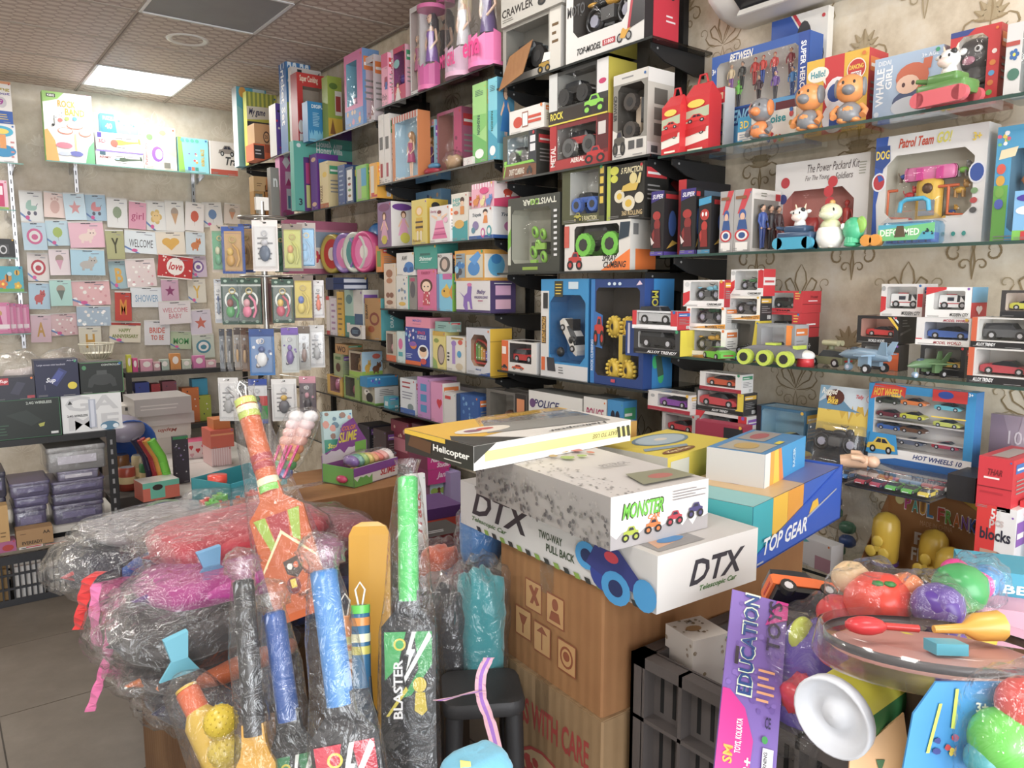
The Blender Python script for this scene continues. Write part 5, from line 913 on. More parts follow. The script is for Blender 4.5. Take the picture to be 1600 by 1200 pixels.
for i,(u,v,r_) in enumerate([(-.02,.16,.018),(.03,.15,.016),(-.03,.08,.02),(.035,.06,.018),(0,.11,.014)]):
    q=MB();q.torus((u,.03,v),r_,.008,(.3,1,.2),'84c03a',12,6);q.cyl((u,.025,v),(u,.035,v),r_*.5,n=8,col='333');q.build('toy_wheel','plastic',o)
q=MB();q.box(-.045,.045,.03,.06,.07,.12,'2c2e28');q.box(-.01,.05,.02,.03,.09,.115,'8ac03c');q.box(-.04,.0,.02,.03,.03,.05,'8ac03c');q.build('toy_car','plastic',o)
tr(m3,882,984,347,.13,'white spray climbing car box with lime wheels and an orange corner','d9d5ce',win=(.16,.3,.84,.94),ch=.1,wc='44423e',sc='d4d0c8',key='spray',toy=[('truck','2c3028',.5,.0,.95,'6cc038')],f=[('p',[(.58,.0),(1,0),(1,.42)],'f07a28'),('t','SPRAY',.6,.19,.82,.31,'2c2a2a','s'),('t','CLIMBING',.62,.05,.95,.18,'2c2a2a','s'),('m',.04,.02,.3,.42,'c03a34'),('p',[(.84,.6),(.98,.66),(1,.95),(.86,.95)],'2a3a48'),('r',0,.5,.08,.96,'c8584a')],s=[('r',.2,0,1,.42,'f07a28'),('r',.1,.7,.3,.92,'777')])
tr(T('spray'),878,944,260,.12,'olive five function stunt car box with blue wheels','4c4f30',win=(.2,.16,.86,.92),wc='c4c4bc',sc='333',toy=[('truck','3a62b0',.5,.05,.9,'3a62b0')],f=[('r',.88,.1,1,1,'2c2a20')]+[('r',.9,.82-.17*i,.98,.94-.17*i,'d8b83a') for i in range(4)]+[('m',.28,.02,.5,.2,'b0a83a'),('t','5 FUNCTION',.5,.04,.84,.12,'d8d0a0')])
tr(T('spray'),948,1006,256,.12,'black five function box with a pale yellow robot car print','26241e',sc='1f1e1a',f=[('r',0,0,.1,1,'a8b83a'),('e',.2,.9,.12,.08,'c8c83a'),('e',.2,.75,.1,.07,'c8c83a'),('t','5 FUNCTION',.38,.82,.96,.93,'e8dcb0','s'),('t','360 ROLLING',.42,.06,.96,.15,'c8b080'),('e',.35,.42,.14,.12,'d8d0b8'),('e',.35,.42,.07,.06,'d8b02c'),('e',.6,.28,.17,.14,'d8d0b8'),('e',.6,.28,.09,.07,'d8b02c'),('e',.88,.36,.12,.1,'d8d0b8'),('p',[(.4,.5),(.8,.5),(.86,.62),(.7,.66),(.45,.6)],'d0b048'),('e',.72,.72,.1,.1,'d8c888'),('p',[(.8,.62),(.88,.8),(.93,.8),(.9,.62)],'d8c888')])
tr(m4,784,838,534,.12,'white and orange box with a red toy jeep at the near end of its shelf','dcd8d2',win=(.24,.3,.86,.94),wc='4a4644',toy=[('car','c8302c',.5,.02,.92,'suv')],sc='e4e0da',f=[('r',0,0,.2,1,'e0672a'),('c',.3,.06,.66,.26,'d8562a'),('r',.02,.55,.14,.8,'f0e4dc'),('c',.0,.04,.18,.22,'333')])
o=tr(m4,845,918,436,.14,'tall blue and white racing car box with a white racer behind a slanted window','2f8cc4',win=(.2,.16,.94,.84),ch=.14,wc='2a6ea4',sc='2878b0',tw=False,f=[('r',0,.0,.18,.88,'d8d6d2'),('r',0,0,1,.14,'d4d4d4'),('r',.3,.82,.48,.98,'3a3a28'),('l',.32,.84,.46,.96,4,'d8b83a'),('r',.02,.34,.12,.62,'5a4428'),('t','STUNT RACING',.03,.35,.11,.61,'d8a84a','v'),('r',.6,.9,.8,.97,'c8d8e0'),('r',.02,.06,.1,.2,'d8642c'),('p',[(.16,.06),(.34,.06),(.3,.2),(.14,.2)],'3a3a40'),('l',.4,.04,.54,.12,3,'666'),('r',.06,.7,.16,.86,'333')])
q=MB();car3d(q,.16,.06,('car','d8d4cc',0,0,1,'sport'));q.xf(Matrix.Rotation(R(55),4,'Y'));q.build('toy_car','plastic',o,(.0,.04,.15))
q=MB();q.box(-.03,.03,.02,.06,0,.06,'262424');q.ell((.03,.02,-.02),(.02,.015,.02),'222');q.ell((-.04,.02,-.07),(.018,.015,.02),'222');q.build('chassis','plastic',o,(.0,0,.17))
o=tr(m4,922,1004,436,.15,'tall navy monster truck box with big yellow tyres','23407e',win=(.1,.08,.92,.92),ch=.06,wc='3a3430',sc='24488c',tw=False,f=[('r',0,0,.08,1,'2f7cc0'),('r',.68,.3,.92,.62,'27468a'),('p',[(.06,.36),(.24,.34),(.24,.66),(.06,.7)],'2f6cb0'),('t','ROCK CLIMBING',.01,.12,.06,.42,'d0d8e8','v'),('r',.72,.32,.76,.6,'ccd'),('e',.36,.955,.03,.015,'cfe0ec'),('e',.46,.955,.03,.015,'cfe0ec'),('e',.56,.955,.03,.015,'cfe0ec'),('p',[(.86,.94),(.97,.95),(.92,.985)],'e0c8d8'),('m',.06,.36,.28,.66,'c83a2c'),('r',.42,.03,.5,.06,'c8485a')],s=[('r',.3,0,1,1,'2f8cd0'),('r',.2,.62,.5,.9,'26335c'),('t','MOKA',.24,.63,.46,.89,'e0d83a','V'),('e',.4,.24,.1,.06,'3ac878'),('e',.6,.1,.1,.06,'3ac878'),('p',[(.4,.3),(.6,.3),(.7,.12),(.5,.1)],'4a6a5a')])
for v in (.21,.055):
    for u in (-.035,.03):
        q=MB();q.torus((0,0,0),.024,.013,(.5,1,0),'e4c02c',14,6)
        for i in range(14):a=2*math.pi*i/14;q.ell((math.cos(a)*.035,0,math.sin(a)*.035),(.007,.012,.007),'e8c832',5,3)
        q.cyl((0,-.008,0),(0,.01,0),.013,n=8,col='2a2624');q.build('tyre','plastic',o,(u*1.1,.03,v))
q=MB();car3d(q,.1,.05,('car','dcbc30',0,0,1,'suv'),0,False);q.xf(Matrix.Rotation(R(90),4,'Y'));q.build('truck_body','plastic',o,(.0,.03,.135))
q=MB();q.box(-.06,.06,.04,.05,.05,.06,'444');q.box(-.06,.06,.04,.05,.205,.215,'444');q.box(-.006,.006,.04,.05,.05,.215,'444');q.build('axles','plastic',o)
o=tr(m5,760,822,612,.14,'grey window box with a brown toy behind the yellow helicopter box','6a6660',win=(.1,.2,.7,.94),wc='7a766e',toy=[('lump','6a4430',.6,.05,.5)],f=[('r',.74,.2,1,1,'2c2826'),('r',.78,.6,.96,.9,'d88a5a')],rz=0)
tr(m5,826,908,616,.12,'white toy car box with a red script logo behind the helicopter box','dcdad4',tc='8a8a84',f=[('t','POLICE',.1,.72,.6,.86,'3a3a6a','s'),('e',.08,.78,.06,.08,'6a4a7a')])
tr(m5,911,946,622,.12,'second white toy car box with a pink script logo next to the small blue box','dcdad4',tc='8a8a84',f=[('t','POLICE',.1,.66,.9,.84,'b0486a','s')])
tr(m5,948,972,626,.07,'small bright blue box with two eyes drawn on it','3a8cc4',name='small_blue_box',g=None,f=[('e',.35,.75,.14,.1,'223'),('e',.65,.75,.14,.1,'223'),('l',.2,.55,.8,.62,1,'dde')])

# ================================================================ doll shelves (A)
a1,a2,a3,a4,a5,a6=(SH['A%d' % i] for i in range(1,7));GA='boxes on the doll shelves'
def bx(z,pl,pr,pt,d,label,col,**k):
    k.setdefault('g',GA);return rb(z,pl,pr,pt,d,k.pop('name','toy_box'),label,k.pop('cat','toy box'),col,**k)
def tube_doll(pl,pr,pt,label,dress,hair,cap,skin='f0c4a4',ins=.0,band=None,text=None):
    X=XF+ins;y0=y_at(pl,X+.05,a1);y1=y_at(pr,X+.05,a1);r=(y0-y1)/2;h=z_at(pt,X+.05,(y0+y1)/2)-a1
    o=empty('doll_tube',label,'doll',(X+.05,(y0+y1)/2,a1+CZ+.001),R(-90),'clear doll tubes')
    q=MB();q.cyl((0,0,0),(0,0,.02),r,n=20,col=cap);q.build('base_cap','plastic',o)
    q=MB();q.cyl((0,0,h-.018),(0,0,h),r,n=20,col=cap);q.build('lid','plastic',o)
    q=MB();q.cyl((0,0,.02),(0,0,h-.018),r*.98,n=24,col='fff',caps=False);q.build('clear_tube','clear_plastic',o)
    q=MB();doll3d(q,1,1,('doll',dress,0,0,1,0,skin,hair,h*.88));q.build('doll','plastic',o,(0,0,.021))
    if band:
        q=MB();n=14;rr=r*1.0
        for i in range(n//2+1):
            t0_,t1_=[R(-180+180*(i+k)/(n//2+1)) for k in (0,1)]
            q.add([(rr*math.cos(t0_),rr*math.sin(t0_),.02),(rr*math.cos(t1_),rr*math.sin(t1_),.02),(rr*math.cos(t1_),rr*math.sin(t1_),h*.3),(rr*math.cos(t0_),rr*math.sin(t0_),h*(.3+.05*math.sin(i)))],[[0,1,2,3]],band)
        if text:draw(q,Vector((-r*.7,-r*1.02,h*.1)),Vector((1,0,0)),Vector((0,0,1)),Vector((0,-1,0)),r*1.4,h*.14,[('t',text,0,0,1,1,'e8408c')])
        q.build('printed_band','print',o)
bx(a1,642,658,10,.05,'white frame doll box with a dim doll at the head of the clear tubes','d8d4d4',win=(.12,.06,.88,.94),wc='c4b4b0',name='doll_box',ins=.02,toy=[('doll','b86a8a',.5,.02,.5,0,0,'8a6a4a',.25)])
tube_doll(664,688,12,'clear tube with a dark-haired doll wearing flowers and pink caps','8a5ab0','2c2028','e070a8',band='c85a98')
tube_doll(690,706,2,'narrow clear tube doll between the flower doll and the blonde doll','3a2c34','241a1c','e070a8',ins=.15)
tube_doll(709,743,-28,'tall clear tube with a blonde doll in a white top','dcd8dc','e0cca0','d8a8c0',band='c4a4b8',text='MY GIRL')
tube_doll(745,783,-60,'tall clear tube with a purple dress doll and a pink printed base','5a3f7c','3a2430','e87ab0',band='e070a4',text='ena')
bx(a1,611,634,74,.09,'pink diary craft box with a photo of a girl and a tag','c8486a',ins=.02,win=(.25,.3,.95,.9),wc='8a3a78',sc='dca8b8',toy=[('lump','5a3a9c',.4,.1,.5)],f=[('r',0,0,.22,1,'d8d0d4'),('t','DIY CRAFT',.04,.2,.18,.88,'c03a5a','v'),('d',.25,0,.75,.36,'e8e0dc'),('e',.45,.7,.2,.08,'8ac0c0')])
bx(a1,597,607,84,.07,'pale pink box with a red backpack picture and script at the shelf end','f0a8c0',ins=.0,name='school_bag_box',f=[('r',0,.74,1,1,'e06a90'),('p',[(.4,.36),(.5,.54),(.9,.54),(.95,.36)],'a83a54'),('p',[(.5,.3),(.6,.44),(.9,.44),(.9,.3)],'4a6ab0'),('t','Polo',.08,.1,.8,.22,'443','ns'),('s',.1,.5,.9,.72,5,.05,['b0607c'])])
DW=[('r',0,.9,1,1,'cfc8c0')]+[('r',.1*i,.9,.1*i+.05,1,'b8442c') for i in range(10)]+[('r',0,0,1,.4,'a8643c'),('e',.25,.6,.2,.1,'7a9a4a'),('e',.8,.55,.2,.12,'8ab04a')]
for i,(pl,pr,l) in enumerate([(593,601,'thin white doll box edge, first at the shelf end'),(602,610,'thin white doll box edge beside the orange doll box')]):bx(a2,pl,pr,180-2*i,.1,l,'dcd6d0',name='doll_box',f=[('r',.2,.5,.8,.68,'4a4440'),('r',.3,.1,.7,.3,'a83a4a')])
bx(a2,614,654,178,.07,'orange framed doll box with a magenta sequin dress doll','c87a44',name='doll_box',win=(.12,.03,.97,.9),wc='a8c8d8',tw=False,toy=[('doll','b02a68',.5,.0,.6,0,0,'a8743c',.225)],f=DW[:11]+[('t','Charm',.1,.005,.5,.06,'f0e0d0','s')])
bx(a2,657,680,190,.06,'doll box with a purple sequin dress doll set back beside the orange one','8ab4c4',name='doll_box',ins=.1,win=(.06,.03,.94,.88),wc='a8b88a',tw=False,toy=[('doll','6a2a7a',.5,.0,.6,0,0,'a8743c',.2)],f=DW[:11])
o=bx(a2,684,722,172,.1,'see-through pink doll case with a magenta back panel','a85878',name='doll_case',ins=.11,win=(.05,.04,.68,.95),wc='9a6a64',f=[('r',.7,0,1,1,'b83a6c'),('s',.74,.3,.96,.7,5,.05,['7a1a4a'])])
bx(a2,724,738,246,.05,'small white card box lying in front of the pink doll case','dcd4d0',ins=.0,f=[('s',.1,.1,.9,.9,8,.05,['c8a8a8','aaa'])],name='small_card_box')
o=empty('sweet_pouch','red and blue foil pouch lying on the doll shelf','pouch',(XF+.06,y_at(676,XF+.06,a2),a2+CZ+.001),R(-80))
q=MB();q.ell((0,0,.02),(.06,.03,.02),'a8283c',12,6,lambda p:1+.1*math.sin(9*p[0]));q.build('lower_pouch','plastic',o);q=MB();q.ell((.015,0,.045),(.04,.025,.015),'4a8ab0',12,6,lambda p:1+.1*math.sin(8*p[1]));q.build('upper_pouch','plastic',o)
o=empty('clear_bag','crumpled clear bag of tan toys next to the fashion boxes','toy bag',(XF+.045,y_at(708,XF+.04,a2),a2+CZ+.001),R(-90))
q=MB();q.ell((0,0,.035),(.05,.035,.035),'b8926a',10,7,lambda p:1+.2*math.sin(8*p[0]+4*p[2]));q.build('contents','matte',o);q=MB();q.ell((0,0,.045),(.062,.045,.045),'fff',12,8,lambda p:1+.1*math.sin(9*p[0]+6*p[2]));q.build('bag','bagfilm',o)
FS=lambda c1,c2,c3:[('p',[(0,.3),(1,.45),(1,.6),(0,.62)],c2),('p',[(0,0),(1,0),(1,.25),(0,.4)],c3),('e',.5,.12,.32,.06,'f0f0ec'),('l',.2,.84,.8,.92,4,'466'),('t','FASHION',.34,.36,.56,.6,'2a5a4a','V')]
bx(a2,739,760,130,.07,'tall green fashion doll box standing sideways','9ad07a',name='doll_box',f=FS('','7ac060','5fb050'))
bx(a2,763,777,122,.09,'tall teal fashion doll box with a blue gown picture on its side','7ac8d8',name='doll_box',f=FS('','4ab4c8','2f9cb8'),sc='4a90b0',s=[('d',.1,.3,.9,.9,'2a7ac0'),('r',0,0,1,.2,'6ac0d0')])
# A3
bx(a3,591,612,316,.16,'purple and white princess torch box at the shelf end','8a6a90',ins=.0,sc='ddd8d4',f=[('e',.5,.88,.42,.09,'7a3a6a'),('d',.15,.1,.85,.78,'d8a0b8'),('e',.5,.16,.2,.1,'c8b83a')],s=[('e',.4,.88,.36,.08,'6a3a8a'),('d',.2,.2,.7,.8,'e8a8c8'),('e',.5,.2,.18,.12,'d8d04a')])
bx(a3,644,668,312,.12,'yellow bee girl doll box','dcc868',f=[('e',.5,.74,.26,.12,'e0b83a'),('e',.5,.74,.16,.08,'f0d0b0'),('p',[(.25,.28),(.3,.6),(.7,.6),(.75,.28)],'d8ae2c'),('r',.26,.36,.74,.41,'4a3420'),('r',.26,.48,.74,.52,'4a3420'),('r',.34,.08,.44,.3,'e8d8c0'),('r',.56,.08,.66,.3,'e8d8c0'),('t','Beauty',.05,.04,.6,.12,'a8842c','s')],sc='d8b83a',key='bee',s=[('e',.4,.85,.2,.08,'333')])
bx(a3,672,703,322,.07,'white box with a princess doll in a tiered pink gown','e0dcda',ins=.0,f=[('p',[(.12,.1),(.3,.45),(.7,.45),(.88,.1)],'d86a9a'),('p',[(.22,.3),(.34,.6),(.66,.6),(.78,.3)],'e888b0'),('r',.2,.2,.8,.24,'b8487c'),('r',.26,.36,.74,.4,'b8487c'),('e',.5,.78,.09,.07,'f0c8a8'),('e',.5,.83,.1,.05,'7a2a2c'),('p',[(.4,.7),(.12,.78),(.1,.74),(.38,.62)],'f0c8a8'),('p',[(.6,.7),(.88,.78),(.9,.74),(.62,.62)],'f0c8a8'),('t','Dancing',.06,.82,.36,.9,'b05a80','s'),('e',.82,.6,.1,.08,'e8b0c8')])
bx(a3,651,690,298,.06,'blue cartoon box lying behind the bee doll box','6a9ac0',ins=.2,f=[('s',.05,.55,.95,.95,9,.05,['8a5a3a','3a5a8a','c8a080'])])
bx(a3,706,731,302,.1,'hip hop juggler box with a teal lower half','dcd6c8',f=[('p',[(0,0),(1,0),(1,.42),(0,.3)],'3a9ca0'),('t','HIP',.1,.82,.55,.9,'4aa8a4'),('t','HOP',.1,.73,.55,.81,'4aa8a4'),('e',.68,.85,.13,.06,'4a2c20'),('e',.68,.78,.1,.05,'e8c0a0'),('r',.56,.55,.8,.72,'d88a3a'),('e',.5,.35,.3,.09,'d8a84a'),('e',.3,.6,.14,.04,'c8643a')])
bx(a3,733,770,325,.15,'white tricycle doll box with a blue base band','e4e2e0',sc='e8e6e4',key='tri',f=[('r',0,0,1,.12,'2f5aa0'),('t','Tricycle',.16,.7,.52,.84,'3a4a5a','s'),('e',.7,.86,.1,.09,'3a2420'),('e',.7,.8,.08,.07,'f0c8a8'),('p',[(.6,.5),(.66,.74),(.78,.74),(.8,.5)],'e0863a'),('e',.6,.2,.09,.16,'c85a9a'),('e',.6,.2,.05,.1,'e4e2e0'),('e',.86,.25,.1,.17,'4aa0a8'),('e',.86,.25,.06,.1,'e4e2e0'),('e',.3,.45,.13,.14,'8a7aa8'),('e',.2,.3,.08,.1,'5a8aa0')],s=[('r',0,0,1,.12,'2f5aa0'),('t','Tricycle',.3,.68,.9,.82,'4a5a6a','s'),('e',.6,.4,.2,.16,'c87ab0')])
bx(T('tri'),737,772,286,.14,'pink pony box on top of the tricycle box','e8a8bc',sc='d8406c',f=[('r',.08*i,.72,.08*i+.04,1,'f4e4e8') for i in range(0)]+[('r',.04+.12*i,.78,.1+.12*i,1,'f4dce4') for i in range(8)]+[('e',.58,.68,.2,.14,'d83a7c'),('a',.05,.05,.4,.55,'d8843a'),('a',.38,.02,.66,.5,'e8d89a'),('a',.64,.02,.96,.5,'5a8ac8')],s=[('p',[(0,.3),(1,.5),(1,1),(0,1)],'f0dcdc'),('a',.3,.4,.8,.9,'c8442c')])
# A4
bx(a4,601,618,412,.1,'beige monkey box standing at the shelf end','d8c4b0',f=[('e',.5,.78,.3,.09,'a06a4a'),('e',.5,.62,.28,.06,'b87a54'),('e',.35,.3,.18,.06,'8a5a44'),('e',.68,.3,.18,.06,'8a5a44'),('e',.5,.14,.3,.05,'9a6a50')])
bx(a4,620,638,431,.12,'white craft box with a teal edge under the train box','d8d6d0',sc='6ac0a8',key='tw',f=[('s',.1,.3,.9,.9,9,.1,['6a8ab0','8a8a88']),('e',.5,.16,.3,.06,'d8b04a')])
bx(a4,640,651,432,.1,'grey window box beside the pink doll box','8a8680',f=[('e',.5,.6,.35,.25,'5a565c'),('r',.2,.85,.8,.95,'b04a6a')])
bx(T('tw'),620,648,395,.1,'white box with a blue toy train','dedcd8',f=[('t','AW',.3,.66,.6,.86,'3a3a3c'),('e',.7,.36,.26,.24,'3a7cc0'),('e',.5,.26,.12,.12,'2a5a9a'),('e',.84,.26,.12,.12,'2a5a9a')])
bx(a4,653,681,421,.09,'pink doll box with a girl in a floral dress','d86c96',key='pd',sc='e88ab0',f=[('e',.5,.6,.34,.17,'5a3022'),('e',.5,.58,.24,.13,'f4d4b8'),('e',.4,.58,.04,.02,'333'),('e',.6,.58,.04,.02,'333'),('p',[(.3,.12),(.36,.46),(.64,.46),(.7,.12)],'c84a5a'),('s',.32,.14,.68,.44,8,.04,['f4e0d8']),('t','FAIRY',.25,.88,.75,.95,'b0406c')])
bx(T('pd'),647,683,384,.12,'teal box with white script lying on the pink doll box','35998a',sc='2f8a80',f=[('r',.28,.58,.72,.68,'2a6a60'),('t','Shimmer',.24,.36,.8,.54,'dceee8','s'),('l',.3,.26,.7,.33,1,'a8d4cc')],s=[('r',.5,.1,.95,.6,'d8d8d4')])
bx(a4,683,707,428,.09,'blue box with a yellow fish picture','7ac0dc',key='fish',f=[('r',0,0,.16,1,'6a86b8'),('p',[(.4,.85),(1,.85),(1,1),(.4,1)],'c86aa0'),('e',.62,.5,.32,.14,'e0b03a'),('p',[(.8,.5),(1,.72),(1,.3)],'d8922c'),('e',.5,.54,.05,.03,'333'),('p',[(.5,.62),(.8,.62),(.66,.74)],'e0c04a')],sc='78b03c')
bx(T('fish'),684,707,396,.06,'small white box with a round grey portrait on the fish box','cfccc8',f=[('e',.5,.46,.36,.38,'5a5450'),('e',.48,.46,.2,.26,'c8b0a0'),('t','RO',.04,.8,.3,.94,'333')],sc='222')
bx(a4,713,766,439,.14,'white walking dinosaur box with a purple side','dcd8d8',sc='4a3a68',key='dino',f=[('r',0,0,1,.08,'4a3a68'),('p',[(.22,.2),(.24,.5),(.34,.62),(.36,.86),(.44,.92),(.48,.8),(.46,.5),(.5,.1),(.44,.1),(.4,.34),(.34,.34),(.36,.06),(.28,.06)],'8a6ab8'),('e',.41,.88,.07,.06,'d87aa8'),('p',[(.1,.66),(.26,.5),(.26,.44)],'8a6ab8'),('t','Baby',.62,.56,.88,.72,'6a5a8a','s'),('t','WALKING DINO',.56,.44,.94,.53,'6a5a8a','s'),('r',.66,.36,.8,.39,'b85a7a')],s=[('r',.2,.55,.8,.85,'d8a8c8'),('r',.2,.12,.8,.42,'e0b0c4'),('l',.15,.88,.85,.96,1,'ddd')])
bx(T('dino'),711,757,391,.13,'yellow dragon builder box on top of the dinosaur box','dca03c',sc='e4dcd0',f=[('r',.04,.1,.36,.9,'8a9aa4'),('s',.06,.1,.34,.6,8,.09,['3a7ab8','4a4a50','8ac0dc']),('p',[(.4,.1),(.96,.1),(.96,.85),(.4,.85)],'d0c8b0'),('e',.66,.4,.2,.24,'4a8ac8'),('p',[(.5,.7),(.8,.95),(.9,.8),(.7,.5)],'5a9ad8'),('l',.06,.7,.34,.9,2,'6a4a20')],s=[('e',.5,.5,.36,.36,'5aaed8'),('e',.5,.7,.22,.16,'3a8ac8'),('r',0,.86,1,1,'dca03c'),('r',0,0,1,.1,'dca03c')])
# A5
bx(a5,604,619,518,.08,'small window box with a pink toy and orange base','b8b0a0',win=(.1,.25,.7,.92),wc='8a7468',toy=[('lump','e0a0a8',.5,.05,.9)],f=[('r',0,0,1,.2,'d0643a')])
bx(a5,621,632,518,.08,'narrow white box with a pink ice cream picture','c8d8d4',f=[('e',.5,.6,.3,.18,'d86aa0'),('r',.2,.2,.8,.34,'4aa0a8')])
bx(a5,634,672,512,.09,'navy space puzzle box with a smiling astronaut boy','33469c',sc='e0e4ea',key='space',f=[('t','SPACE',.52,.83,.82,.91,'e04a5a'),('t','PUZZLE',.5,.7,.86,.8,'e8e4f0'),('r',0,0,.65,.1,'d8642c'),('e',.74,.36,.22,.2,'e8ecf2'),('e',.74,.36,.15,.14,'f0c8a4'),('e',.74,.44,.14,.07,'3a2420'),('e',.35,.52,.14,.1,'d87a3a'),('e',.32,.55,.16,.06,'8a5ab0'),('s',.05,.6,.5,.95,10,.04,['d8dce8','8ac0d8','e8c0d0']),('l',.05,.16,.35,.3,3,'c8d0e8'),('e',.76,.12,.12,.08,'c84a48')])
bx(T('space'),634,672,496,.12,'pink craft box lying on the space puzzle box','e48ca4',sc='dc8aa0',f=[('t','MAGIC',.3,.55,.66,.78,'6a6ac0'),('l',.3,.28,.7,.4,1,'a84a70')])
bx(a5,677,696,518,.08,'yellow box with a beaded fish shape','dccc7a',f=[('e',.66,.38,.3,.28,'6a5a50'),('e',.68,.38,.24,.23,'b8a498'),('r',0,.88,1,1,'c8a03a'),('e',.3,.75,.2,.06,'8a9a4a'),('p',[(0,0),(.4,0),(.3,.2),(0,.3)],'8aa85a')],key='bead')
bx(T('bead'),680,704,503,.06,'teal pouch lying on the beaded fish box','8ab0a8',name='craft_pack',f=[('l',.2,.3,.8,.7,2,'4a6a68')])
bx(a5,698,726,526,.08,'white box with a lilac handheld massager stick','dedad0',f=[('r',.32,.2,.5,.85,'a88ac8'),('e',.42,.8,.14,.08,'9a7ac0'),('e',.78,.84,.13,.07,'d05a4a'),('e',.72,.5,.12,.1,'4a9ac8'),('e',.72,.14,.2,.1,'c8b89a'),('e',.12,.5,.07,.03,'444'),('e',.12,.4,.07,.03,'444'),('e',.12,.3,.07,.03,'444'),('r',.3,.92,.9,.97,'a88a3a')])
o=bx(a5,729,766,513,.12,'pale grey xylophone box with rainbow bars in a red frame','c8cad0',win=(.2,.18,.88,.86),ch=.2,wc='b08a70',sc='e4b820',tw=False,f=[('t','Melody',.4,.08,.64,.13,'3a5a9a','s'),('p',[(.5,0),(1,0),(1,.08)],'3a5a9a')],s=[('r',0,.72,1,.74,'b8901a')])
for i,c_ in enumerate(['5a9a4a','8ab04a','d8b03a','d88a3a','6a5ab0']):
    q=MB();hh=.075-.008*i;q.box(-.007,.007,-.003,.003,0,hh,c_);q.cyl((0,-.003,hh-.01),(0,-.005,hh-.01),.003,n=6,col='eee');q.cyl((0,-.003,.01),(0,-.005,.01),.003,n=6,col='eee');q.build('xylophone_bar','plastic',o,(-.034+.019*i,.02,.065))
q=MB();q.tube([(-.05,.022,.05),(-.052,.022,.13),(-.03,.022,.155),(.0,.022,.15),(.03,.022,.14),(.052,.022,.12),(.052,.022,.05),(-.05,.022,.05)],.006,6,'b8342c');q.build('xylophone_frame','plastic',o)
# A6
bx(a6,626,649,592,.1,'tall white box with a red ribbon title on the lowest shelf','d4d8dc',f=[('l',.15,.7,.85,.95,2,'a84048'),('l',.15,.4,.85,.65,3,'889'),('e',.7,.2,.2,.1,'7a8a8a'),('r',0,0,1,.14,'3a62a8')])
bx(a6,653,672,590,.16,'lilac and pink dollhouse box with small blue windows','c088c4',f=[('r',.25,.66,.75,.84,'4a90c0'),('r',.25,.4,.75,.58,'4a90c0'),('r',.25,.14,.75,.32,'4a90c0')],sc='cf9ac8',tc='c890c8')
bx(a6,674,692,598,.1,'pink and white book box with a red heart','d890b8',f=[('h',.5,.35,.95,.6,'c83040')],sc='e4e0d8',ins=.0,name='book_box')
bx(a6,694,712,614,.09,'white book box with a red corner tag, standing before the blue one','d4d0cc',name='book_box',f=[('r',.1,.8,.6,.9,'c83a3a')],ins=-.0)
bx(a6,714,748,618,.1,'dark blue activity box with ring shapes','2f5a9c',name='book_box',f=[('s',.3,.2,.8,.9,9,.06,['5a8ac0','7aa8d0']),('r',0,0,.18,1,'24426c')],ins=.0)
bx(a6,700,744,604,.06,'flat white book leaning behind the blue activity box','d0ccc8',name='book_box',ins=.19,f=[('r',.06,.9,.2,.97,'c83a3a')])

# ================================================================ far end of the long wall (B)
b1,b2,b3,b4,b5,b6,a7=SH['B1'],SH['B2'],SH['B3'],SH['B4'],SH['B5'],SH['B6'],SH['A7'];GB='boxes at the far end of the long wall'
def fb(z,Y,pl,pr,pt,d,label,col,**k):
    k.setdefault('g',GB);return yb(z,Y,pl,pr,pt,d,k.pop('name','toy_box'),label,k.pop('cat','toy box'),col,**k)
fb(b1,5.72,374,420,117,.1,'tall sky blue box wrapped in shiny film at the far top corner','4fa8c4',f=[('r',.55,.78,.95,.94,'c8dce0'),('e',.2,.8,.12,.06,'d89a3a'),('p',[(0,.0),(.3,.0),(.3,.6),(0,.65)],'7ab8c8')],lc='c4ccd0')
fb(b1,5.62,389,436,146,.07,'box with green stripes and a white name banner before the tall blue box','c8c84a',f=[('r',.14*i,.8,.14*i+.07,1,'8a9a4a') for i in range(7)]+[('p',[(0,.62),(1,.66),(1,.82),(0,.8)],'dcd8c8'),('t','My game',.06,.66,.6,.78,'3a3a5a','s'),('r',0,0,1,.6,'3a3a44'),('r',.3,.3,.7,.58,'d8c03a')])
fb(b1,5.38,397,438,226,.16,'orange and black stacked cup box lying flat under the tan box','d0602c',f=[('r',.02,.1,.4,.9,'2a2624'),('l',.06,.3,.36,.7,2,'ccc')]+[('r',.44+.05*i,.5,.46+.05*i,1,'2a2624') for i in range(11)],key='ob')
fb(T('ob'),5.38,398,424,194,.14,'tan kraft gift box with a round stamp','c89a64',f=[('e',.72,.36,.2,.3,'4a3a2c'),('e',.72,.36,.15,.22,'c89a64'),('t','25',.62,.28,.8,.46,'4a3a2c')])
fb(b1,5.1,433,458,163,.12,'white and pink party box with purple and red shapes','e8c4d4',lc='e4e2e0',f=[('r',0,0,.35,1,'6a4aa0'),('s',.05,.1,.95,.9,12,.09,['d83a5a','3a2a3c','f0e0d0','e8a83a','5a4aa8'])])
fb(b1,4.92,451,489,84,.12,'tall blue cricket set box near the ceiling','3a7cb8',lc='3a6cac',f=[('t','20 20',.06,.7,.95,.92,'dfeaf2'),('r',0,0,1,.5,'8ab04a'),('e',.4,.5,.12,.1,'a8d0e8')],l=[('t','Cricket Set',.25,.28,.75,.94,'f0f4f8','V')])
fb(b1,4.82,459,505,108,.05,'white and black box rising behind the red kitchen set','d4d0cc',f=[('r',.2,.72,.35,.98,'2a2a2c'),('p',[(.6,.8),(.95,.98),(.95,.7)],'5a5a5c')])
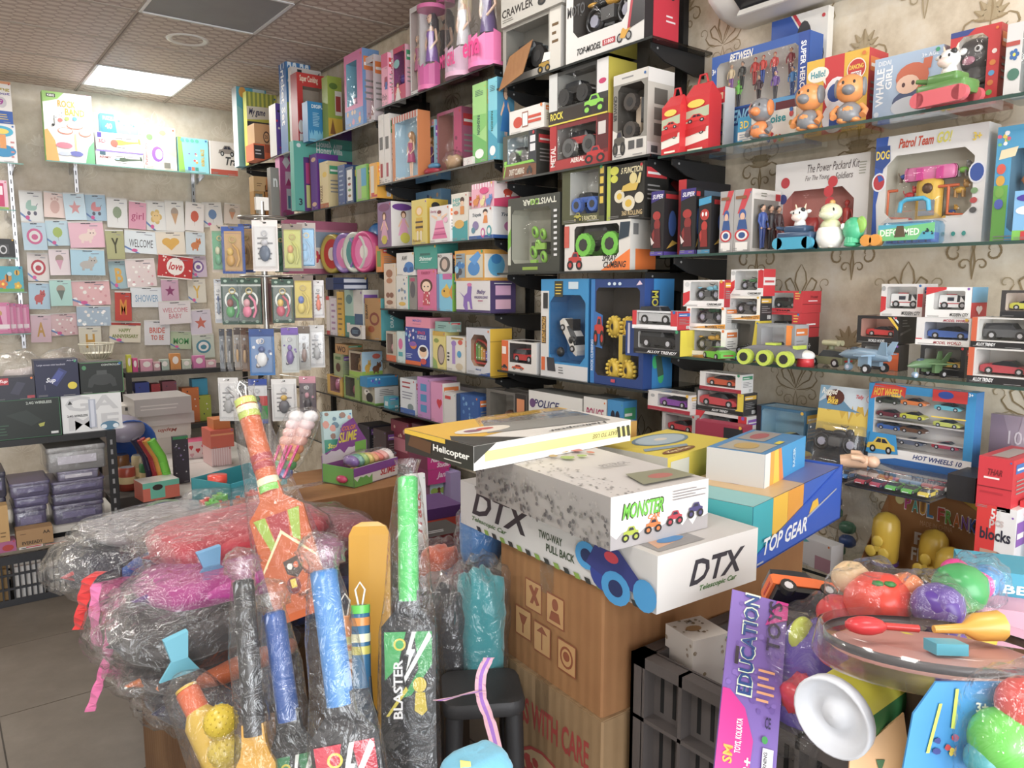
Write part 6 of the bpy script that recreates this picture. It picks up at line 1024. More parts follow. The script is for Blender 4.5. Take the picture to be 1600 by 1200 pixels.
o=fb(b1,4.66,467,510,116,.1,'red toy kitchen set box with a yellow dial and pans in its window','c8302c',lc='a83a44',win=(.2,.06,.97,.82),wc='b0a090',tw=False,f=[('t','Super Cooking',.1,.86,.75,.97,'f0e0c8'),('p',[(.0,.0),(.2,.0),(.2,.3),(0,.28)],'b8282c'),('e',.1,.26,.09,.09,'f0e8e0'),('r',.04,.05,.18,.16,'f0e8e0')])
q=MB();q.cyl((0,0,0),(0,-.01,0),.035,n=18,col='dcb82c');q.cyl((0,-.01,0),(0,-.014,0),.018,n=12,col='c8a01c');q.build('toy_dial','plastic',o,(-.005,.025,.2))
for i in range(3):q=MB();q.lathe([(0,0),(.02,0),(.024,.02)],'b8bcc0',12);q.tube([(.02,0,.018),(.05,0,.022)],.003,5,'333');q.build('toy_pan','metal',o,(-.03+.035*i,.03,.1+.03*i))
fb(b1,4.5,482,513,160,.08,'bright blue construction game box standing in front of the kitchen set','2a88c0',lc='2470a8',f=[('t','DIGIFUN',.2,.84,.92,.93,'f0f4f6'),('l',.25,.38,.6,.74,9,'a8d4e8'),('z',.05,.0,.98,.3,14,'7ac0e0'),('e',.84,.42,.05,.05,'e0f0f6')])
fb(b1,4.4,514,536,120,.08,'green and yellow farm box beside the dollhouse box','9ab03a',lc='8aa030',f=[('r',0,0,1,.35,'d8b02c'),('e',.4,.85,.3,.05,'5a7a2a'),('r',.5,.4,.98,.78,'e0dcd4'),('r',.55,.46,.9,.7,'a83a34'),('p',[(.1,.1),(.5,.1),(.3,.34)],'8a5a2a')])
o=rb(b1,540,568,82,.1,'dollhouse_box','pink and blue dollhouse box with rooms behind a window','toy box','d878a8',ins=.0,win=(.12,.3,.7,.88),wc='7ab8d0',g=GB,tw=False,sc='6a90c0',f=[('r',0,0,1,.24,'3a7cc0'),('s',.1,.02,.9,.24,7,.08,['e0c0a0','c86a8a','d8a04a'])],toy=[('lump','e0a8c8',.3,.05,.4),('lump','dcdce4',.7,.5,.4)])
rb(b1,572,586,88,.08,'doll_pack','clear white doll pack beside the dollhouse box','doll','cfc4c8',ins=.02,g=GB,win=(.1,.1,.9,.9),wc='d8b8c0',f=[('s',.1,.05,.9,.2,4,.1,['a87a6a'])])
# B2
fb(b2,4.64,462,568,226,.06,'wide mint green villa box with white letters','58b0a0',f=[('r',.13,.0,.95,.78,'5a2f78'),('r',.0,.0,.13,.8,'58b0a0'),('r',.16,.4,.3,.7,'b83a7a'),('r',.16,.05,.32,.38,'c8c87a'),('t','Honey Villa',.32,.83,.7,.95,'eef2ee'),('e',.07,.94,.03,.03,'e0e8e4'),('e',.93,.8,.045,.1,'a83a5a'),('t','3',.05,.08,.1,.18,'234')],g=GB)
fb(b2,5.12,440,460,240,.08,'pink castle box with a white house picture','cc5aa0',f=[('p',[(.2,.86),(.5,.98),(.8,.86),(.5,.76)],'e8e0e8'),('r',.4,.5,.9,.72,'e8c8dc'),('p',[(.4,.5),(.65,.62),(.9,.5)],'b83a7a'),('r',.45,.1,.9,.45,'d8d0dc'),('r',.55,.14,.75,.34,'5a8aa8'),('e',.5,.06,.4,.06,'b0407c')],lc='d890b8')
def sp(pl,pr,pt,d,label,col,z=None,**k):return rb(b2 if z is None else z,pl,pr,pt,d,k.pop('name','book'),label,k.pop('cat','book'),col,g='upright books and packs',**k)
sp(480,486,243,.14,'brown spined activity book beside the villa box','8a5030',ins=.02)
sp(487,497,241,.14,'purple puzzle book with small doll heads on the spine','6a3092',ins=.0,f=[('e',.5,.9,.35,.04,'e0b898'),('e',.5,.1,.35,.04,'e0b898')])
sp(501,514,253,.12,'cream puzzle book with a yellow sun','d8c490',ins=.0,f=[('t','PUZZLE',.05,.14,.3,.5,'6a4020','v'),('e',.6,.72,.25,.06,'e0b82c'),('r',0,0,1,.1,'b0602c')])
o=empty('craft_bottle','grey and white craft bottle with a red cap','bottle',(XF+.05,y_at(521,XF+.05,b2),b2+CZ+.001));q=MB();q.lathe([(0,0),(.035,0),(.035,.14),(.02,.15)],'c8cccc',14);q.build('bottle_body','plastic',o);q=MB();q.lathe([(.034,.14),(.036,.142),(.036,.185),(0,.19)],'c0303a',14);q.build('cap','plastic',o)
sp(529,540,258,.12,'navy blue encyclopedia spine','2c4a80',ins=.0,f=[('l',.2,.2,.8,.9,6,'8a9ab8')])
sp(541,553,261,.12,'navy book with a white animal picture panel','24406a',ins=.0,f=[('r',.2,.06,.85,.92,'dcdcd8')]+[('e',.5,.2+.16*i,.2,.04,['8a6a3a','5a8a4a','8a3a2a','444'][i]) for i in range(4)])
sp(557,574,258,.09,'green trimmed clear pencil pouch','7ab84a',ins=.0,name='pencil_pouch',cat='pouch',f=[('r',.12,.06,.5,.9,'a8a890'),('r',.5,.4,.95,.9,'3a9ac0'),('r',.5,.06,.95,.4,'8ac84a')])
sp(578,590,255,.09,'yellow trimmed clear pencil pouch','e0a020',ins=.0,name='pencil_pouch',cat='pouch',f=[('r',.15,.06,.6,.92,'d8d0c0'),('r',.2,.04,.95,.16,'c83a2c'),('p',[(.6,.1),(.95,.1),(.95,.5)],'e8b830')])
fb(b2,5.05,425,438,262,.06,'clear pack with a black letter n near the wooden frames','9a9690',f=[('t','n',.3,.6,.8,.78,'eee')])
fb(b2,5.16,398,414,299,.08,'small wooden picture frame in a clear bag','a87c3c',win=(.15,.1,.85,.9),wc='c4c0b4',key='wf')
fb(T('wf'),5.16,397,420,276,.09,'small wooden box with orange stripes on the picture frame','b89460',f=[('l',.2,.3,.6,.6,2,'6a4a2a'),('p',[(.8,.1),(.9,.1),(.95,.9),(.85,.9)],'c87a3a')])
fb(b2,5.16,416,424,290,.08,'narrow orange wood plank toy beside the picture frame','b87a34')
# B3
fb(b3,4.5,447,560,346,.05,'large dusty pink house box behind the round plates','b0607c',f=[('r',.06,.1,.94,.84,'c88a9c'),('r',.22,.5,.8,.8,'8a9aac'),('p',[(.18,.6),(.28,.8),(.28,.5)],'3a7cb8'),('p',[(.8,.6),(.7,.8),(.7,.5)],'3a7cb8'),('r',.06,.1,.5,.5,'e0d4c8'),('f',.1,.15,.3,.42,'c83a48'),('f',.3,.2,.48,.45,'c83a48')])
for i,(px,c1,c2,l) in enumerate([(524,'b8a23a','c8302c','red faced lunch plate with an olive rim'),(544,'8a6ab0','d878b0','pink faced lunch plate with a purple rim'),(560,'c8ccc0','3a8a8a','teal faced lunch plate with a pale rim'),(574,'d84a8a','e87ab0','hot pink lunch plate with lettering')]):
    X=XF+.045+.01*i;o=empty('lunch_plate',l,'plate',(X,y_at(px,X,b3),b3+CZ+.118),0,'round lunch plates');o.rotation_euler=(R(90),R(-6),R(-82))
    q=MB();q.lathe([(0,.02),(.09,.02),(.1,.03),(.115,.03),(.117,.0),(.112,-.03),(.1,-.035),(0,-.035)],c1,26);q.build('rim','plastic',o)
    q=MB();q.lathe([(0,.021),(.088,.021)],c2,22);q.lathe([(0,.0212),(.04,.0212)],'e8e0d8',14);q.build('printed_face','print',o)
X=XF+.15;o=empty('lunch_plate','blue lunch plate propped high behind the hot pink one','plate',(X,y_at(590,X,b3),b3+CZ+.2),0,'round lunch plates');o.rotation_euler=(R(90),R(-6),R(-82))
q=MB();q.lathe([(0,.02),(.07,.02),(.085,.0),(.08,-.02),(0,-.02)],'2f7ac0',22);q.build('rim','plastic',o);q=MB();q.box(-.03,.03,-.2,-.075,-.015,.012,'4a6a90');q.build('stand_box','card',o)
rb(b3,588,597,384,.1,'toy_box','orange and green craft box at the end of the plate shelf','toy box','d8843a',g=GB,f=[('r',.2,.2,.8,.8,'6a9a4a')])
# B4
sp(511,516,463,.1,'red edged white game box spine','dcd4d0',z=b4,f=[('r',0,.9,1,1,'c03a3a'),('r',0,0,1,.1,'c03a3a')],name='game_box',cat='game box')
sp(517,527,466,.1,'white game box with lilac picture strip','d4ccd4',z=b4,f=[('l',.2,.1,.8,.9,5,'a07aa0')],name='game_box',cat='game box')
sp(528,538,456,.1,'yellow striped building game box','dcb038',z=b4,f=[('l',.15,.1,.85,.9,7,'8a6a3a')],name='game_box',cat='game box')
sp(540,568,453,.1,'white and teal science game box','d8d4cc',z=b4,name='game_box',cat='game box',key='sg',f=[('r',0,.45,.5,1,'a8c8b8'),('e',.26,.8,.18,.1,'5a8a8a'),('r',0,0,.55,.45,'2f8a84'),('r',.56,.0,1,.5,'3a5a80'),('r',.1,.1,.3,.3,'e0d8d0')])
sp(546,566,508,.02,'small white card with a navy round camera picture','d8d4cc',z=b4,ins=-.025,name='camera_card',cat='card',f=[('e',.5,.5,.4,.36,'26334c'),('l',.25,.35,.75,.65,3,'8ab0c8')])
sp(571,596,466,.14,'wood print and teal construction box','b88a50',z=b4,name='game_box',cat='game box',sc='4a9aa0',f=[('e',.6,.5,.3,.16,'8a3a2c'),('e',.6,.5,.2,.1,'b88a50'),('t','DRAW',.06,.5,.2,.85,'4a3420','v'),('e',.4,.25,.2,.08,'a8542c')],s=[('t','DRAW',.4,.3,.55,.7,'d0e0dc','v')])
fb(T('sg'),4.02,521,575,434,.1,'pair of navy boxes lying flat on the game boxes','26345c',f=[('r',.3,.6,.95,.9,'c8ccd8'),('r',.0,.48,1,.52,'101828'),('r',.3,.1,.95,.4,'c8ccd8')],name='navy_box')
# B5
rb(b5,512,535,587,.12,'toy_box','yellow window box with a pink doll toy on the low shelf','toy box','c8a04a',g=GB,win=(.2,.15,.85,.95),wc='a87a7a',toy=[('lump','c8709a',.5,.05,.7)],key='yw')
rb(T('yw'),522,536,553,.1,'toy_box','green box with a small monkey picture','toy box','9aa47a',g=GB,f=[('e',.5,.4,.26,.2,'5a3a2c'),('r',.2,.75,.8,.88,'5a7a4a')],key='mk')
rb(T('mk'),524,543,538,.1,'toy_box','small tan box with two dark letters on the monkey box','toy box','b88a54',g=GB,f=[('t','WO',.15,.2,.85,.8,'4a2c1a')])
rb(b5,538,562,588,.13,'toy_box','green lined window box under the giraffe box','toy box','8aa85a',g=GB,win=(.1,.1,.7,.94),wc='6a6a58',toy=[('lump','a85a6a',.6,.05,.6)],key='gl')
rb(T('gl'),546,566,549,.13,'toy_box','giraffe and lion window box with a pale blue side','toy box','b8a890',g=GB,win=(.12,.25,.9,.92),wc='7a5a44',sc='b0d0e4',f=[('r',0,0,1,.22,'9ac04a')],s=[('r',0,0,1,.25,'9ac04a'),('a',.1,.15,.45,.7,'d8a83a'),('a',.45,.15,.95,.6,'7a4a2c'),('e',.7,.82,.2,.1,'d86a5a')],toy=[('dog','c89a5a',.5,.0,.7)])
rb(b5,566,586,604,.15,'toy_box','panda box with a white information side','toy box','b0ac98',g=GB,sc='d8d8d4',f=[('e',.4,.65,.22,.2,'e8e4dc'),('e',.4,.7,.06,.05,'222'),('e',.6,.34,.26,.3,'2a2a2c'),('r',0,0,1,.1,'7ab04a')],s=[('l',.2,.5,.8,.9,4,'777'),('r',0,0,1,.08,'7ab04a')],key='pa')
fb(T('pa'),3.86,574,622,588,.09,'flat blue pack with white toy pictures on the panda box','2f8ac0',f=[('s',.1,.2,.9,.8,6,.05,['c8e0ee','5a5ac0']),('r',0,.85,1,1,'4aa4d4')],name='blue_pack')
rb(b5,600,608,620,.06,'toy_box','tiny teal box at the end of the panda shelf','toy box','4aa0b0',g=GB,f=[('r',.2,.2,.8,.6,'c8d4d8')])
# low shelf
GN='nail art boxes'
fb(a7,2.92,672,700,754,.14,'small card box with a winged fairy picture under the nail art boxes','b8d4dc',lc='8a5a7a',g=GN,f=[('e',.5,.6,.12,.16,'6a3a20'),('e',.24,.6,.2,.16,'9ac04a'),('e',.76,.6,.2,.16,'9ac04a'),('p',[(.3,.1),(.42,.5),(.58,.5),(.7,.1)],'c84a5a')],key='n0')
fb(T('n0'),2.9,669,702,733,.14,'magenta box with white script, under the nail art studio box','cc2f8a',lc='8a3a64',g=GN,f=[('t','Jana',.4,.3,.95,.8,'f4d8e8','s')])
fb(T(),2.9,668,704,712,.16,'magenta nail art studio box','d4308c',lc='7a3050',g=GN,f=[('t','Nail Art',.14,.55,.92,.92,'fbeef4','s'),('t','Studio',.4,.12,.95,.48,'fbeef4','s')])
fb(T(),2.9,668,698,694,.16,'teal and blue box on top of the nail art boxes','3a78c8',lc='4a7a8a',g=GN,f=[('r',0,.0,.5,.4,'8a5ac0')])
fb(a7,2.86,704,720,738,.1,'lilac clear box beside the fairy card box','a89ac8',lc='9a8ab8',g=GN)
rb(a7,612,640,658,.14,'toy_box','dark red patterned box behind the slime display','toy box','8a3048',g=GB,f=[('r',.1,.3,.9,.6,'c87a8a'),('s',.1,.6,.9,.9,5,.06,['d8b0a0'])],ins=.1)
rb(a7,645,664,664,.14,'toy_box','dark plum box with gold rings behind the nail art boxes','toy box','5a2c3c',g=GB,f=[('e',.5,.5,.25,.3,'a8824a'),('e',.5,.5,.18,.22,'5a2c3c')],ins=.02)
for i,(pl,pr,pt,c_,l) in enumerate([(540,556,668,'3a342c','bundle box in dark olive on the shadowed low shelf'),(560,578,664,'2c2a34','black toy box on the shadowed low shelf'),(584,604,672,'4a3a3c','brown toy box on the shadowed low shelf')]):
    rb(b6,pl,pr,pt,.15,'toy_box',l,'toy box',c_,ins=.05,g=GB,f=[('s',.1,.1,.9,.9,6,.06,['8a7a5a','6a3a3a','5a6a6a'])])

# ================================================================ back wall
YW=YB-.002
def chrome(px,py0,py1,label):
    p=ony(px,py0,YW);z1=p.z;z0=ony(px,py1,YW).z
    o=empty('chrome_channel',label,'upright',(p.x,YW,CZ+z0),0,'chrome wall channels');q=MB();q.box(-.012,.012,-.02,0,0,z1-z0,'c8c8cc');q.build('channel','metal',o)
    q=MB();n=int((z1-z0)/.06)
    for i in range(n):q.box(-.003,.003,-.0208,-.02,.02+.06*i,.05+.06*i,'222')
    q.build('slots','steel',o)['kind']='stuff'
chrome(117,262,330,'shiny chrome wall channel under the band poster box');chrome(300,278,345,'shiny chrome wall channel under the maze game box');chrome(14,250,545,'shiny chrome wall channel behind the toys at the frame edge')
zb=ony(200,261,6.3).z
def glass_shelf(x0,x1,z,y0,label):
    o=empty('back_shelf',label,'shelf',((x0+x1)/2,YW,CZ+z-.008),0,'glass shelves on the back wall');w=x1-x0
    q=MB();q.box(-w/2,w/2,y0-YW,0,0,.008,'fff');q.build('glass','glass',o)
    q=MB();q.box(-w/2,w/2,y0-YW-.0012,y0-YW-.0002,0,.008,'6a9a90');q.build('polished_edge','plastic',o)
    for k in (-.36,.36):q=MB();q.loft([[(k*w-.002,0,-.05),(k*w-.002,0,-.001),(k*w-.002,y0-YW+.05,-.001),(k*w-.002,y0-YW+.05,-.012)],[(k*w+.002,0,-.05),(k*w+.002,0,-.001),(k*w+.002,y0-YW+.05,-.001),(k*w+.002,y0-YW+.05,-.012)]],'c8c8cc',sm=False);q.build('bracket','metal',o)
glass_shelf(.76,2.0,zb,6.29,'glass shelf under the band poster box on the back wall')
GW='boxes on the back wall shelf'
def wb(pl,pr,pt,d,label,col,z=None,Y=6.31,**k):
    k.setdefault('g',GW);return yb(zb if z is None else z,Y,pl,pr,pt,d,k.pop('name','toy_box'),label,k.pop('cat','toy box'),col,**k)
wb(73,149,146,.08,'tall white rock band drum kit box below the ceiling','e8e8e4',lc='8ac060',f=[('p',[(0,.84),(.3,.9),(.44,1),(0,1)],'9ac870'),('p',[(.75,1),(1,.8),(1,1)],'e0a0c8'),('p',[(0,0),(.26,0),(.2,.3),(.06,.46),(0,.44)],'e8a860'),('p',[(.8,0),(1,0),(1,.34),(.88,.24)],'6ab080'),('r',.08,.92,.26,.97,'444'),('t','KIDS',.1,.93,.24,.96,'fff'),('t','ROCK',.3,.79,.66,.89,'e8a030'),('t','BAND',.44,.68,.84,.78,'e8a030'),('e',.62,.53,.17,.045,'c87a6a'),('e',.62,.535,.15,.035,'ece4d8'),('e',.42,.45,.16,.05,'c87a6a'),('e',.42,.455,.14,.038,'ece4d8'),('e',.82,.44,.13,.05,'c87a6a'),('e',.82,.445,.11,.035,'ece4d8'),('r',.6,.16,.64,.42,'e0c88a'),('e',.38,.24,.17,.045,'d87a8a'),('e',.62,.13,.14,.04,'6a70b0'),('e',.38,.12,.13,.03,'b8c0d8'),('e',.33,.6,.05,.03,'d8706a'),('e',.47,.63,.05,.03,'9ac05a'),('e',.63,.64,.05,.03,'5a9ad0'),('s',.1,.6,.4,.8,9,.012,['333']),('e',.18,.52,.03,.02,'333'),('r',.2,.52,.215,.66,'333')])
wb(151,225,238,.09,'white army helicopter box with a dark green helicopter','e4e4e4',f=[('t','ARMY',.06,.48,.32,.66,'8a3a34'),('x',.34,.08,.98,.9,'4a5a48'),('r',.08,.72,.2,.96,'3a5a6a'),('l',.06,.36,.3,.42,1,'888'),('r',0,.96,1,1,'7a6ab0')],key='ar')
wb(151,224,209,.09,'white helicopter box with a yellow helicopter on the army one','e6e6e8',z=T('ar'),f=[('x',.26,.08,.96,.94,'e8c030'),('r',.03,.7,.12,.98,'4a3a8a'),('e',.38,.45,.08,.2,'d8584a'),('t','3D',.04,.42,.2,.62,'a84a5a'),('r',0,0,1,.06,'8a7ab8')],key='yh')
wb(158,216,180,.08,'light blue puzzle box on top of the helicopter boxes','6ac4dc',z=T('yh'),f=[('p',[(0,0),(.42,0),(.36,1),(0,1)],'2f7ac0'),('t','40',.12,.2,.3,.5,'dfeef6'),('t','PUZZLE',.06,.66,.4,.86,'dfeef6'),('s',.45,.1,.95,.9,8,.035,['a8e0ec','3a9ac0'])])
wb(226,277,198,.07,'white and yellow wheel toy box with vertical red script','ece4d0',f=[('p',[(.4,.5),(1,.3),(1,1),(.3,1)],'f0dca0'),('t','Pattern toy',.03,.1,.14,.6,'c85a6a','v'),('e',.42,.36,.18,.18,'8a5ab8'),('e',.46,.36,.11,.12,'e8e0ec'),('e',.6,.86,.1,.06,'c89a6a'),('r',.6,.05,.8,.18,'7a7a70'),('e',.2,.74,.1,.07,'6a8a5a')])
wb(280,327,216,.07,'green and blue animal maze game box','8ad0d8',f=[('p',[(0,0),(.2,0),(.12,1),(0,1)],'8ac84a'),('t','ANIMAL MAZE',.74,.2,.86,.7,'e0b83a','v'),('s',.15,.3,.6,.7,8,.05,['e8a84a','e86a6a','f4f4f0','8a6ab0']),('r',.3,.06,.4,.16,'4a7ac0'),('r',.42,.06,.52,.16,'d8785a'),('r',.54,.06,.64,.16,'4a9a8a')]+[('e',.15+.16*i,.92,.06,.05,'5ac0a8') for i in range(4)])
wb(330,372,222,.12,'white and red transformer car box beside the shelf corner','d8d0c8',f=[('r',0,0,1,.16,'b04a38'),('t','Tra',.55,.3,.98,.56,'333','s'),('c',.3,.56,.95,.95,'8a8078')],Y=6.29)
# far-left little shelves
def left_shelf(pl,pr,py,label):
    Y=6.3;p=ony((pl+pr)/2,py,Y);x0=ony(pl,py,Y).x;x1=ony(pr,py,Y).x;glass_shelf(x0,x1,p.z,Y-.01,label);return p.z
zl=left_shelf(-60,36,252,'short glass shelf under the teal ring toy box')
wb(-30,28,192,.16,'white box with a teal and orange stacking ring toy','e4e4e6',z=zl,f=[('e',.62,.8,.32,.14,'4ab0d0'),('e',.62,.3,.36,.16,'3a90c0'),('r',.55,.36,.72,.72,'e09a5a'),('e',.62,.8,.2,.07,'e8d05a'),('l',.84,.1,.95,.6,4,'c88')],key='ls',sc='cfd2d6')
wb(-20,21,126,.1,'white and orange robot kit box with a blue band above the ring toy','e8e4e0',z=T('ls'),f=[('r',0,.94,1,1,'e09a6a'),('t','ing',.5,.76,.95,.86,'b8a84a'),('t','bot',.5,.68,.95,.75,'6a5aa0'),('e',.6,.5,.2,.13,'c8c4c8'),('t','9',.5,.44,.68,.58,'a83a9a'),('r',0,.0,1,.3,'3a62b0'),('l',.4,.08,.95,.24,3,'d8c05a')])
zl=left_shelf(-60,24,326,'short glass shelf under the pink book')
wb(-25,14,281,.09,'pink and white picture book at the frame edge','e4b8c8',z=zl,f=[('r',.2,.1,.85,.9,'c83a6a'),('r',.3,.5,.8,.8,'f0e4e8'),('r',0,0,1,.08,'8ab83a')])
zl=left_shelf(-60,28,402,'short glass shelf under the black camera box')
wb(-25,25,373,.06,'black toy camera box at the frame edge','2c2c2e',z=zl,f=[('r',.3,.2,.8,.7,'4a4a4c'),('e',.62,.42,.12,.24,'c8c8cc'),('e',.62,.42,.08,.16,'333')])
zl=left_shelf(-60,42,456,'short glass shelf under the bee puzzle')
wb(-25,38,416,.05,'turquoise wooden puzzle with bees and flowers','4ab0c4',z=zl,f=[('e',.62,.55,.09,.16,'d8902c'),('r',.58,.4,.62,.7,'4a3420'),('e',.85,.75,.07,.11,'e0b03a'),('r',.83,.66,.86,.84,'4a3420'),('f',.75,.05,.95,.4,'e0b030'),('f',.36,.1,.6,.5,'e07a3a'),('r',0,0,1,.12,'6ab04a'),('e',.66,.7,.06,.08,'a8d8e8')])
zl=left_shelf(-60,48,522,'short glass shelf under the pink ballet cards')
for i in range(4):wb(-18+12*i,18+10*i,473+i,.03,['pink ballet doll card pack, front of four','pink ballet doll card pack, second of four','pink ballet doll card pack, third of four','pink ballet doll card pack, rear of four'][i],'d87aa8',z=zl,Y=6.3+.04*i,name='doll_card',cat='doll',f=[('r',.15,.12,.85,.88,'e8a8c8'),('e',.5,.66,.16,.1,'c89a5a'),('p',[(.35,.3),(.42,.6),(.58,.6),(.65,.3)],'c84a8a'),('r',.5,.16,.95,.3,'f0e4ea')])
# hanging balloon packs
PK=[
 (33,69,298,346,'e0e2e0','P','9ac0b4','white pack with a mint pram balloon, first in the top row'),(69,103,300,340,'ecd4cc','e','d8b0a8','pale pink pack with a baby foot balloon'),(103,136,301,344,'c4dcea','*','d89a9c','light blue pack with a stork balloon'),(136,168,303,345,'a8c8de','P','d88a90','sky blue pack with a pink pram balloon'),
 (168,200,309,356,'e2e2e2','B','8a9a80','white pack with a grey green face balloon'),(201,228,314,358,'d89ab0','t:girl','a8406a','pink pack with a girl script balloon'),(229,260,314,360,'e6e6e4','L','d8b870','white pack with a lion head balloon'),(260,289,314,361,'e2e0dc','I','c8a078','white pack with an ice cream cone balloon'),
 (289,318,316,361,'e4dedc','B','c85a44','white pack with a red candy balloon'),(319,349,316,355,'e0dede','B','6a8ab8','white pack with a rainbow round balloon'),(350,375,318,350,'d4c8c0','I','c88a6a','clear pack with a bottle balloon'),
 (38,75,346,391,'b4cfe0','R','d86a9a','light blue pack with a pink and blue ring'),(75,110,343,384,'bcd8e4','B','a8c060','pale blue pack with a baby rattle balloon'),(111,165,346,387,'e4b4c4','a','e8d0c8','wide pink pack with a bow teddy balloon'),(168,196,359,405,'a8a878','t:Y','44442c','olive pennant pack with a dark Y'),
 (195,246,360,396,'dfe8ee','t:WELCOME','4a4a50','white banner pack reading welcome'),(246,291,361,398,'e2d8c8','h','d8a84a','cream pack with gold number and hearts'),(291,321,362,398,'c8d4dc','a','c87a4a','grey blue pack with two bears'),
 (44,78,395,439,'d8ccc8','R','b83a48','zigzag patterned pack with a red badge'),(79,111,389,430,'e4d4d8','I','d8a0b8','pink topped pack with two feeding bottles'),(112,165,389,430,'a8d0e4','a','b8b4b0','wide blue pack with an elephant balloon'),(174,203,406,451,'9ab8c0','t:B','d8a84a','teal pennant pack with a gold B'),
 (200,246,404,448,'e0d0d0','s','d8a8b0','clear pack of pink and white confetti balloons'),(246,300,399,435,'c03034','t:love','c03034','red love card pack with white dots'),(298,324,399,433,'c8b8cc','R','7a5a9a','small lilac pack with a round emblem'),
 (46,79,441,483,'a8c8dc','a','c85a5a','blue pack with tiny red and white shoes'),(80,114,436,478,'a8d4cc','I','6a7a70','mint pack with a dark green letter shape'),(114,174,438,477,'e4b4b8','s','d898a0','wide pink foil curtain pack'),(205,255,448,480,'dce2e8','t:SHOWER','6a9ac0','white banner pack reading shower in blue'),
 (253,280,436,470,'c8a0b8','*','8a3a6a','lilac pack with a dark pink crown'),(295,323,436,473,'d8d4c8','t:Y','d8b04a','clear pack with a gold Y'),(180,206,455,501,'c03a2c','t:M','d88a2c','red pack with a looping golden shape'),
 (49,81,491,535,'d8b8c4','t:A','c89a4a','pink pennant pack with gold foil'),(81,123,489,524,'dcb8bc','s','c8949c','pink foil fringe pack above the plastic sheets'),(121,174,478,509,'a8bcd0','s','c8d8e4','pale blue curtain pack'),(125,160,510,552,'d8d4c4','t:H','c8983a','cream pennant pack with a gold H'),
 (171,220,503,535,'e0d8c4','t:HAPPY','7a8a3a','cream banner pack reading happy anniversary'),(226,266,500,539,'dcdce0','t:BRIDE','d0685a','white banner pack reading bride to be'),(250,300,470,506,'dfd8dc','t:WELCOME','c86a7a','white banner pack reading welcome baby'),(266,299,517,545,'b8c8a8','t:MOM','4a9a5a','green bordered banner pack'),
 (299,332,483,522,'d4ccdc','*','c86a5a','purple topped pack with a small cake'),(302,336,522,559,'c8d0c4','R','4a8aa0','pale pack with a round landscape emblem')]
for i,(pl,pr,p0,p1,c_,ic,c2,l) in enumerate(PK):
    Y=YW-.012-.012*(i % 3)-(.02 if i > 10 else 0);a=ony((pl+pr)/2,p1,Y);x0=ony(pl,p1,Y).x;x1=ony(pr,p1,Y).x;h=z_at(p0,a.x,Y)-a.z;w=x1-x0
    o=empty('party_pack',l,'party pack',(a.x,Y,CZ+a.z),0,'hanging party packs on the back wall');o.rotation_euler=(0,R(rnd.uniform(-4,4)) if ic != 't:love' else R(6),0)
    q=MB();q.box(-w/2,w/2,-.004,0,0,h,c_);q.build('sleeve','plastic',o)
    if ic == 'L':sp_=[('f',.2,.2,.8,.72,c2),('e',.5,.46,.2,.17,'e8c88a'),('e',.44,.5,.02,.02,'333'),('e',.56,.5,.02,.02,'333')]
    elif ic == 'I':sp_=[('e',.5,.62,.2,.16,'a8988a'),('p',[(.32,.58),(.68,.58),(.5,.2)],c2)]
    elif ic == 'R':sp_=[('e',.5,.48,.34,.28,c2),('e',.5,.48,.24,.2,'e8e4e4'),('e',.5,.46,.14,.1,c2)]
    elif ic == 's':sp_=[('s',.06,.06,.94,.8,16,.06,[c2,'f0ece8','fff'])]
    elif ic == 'e':sp_=[('e',.5,.42,.22,.26,c2),('e',.36,.72,.05,.05,c2),('e',.5,.76,.05,.05,c2),('e',.62,.72,.05,.05,c2)]
    elif ic == 't:love':sp_=[('s',.05,.08,.95,.92,16,.03,['f0d8d0']),('e',.5,.52,.26,.38,'ece4e0'),('t','love',.3,.36,.7,.7,c2,'s'),('p',[(0,0),(1,0),(1,.05),(0,.05)],'e8e0dc')]
    elif ic == 't:WELCOME' and i > 30:sp_=[('t','WELCOME',.12,.5,.9,.7,c2,'n'),('t','BABY',.3,.24,.7,.44,c2,'n')]
    elif ic == 't:HAPPY':sp_=[('t','HAPPY',.3,.5,.68,.68,c2),('t','ANNIVERSARY',.08,.22,.92,.4,c2),('r',0,.84,1,1,'b83a30')]
    elif ic == 't:BRIDE':sp_=[('t','BRIDE',.2,.48,.8,.7,c2),('t','TO BE',.25,.2,.75,.4,c2)]
    elif ic[:2] == 't:':sp_=[('t',ic[2:],.14 if len(ic) > 3 else .3,.26 if len(ic) > 4 else .2,.86 if len(ic) > 3 else .7,.6 if len(ic) > 4 else .72,c2,'' if len(ic) < 6 else 'n')]
    else:sp_=[(ic,.2,.18,.8,.72,c2)]
    if i % 3 == 0:sp_+=[('p',[(0,.3),(0,.22),(.36,0),(.48,0)],'6a8ac0'),('e',.3,.12,.09,.07,'d85a9a')]
    sp_+=[('r',.36,.9,.64,.93,'44444a'),('r',0,.955,1,1,'d8d6d2'),('l',.6,.8,.95,.86,1,'889')]
    q=MB();draw(q,Vector((-w/2,-.004,0)),Vector((1,0,0)),Vector((0,0,1)),Vector((0,-1,0)),w,h,sp_);q.build('printed_sheet','print',o)
    q=MB();q.tube([(0,YW-Y,h*.92),(0,-.02,h*.92),(0,-.024,h*.94)],.002,5,'d8d8da');q.build('peg','metal',o)
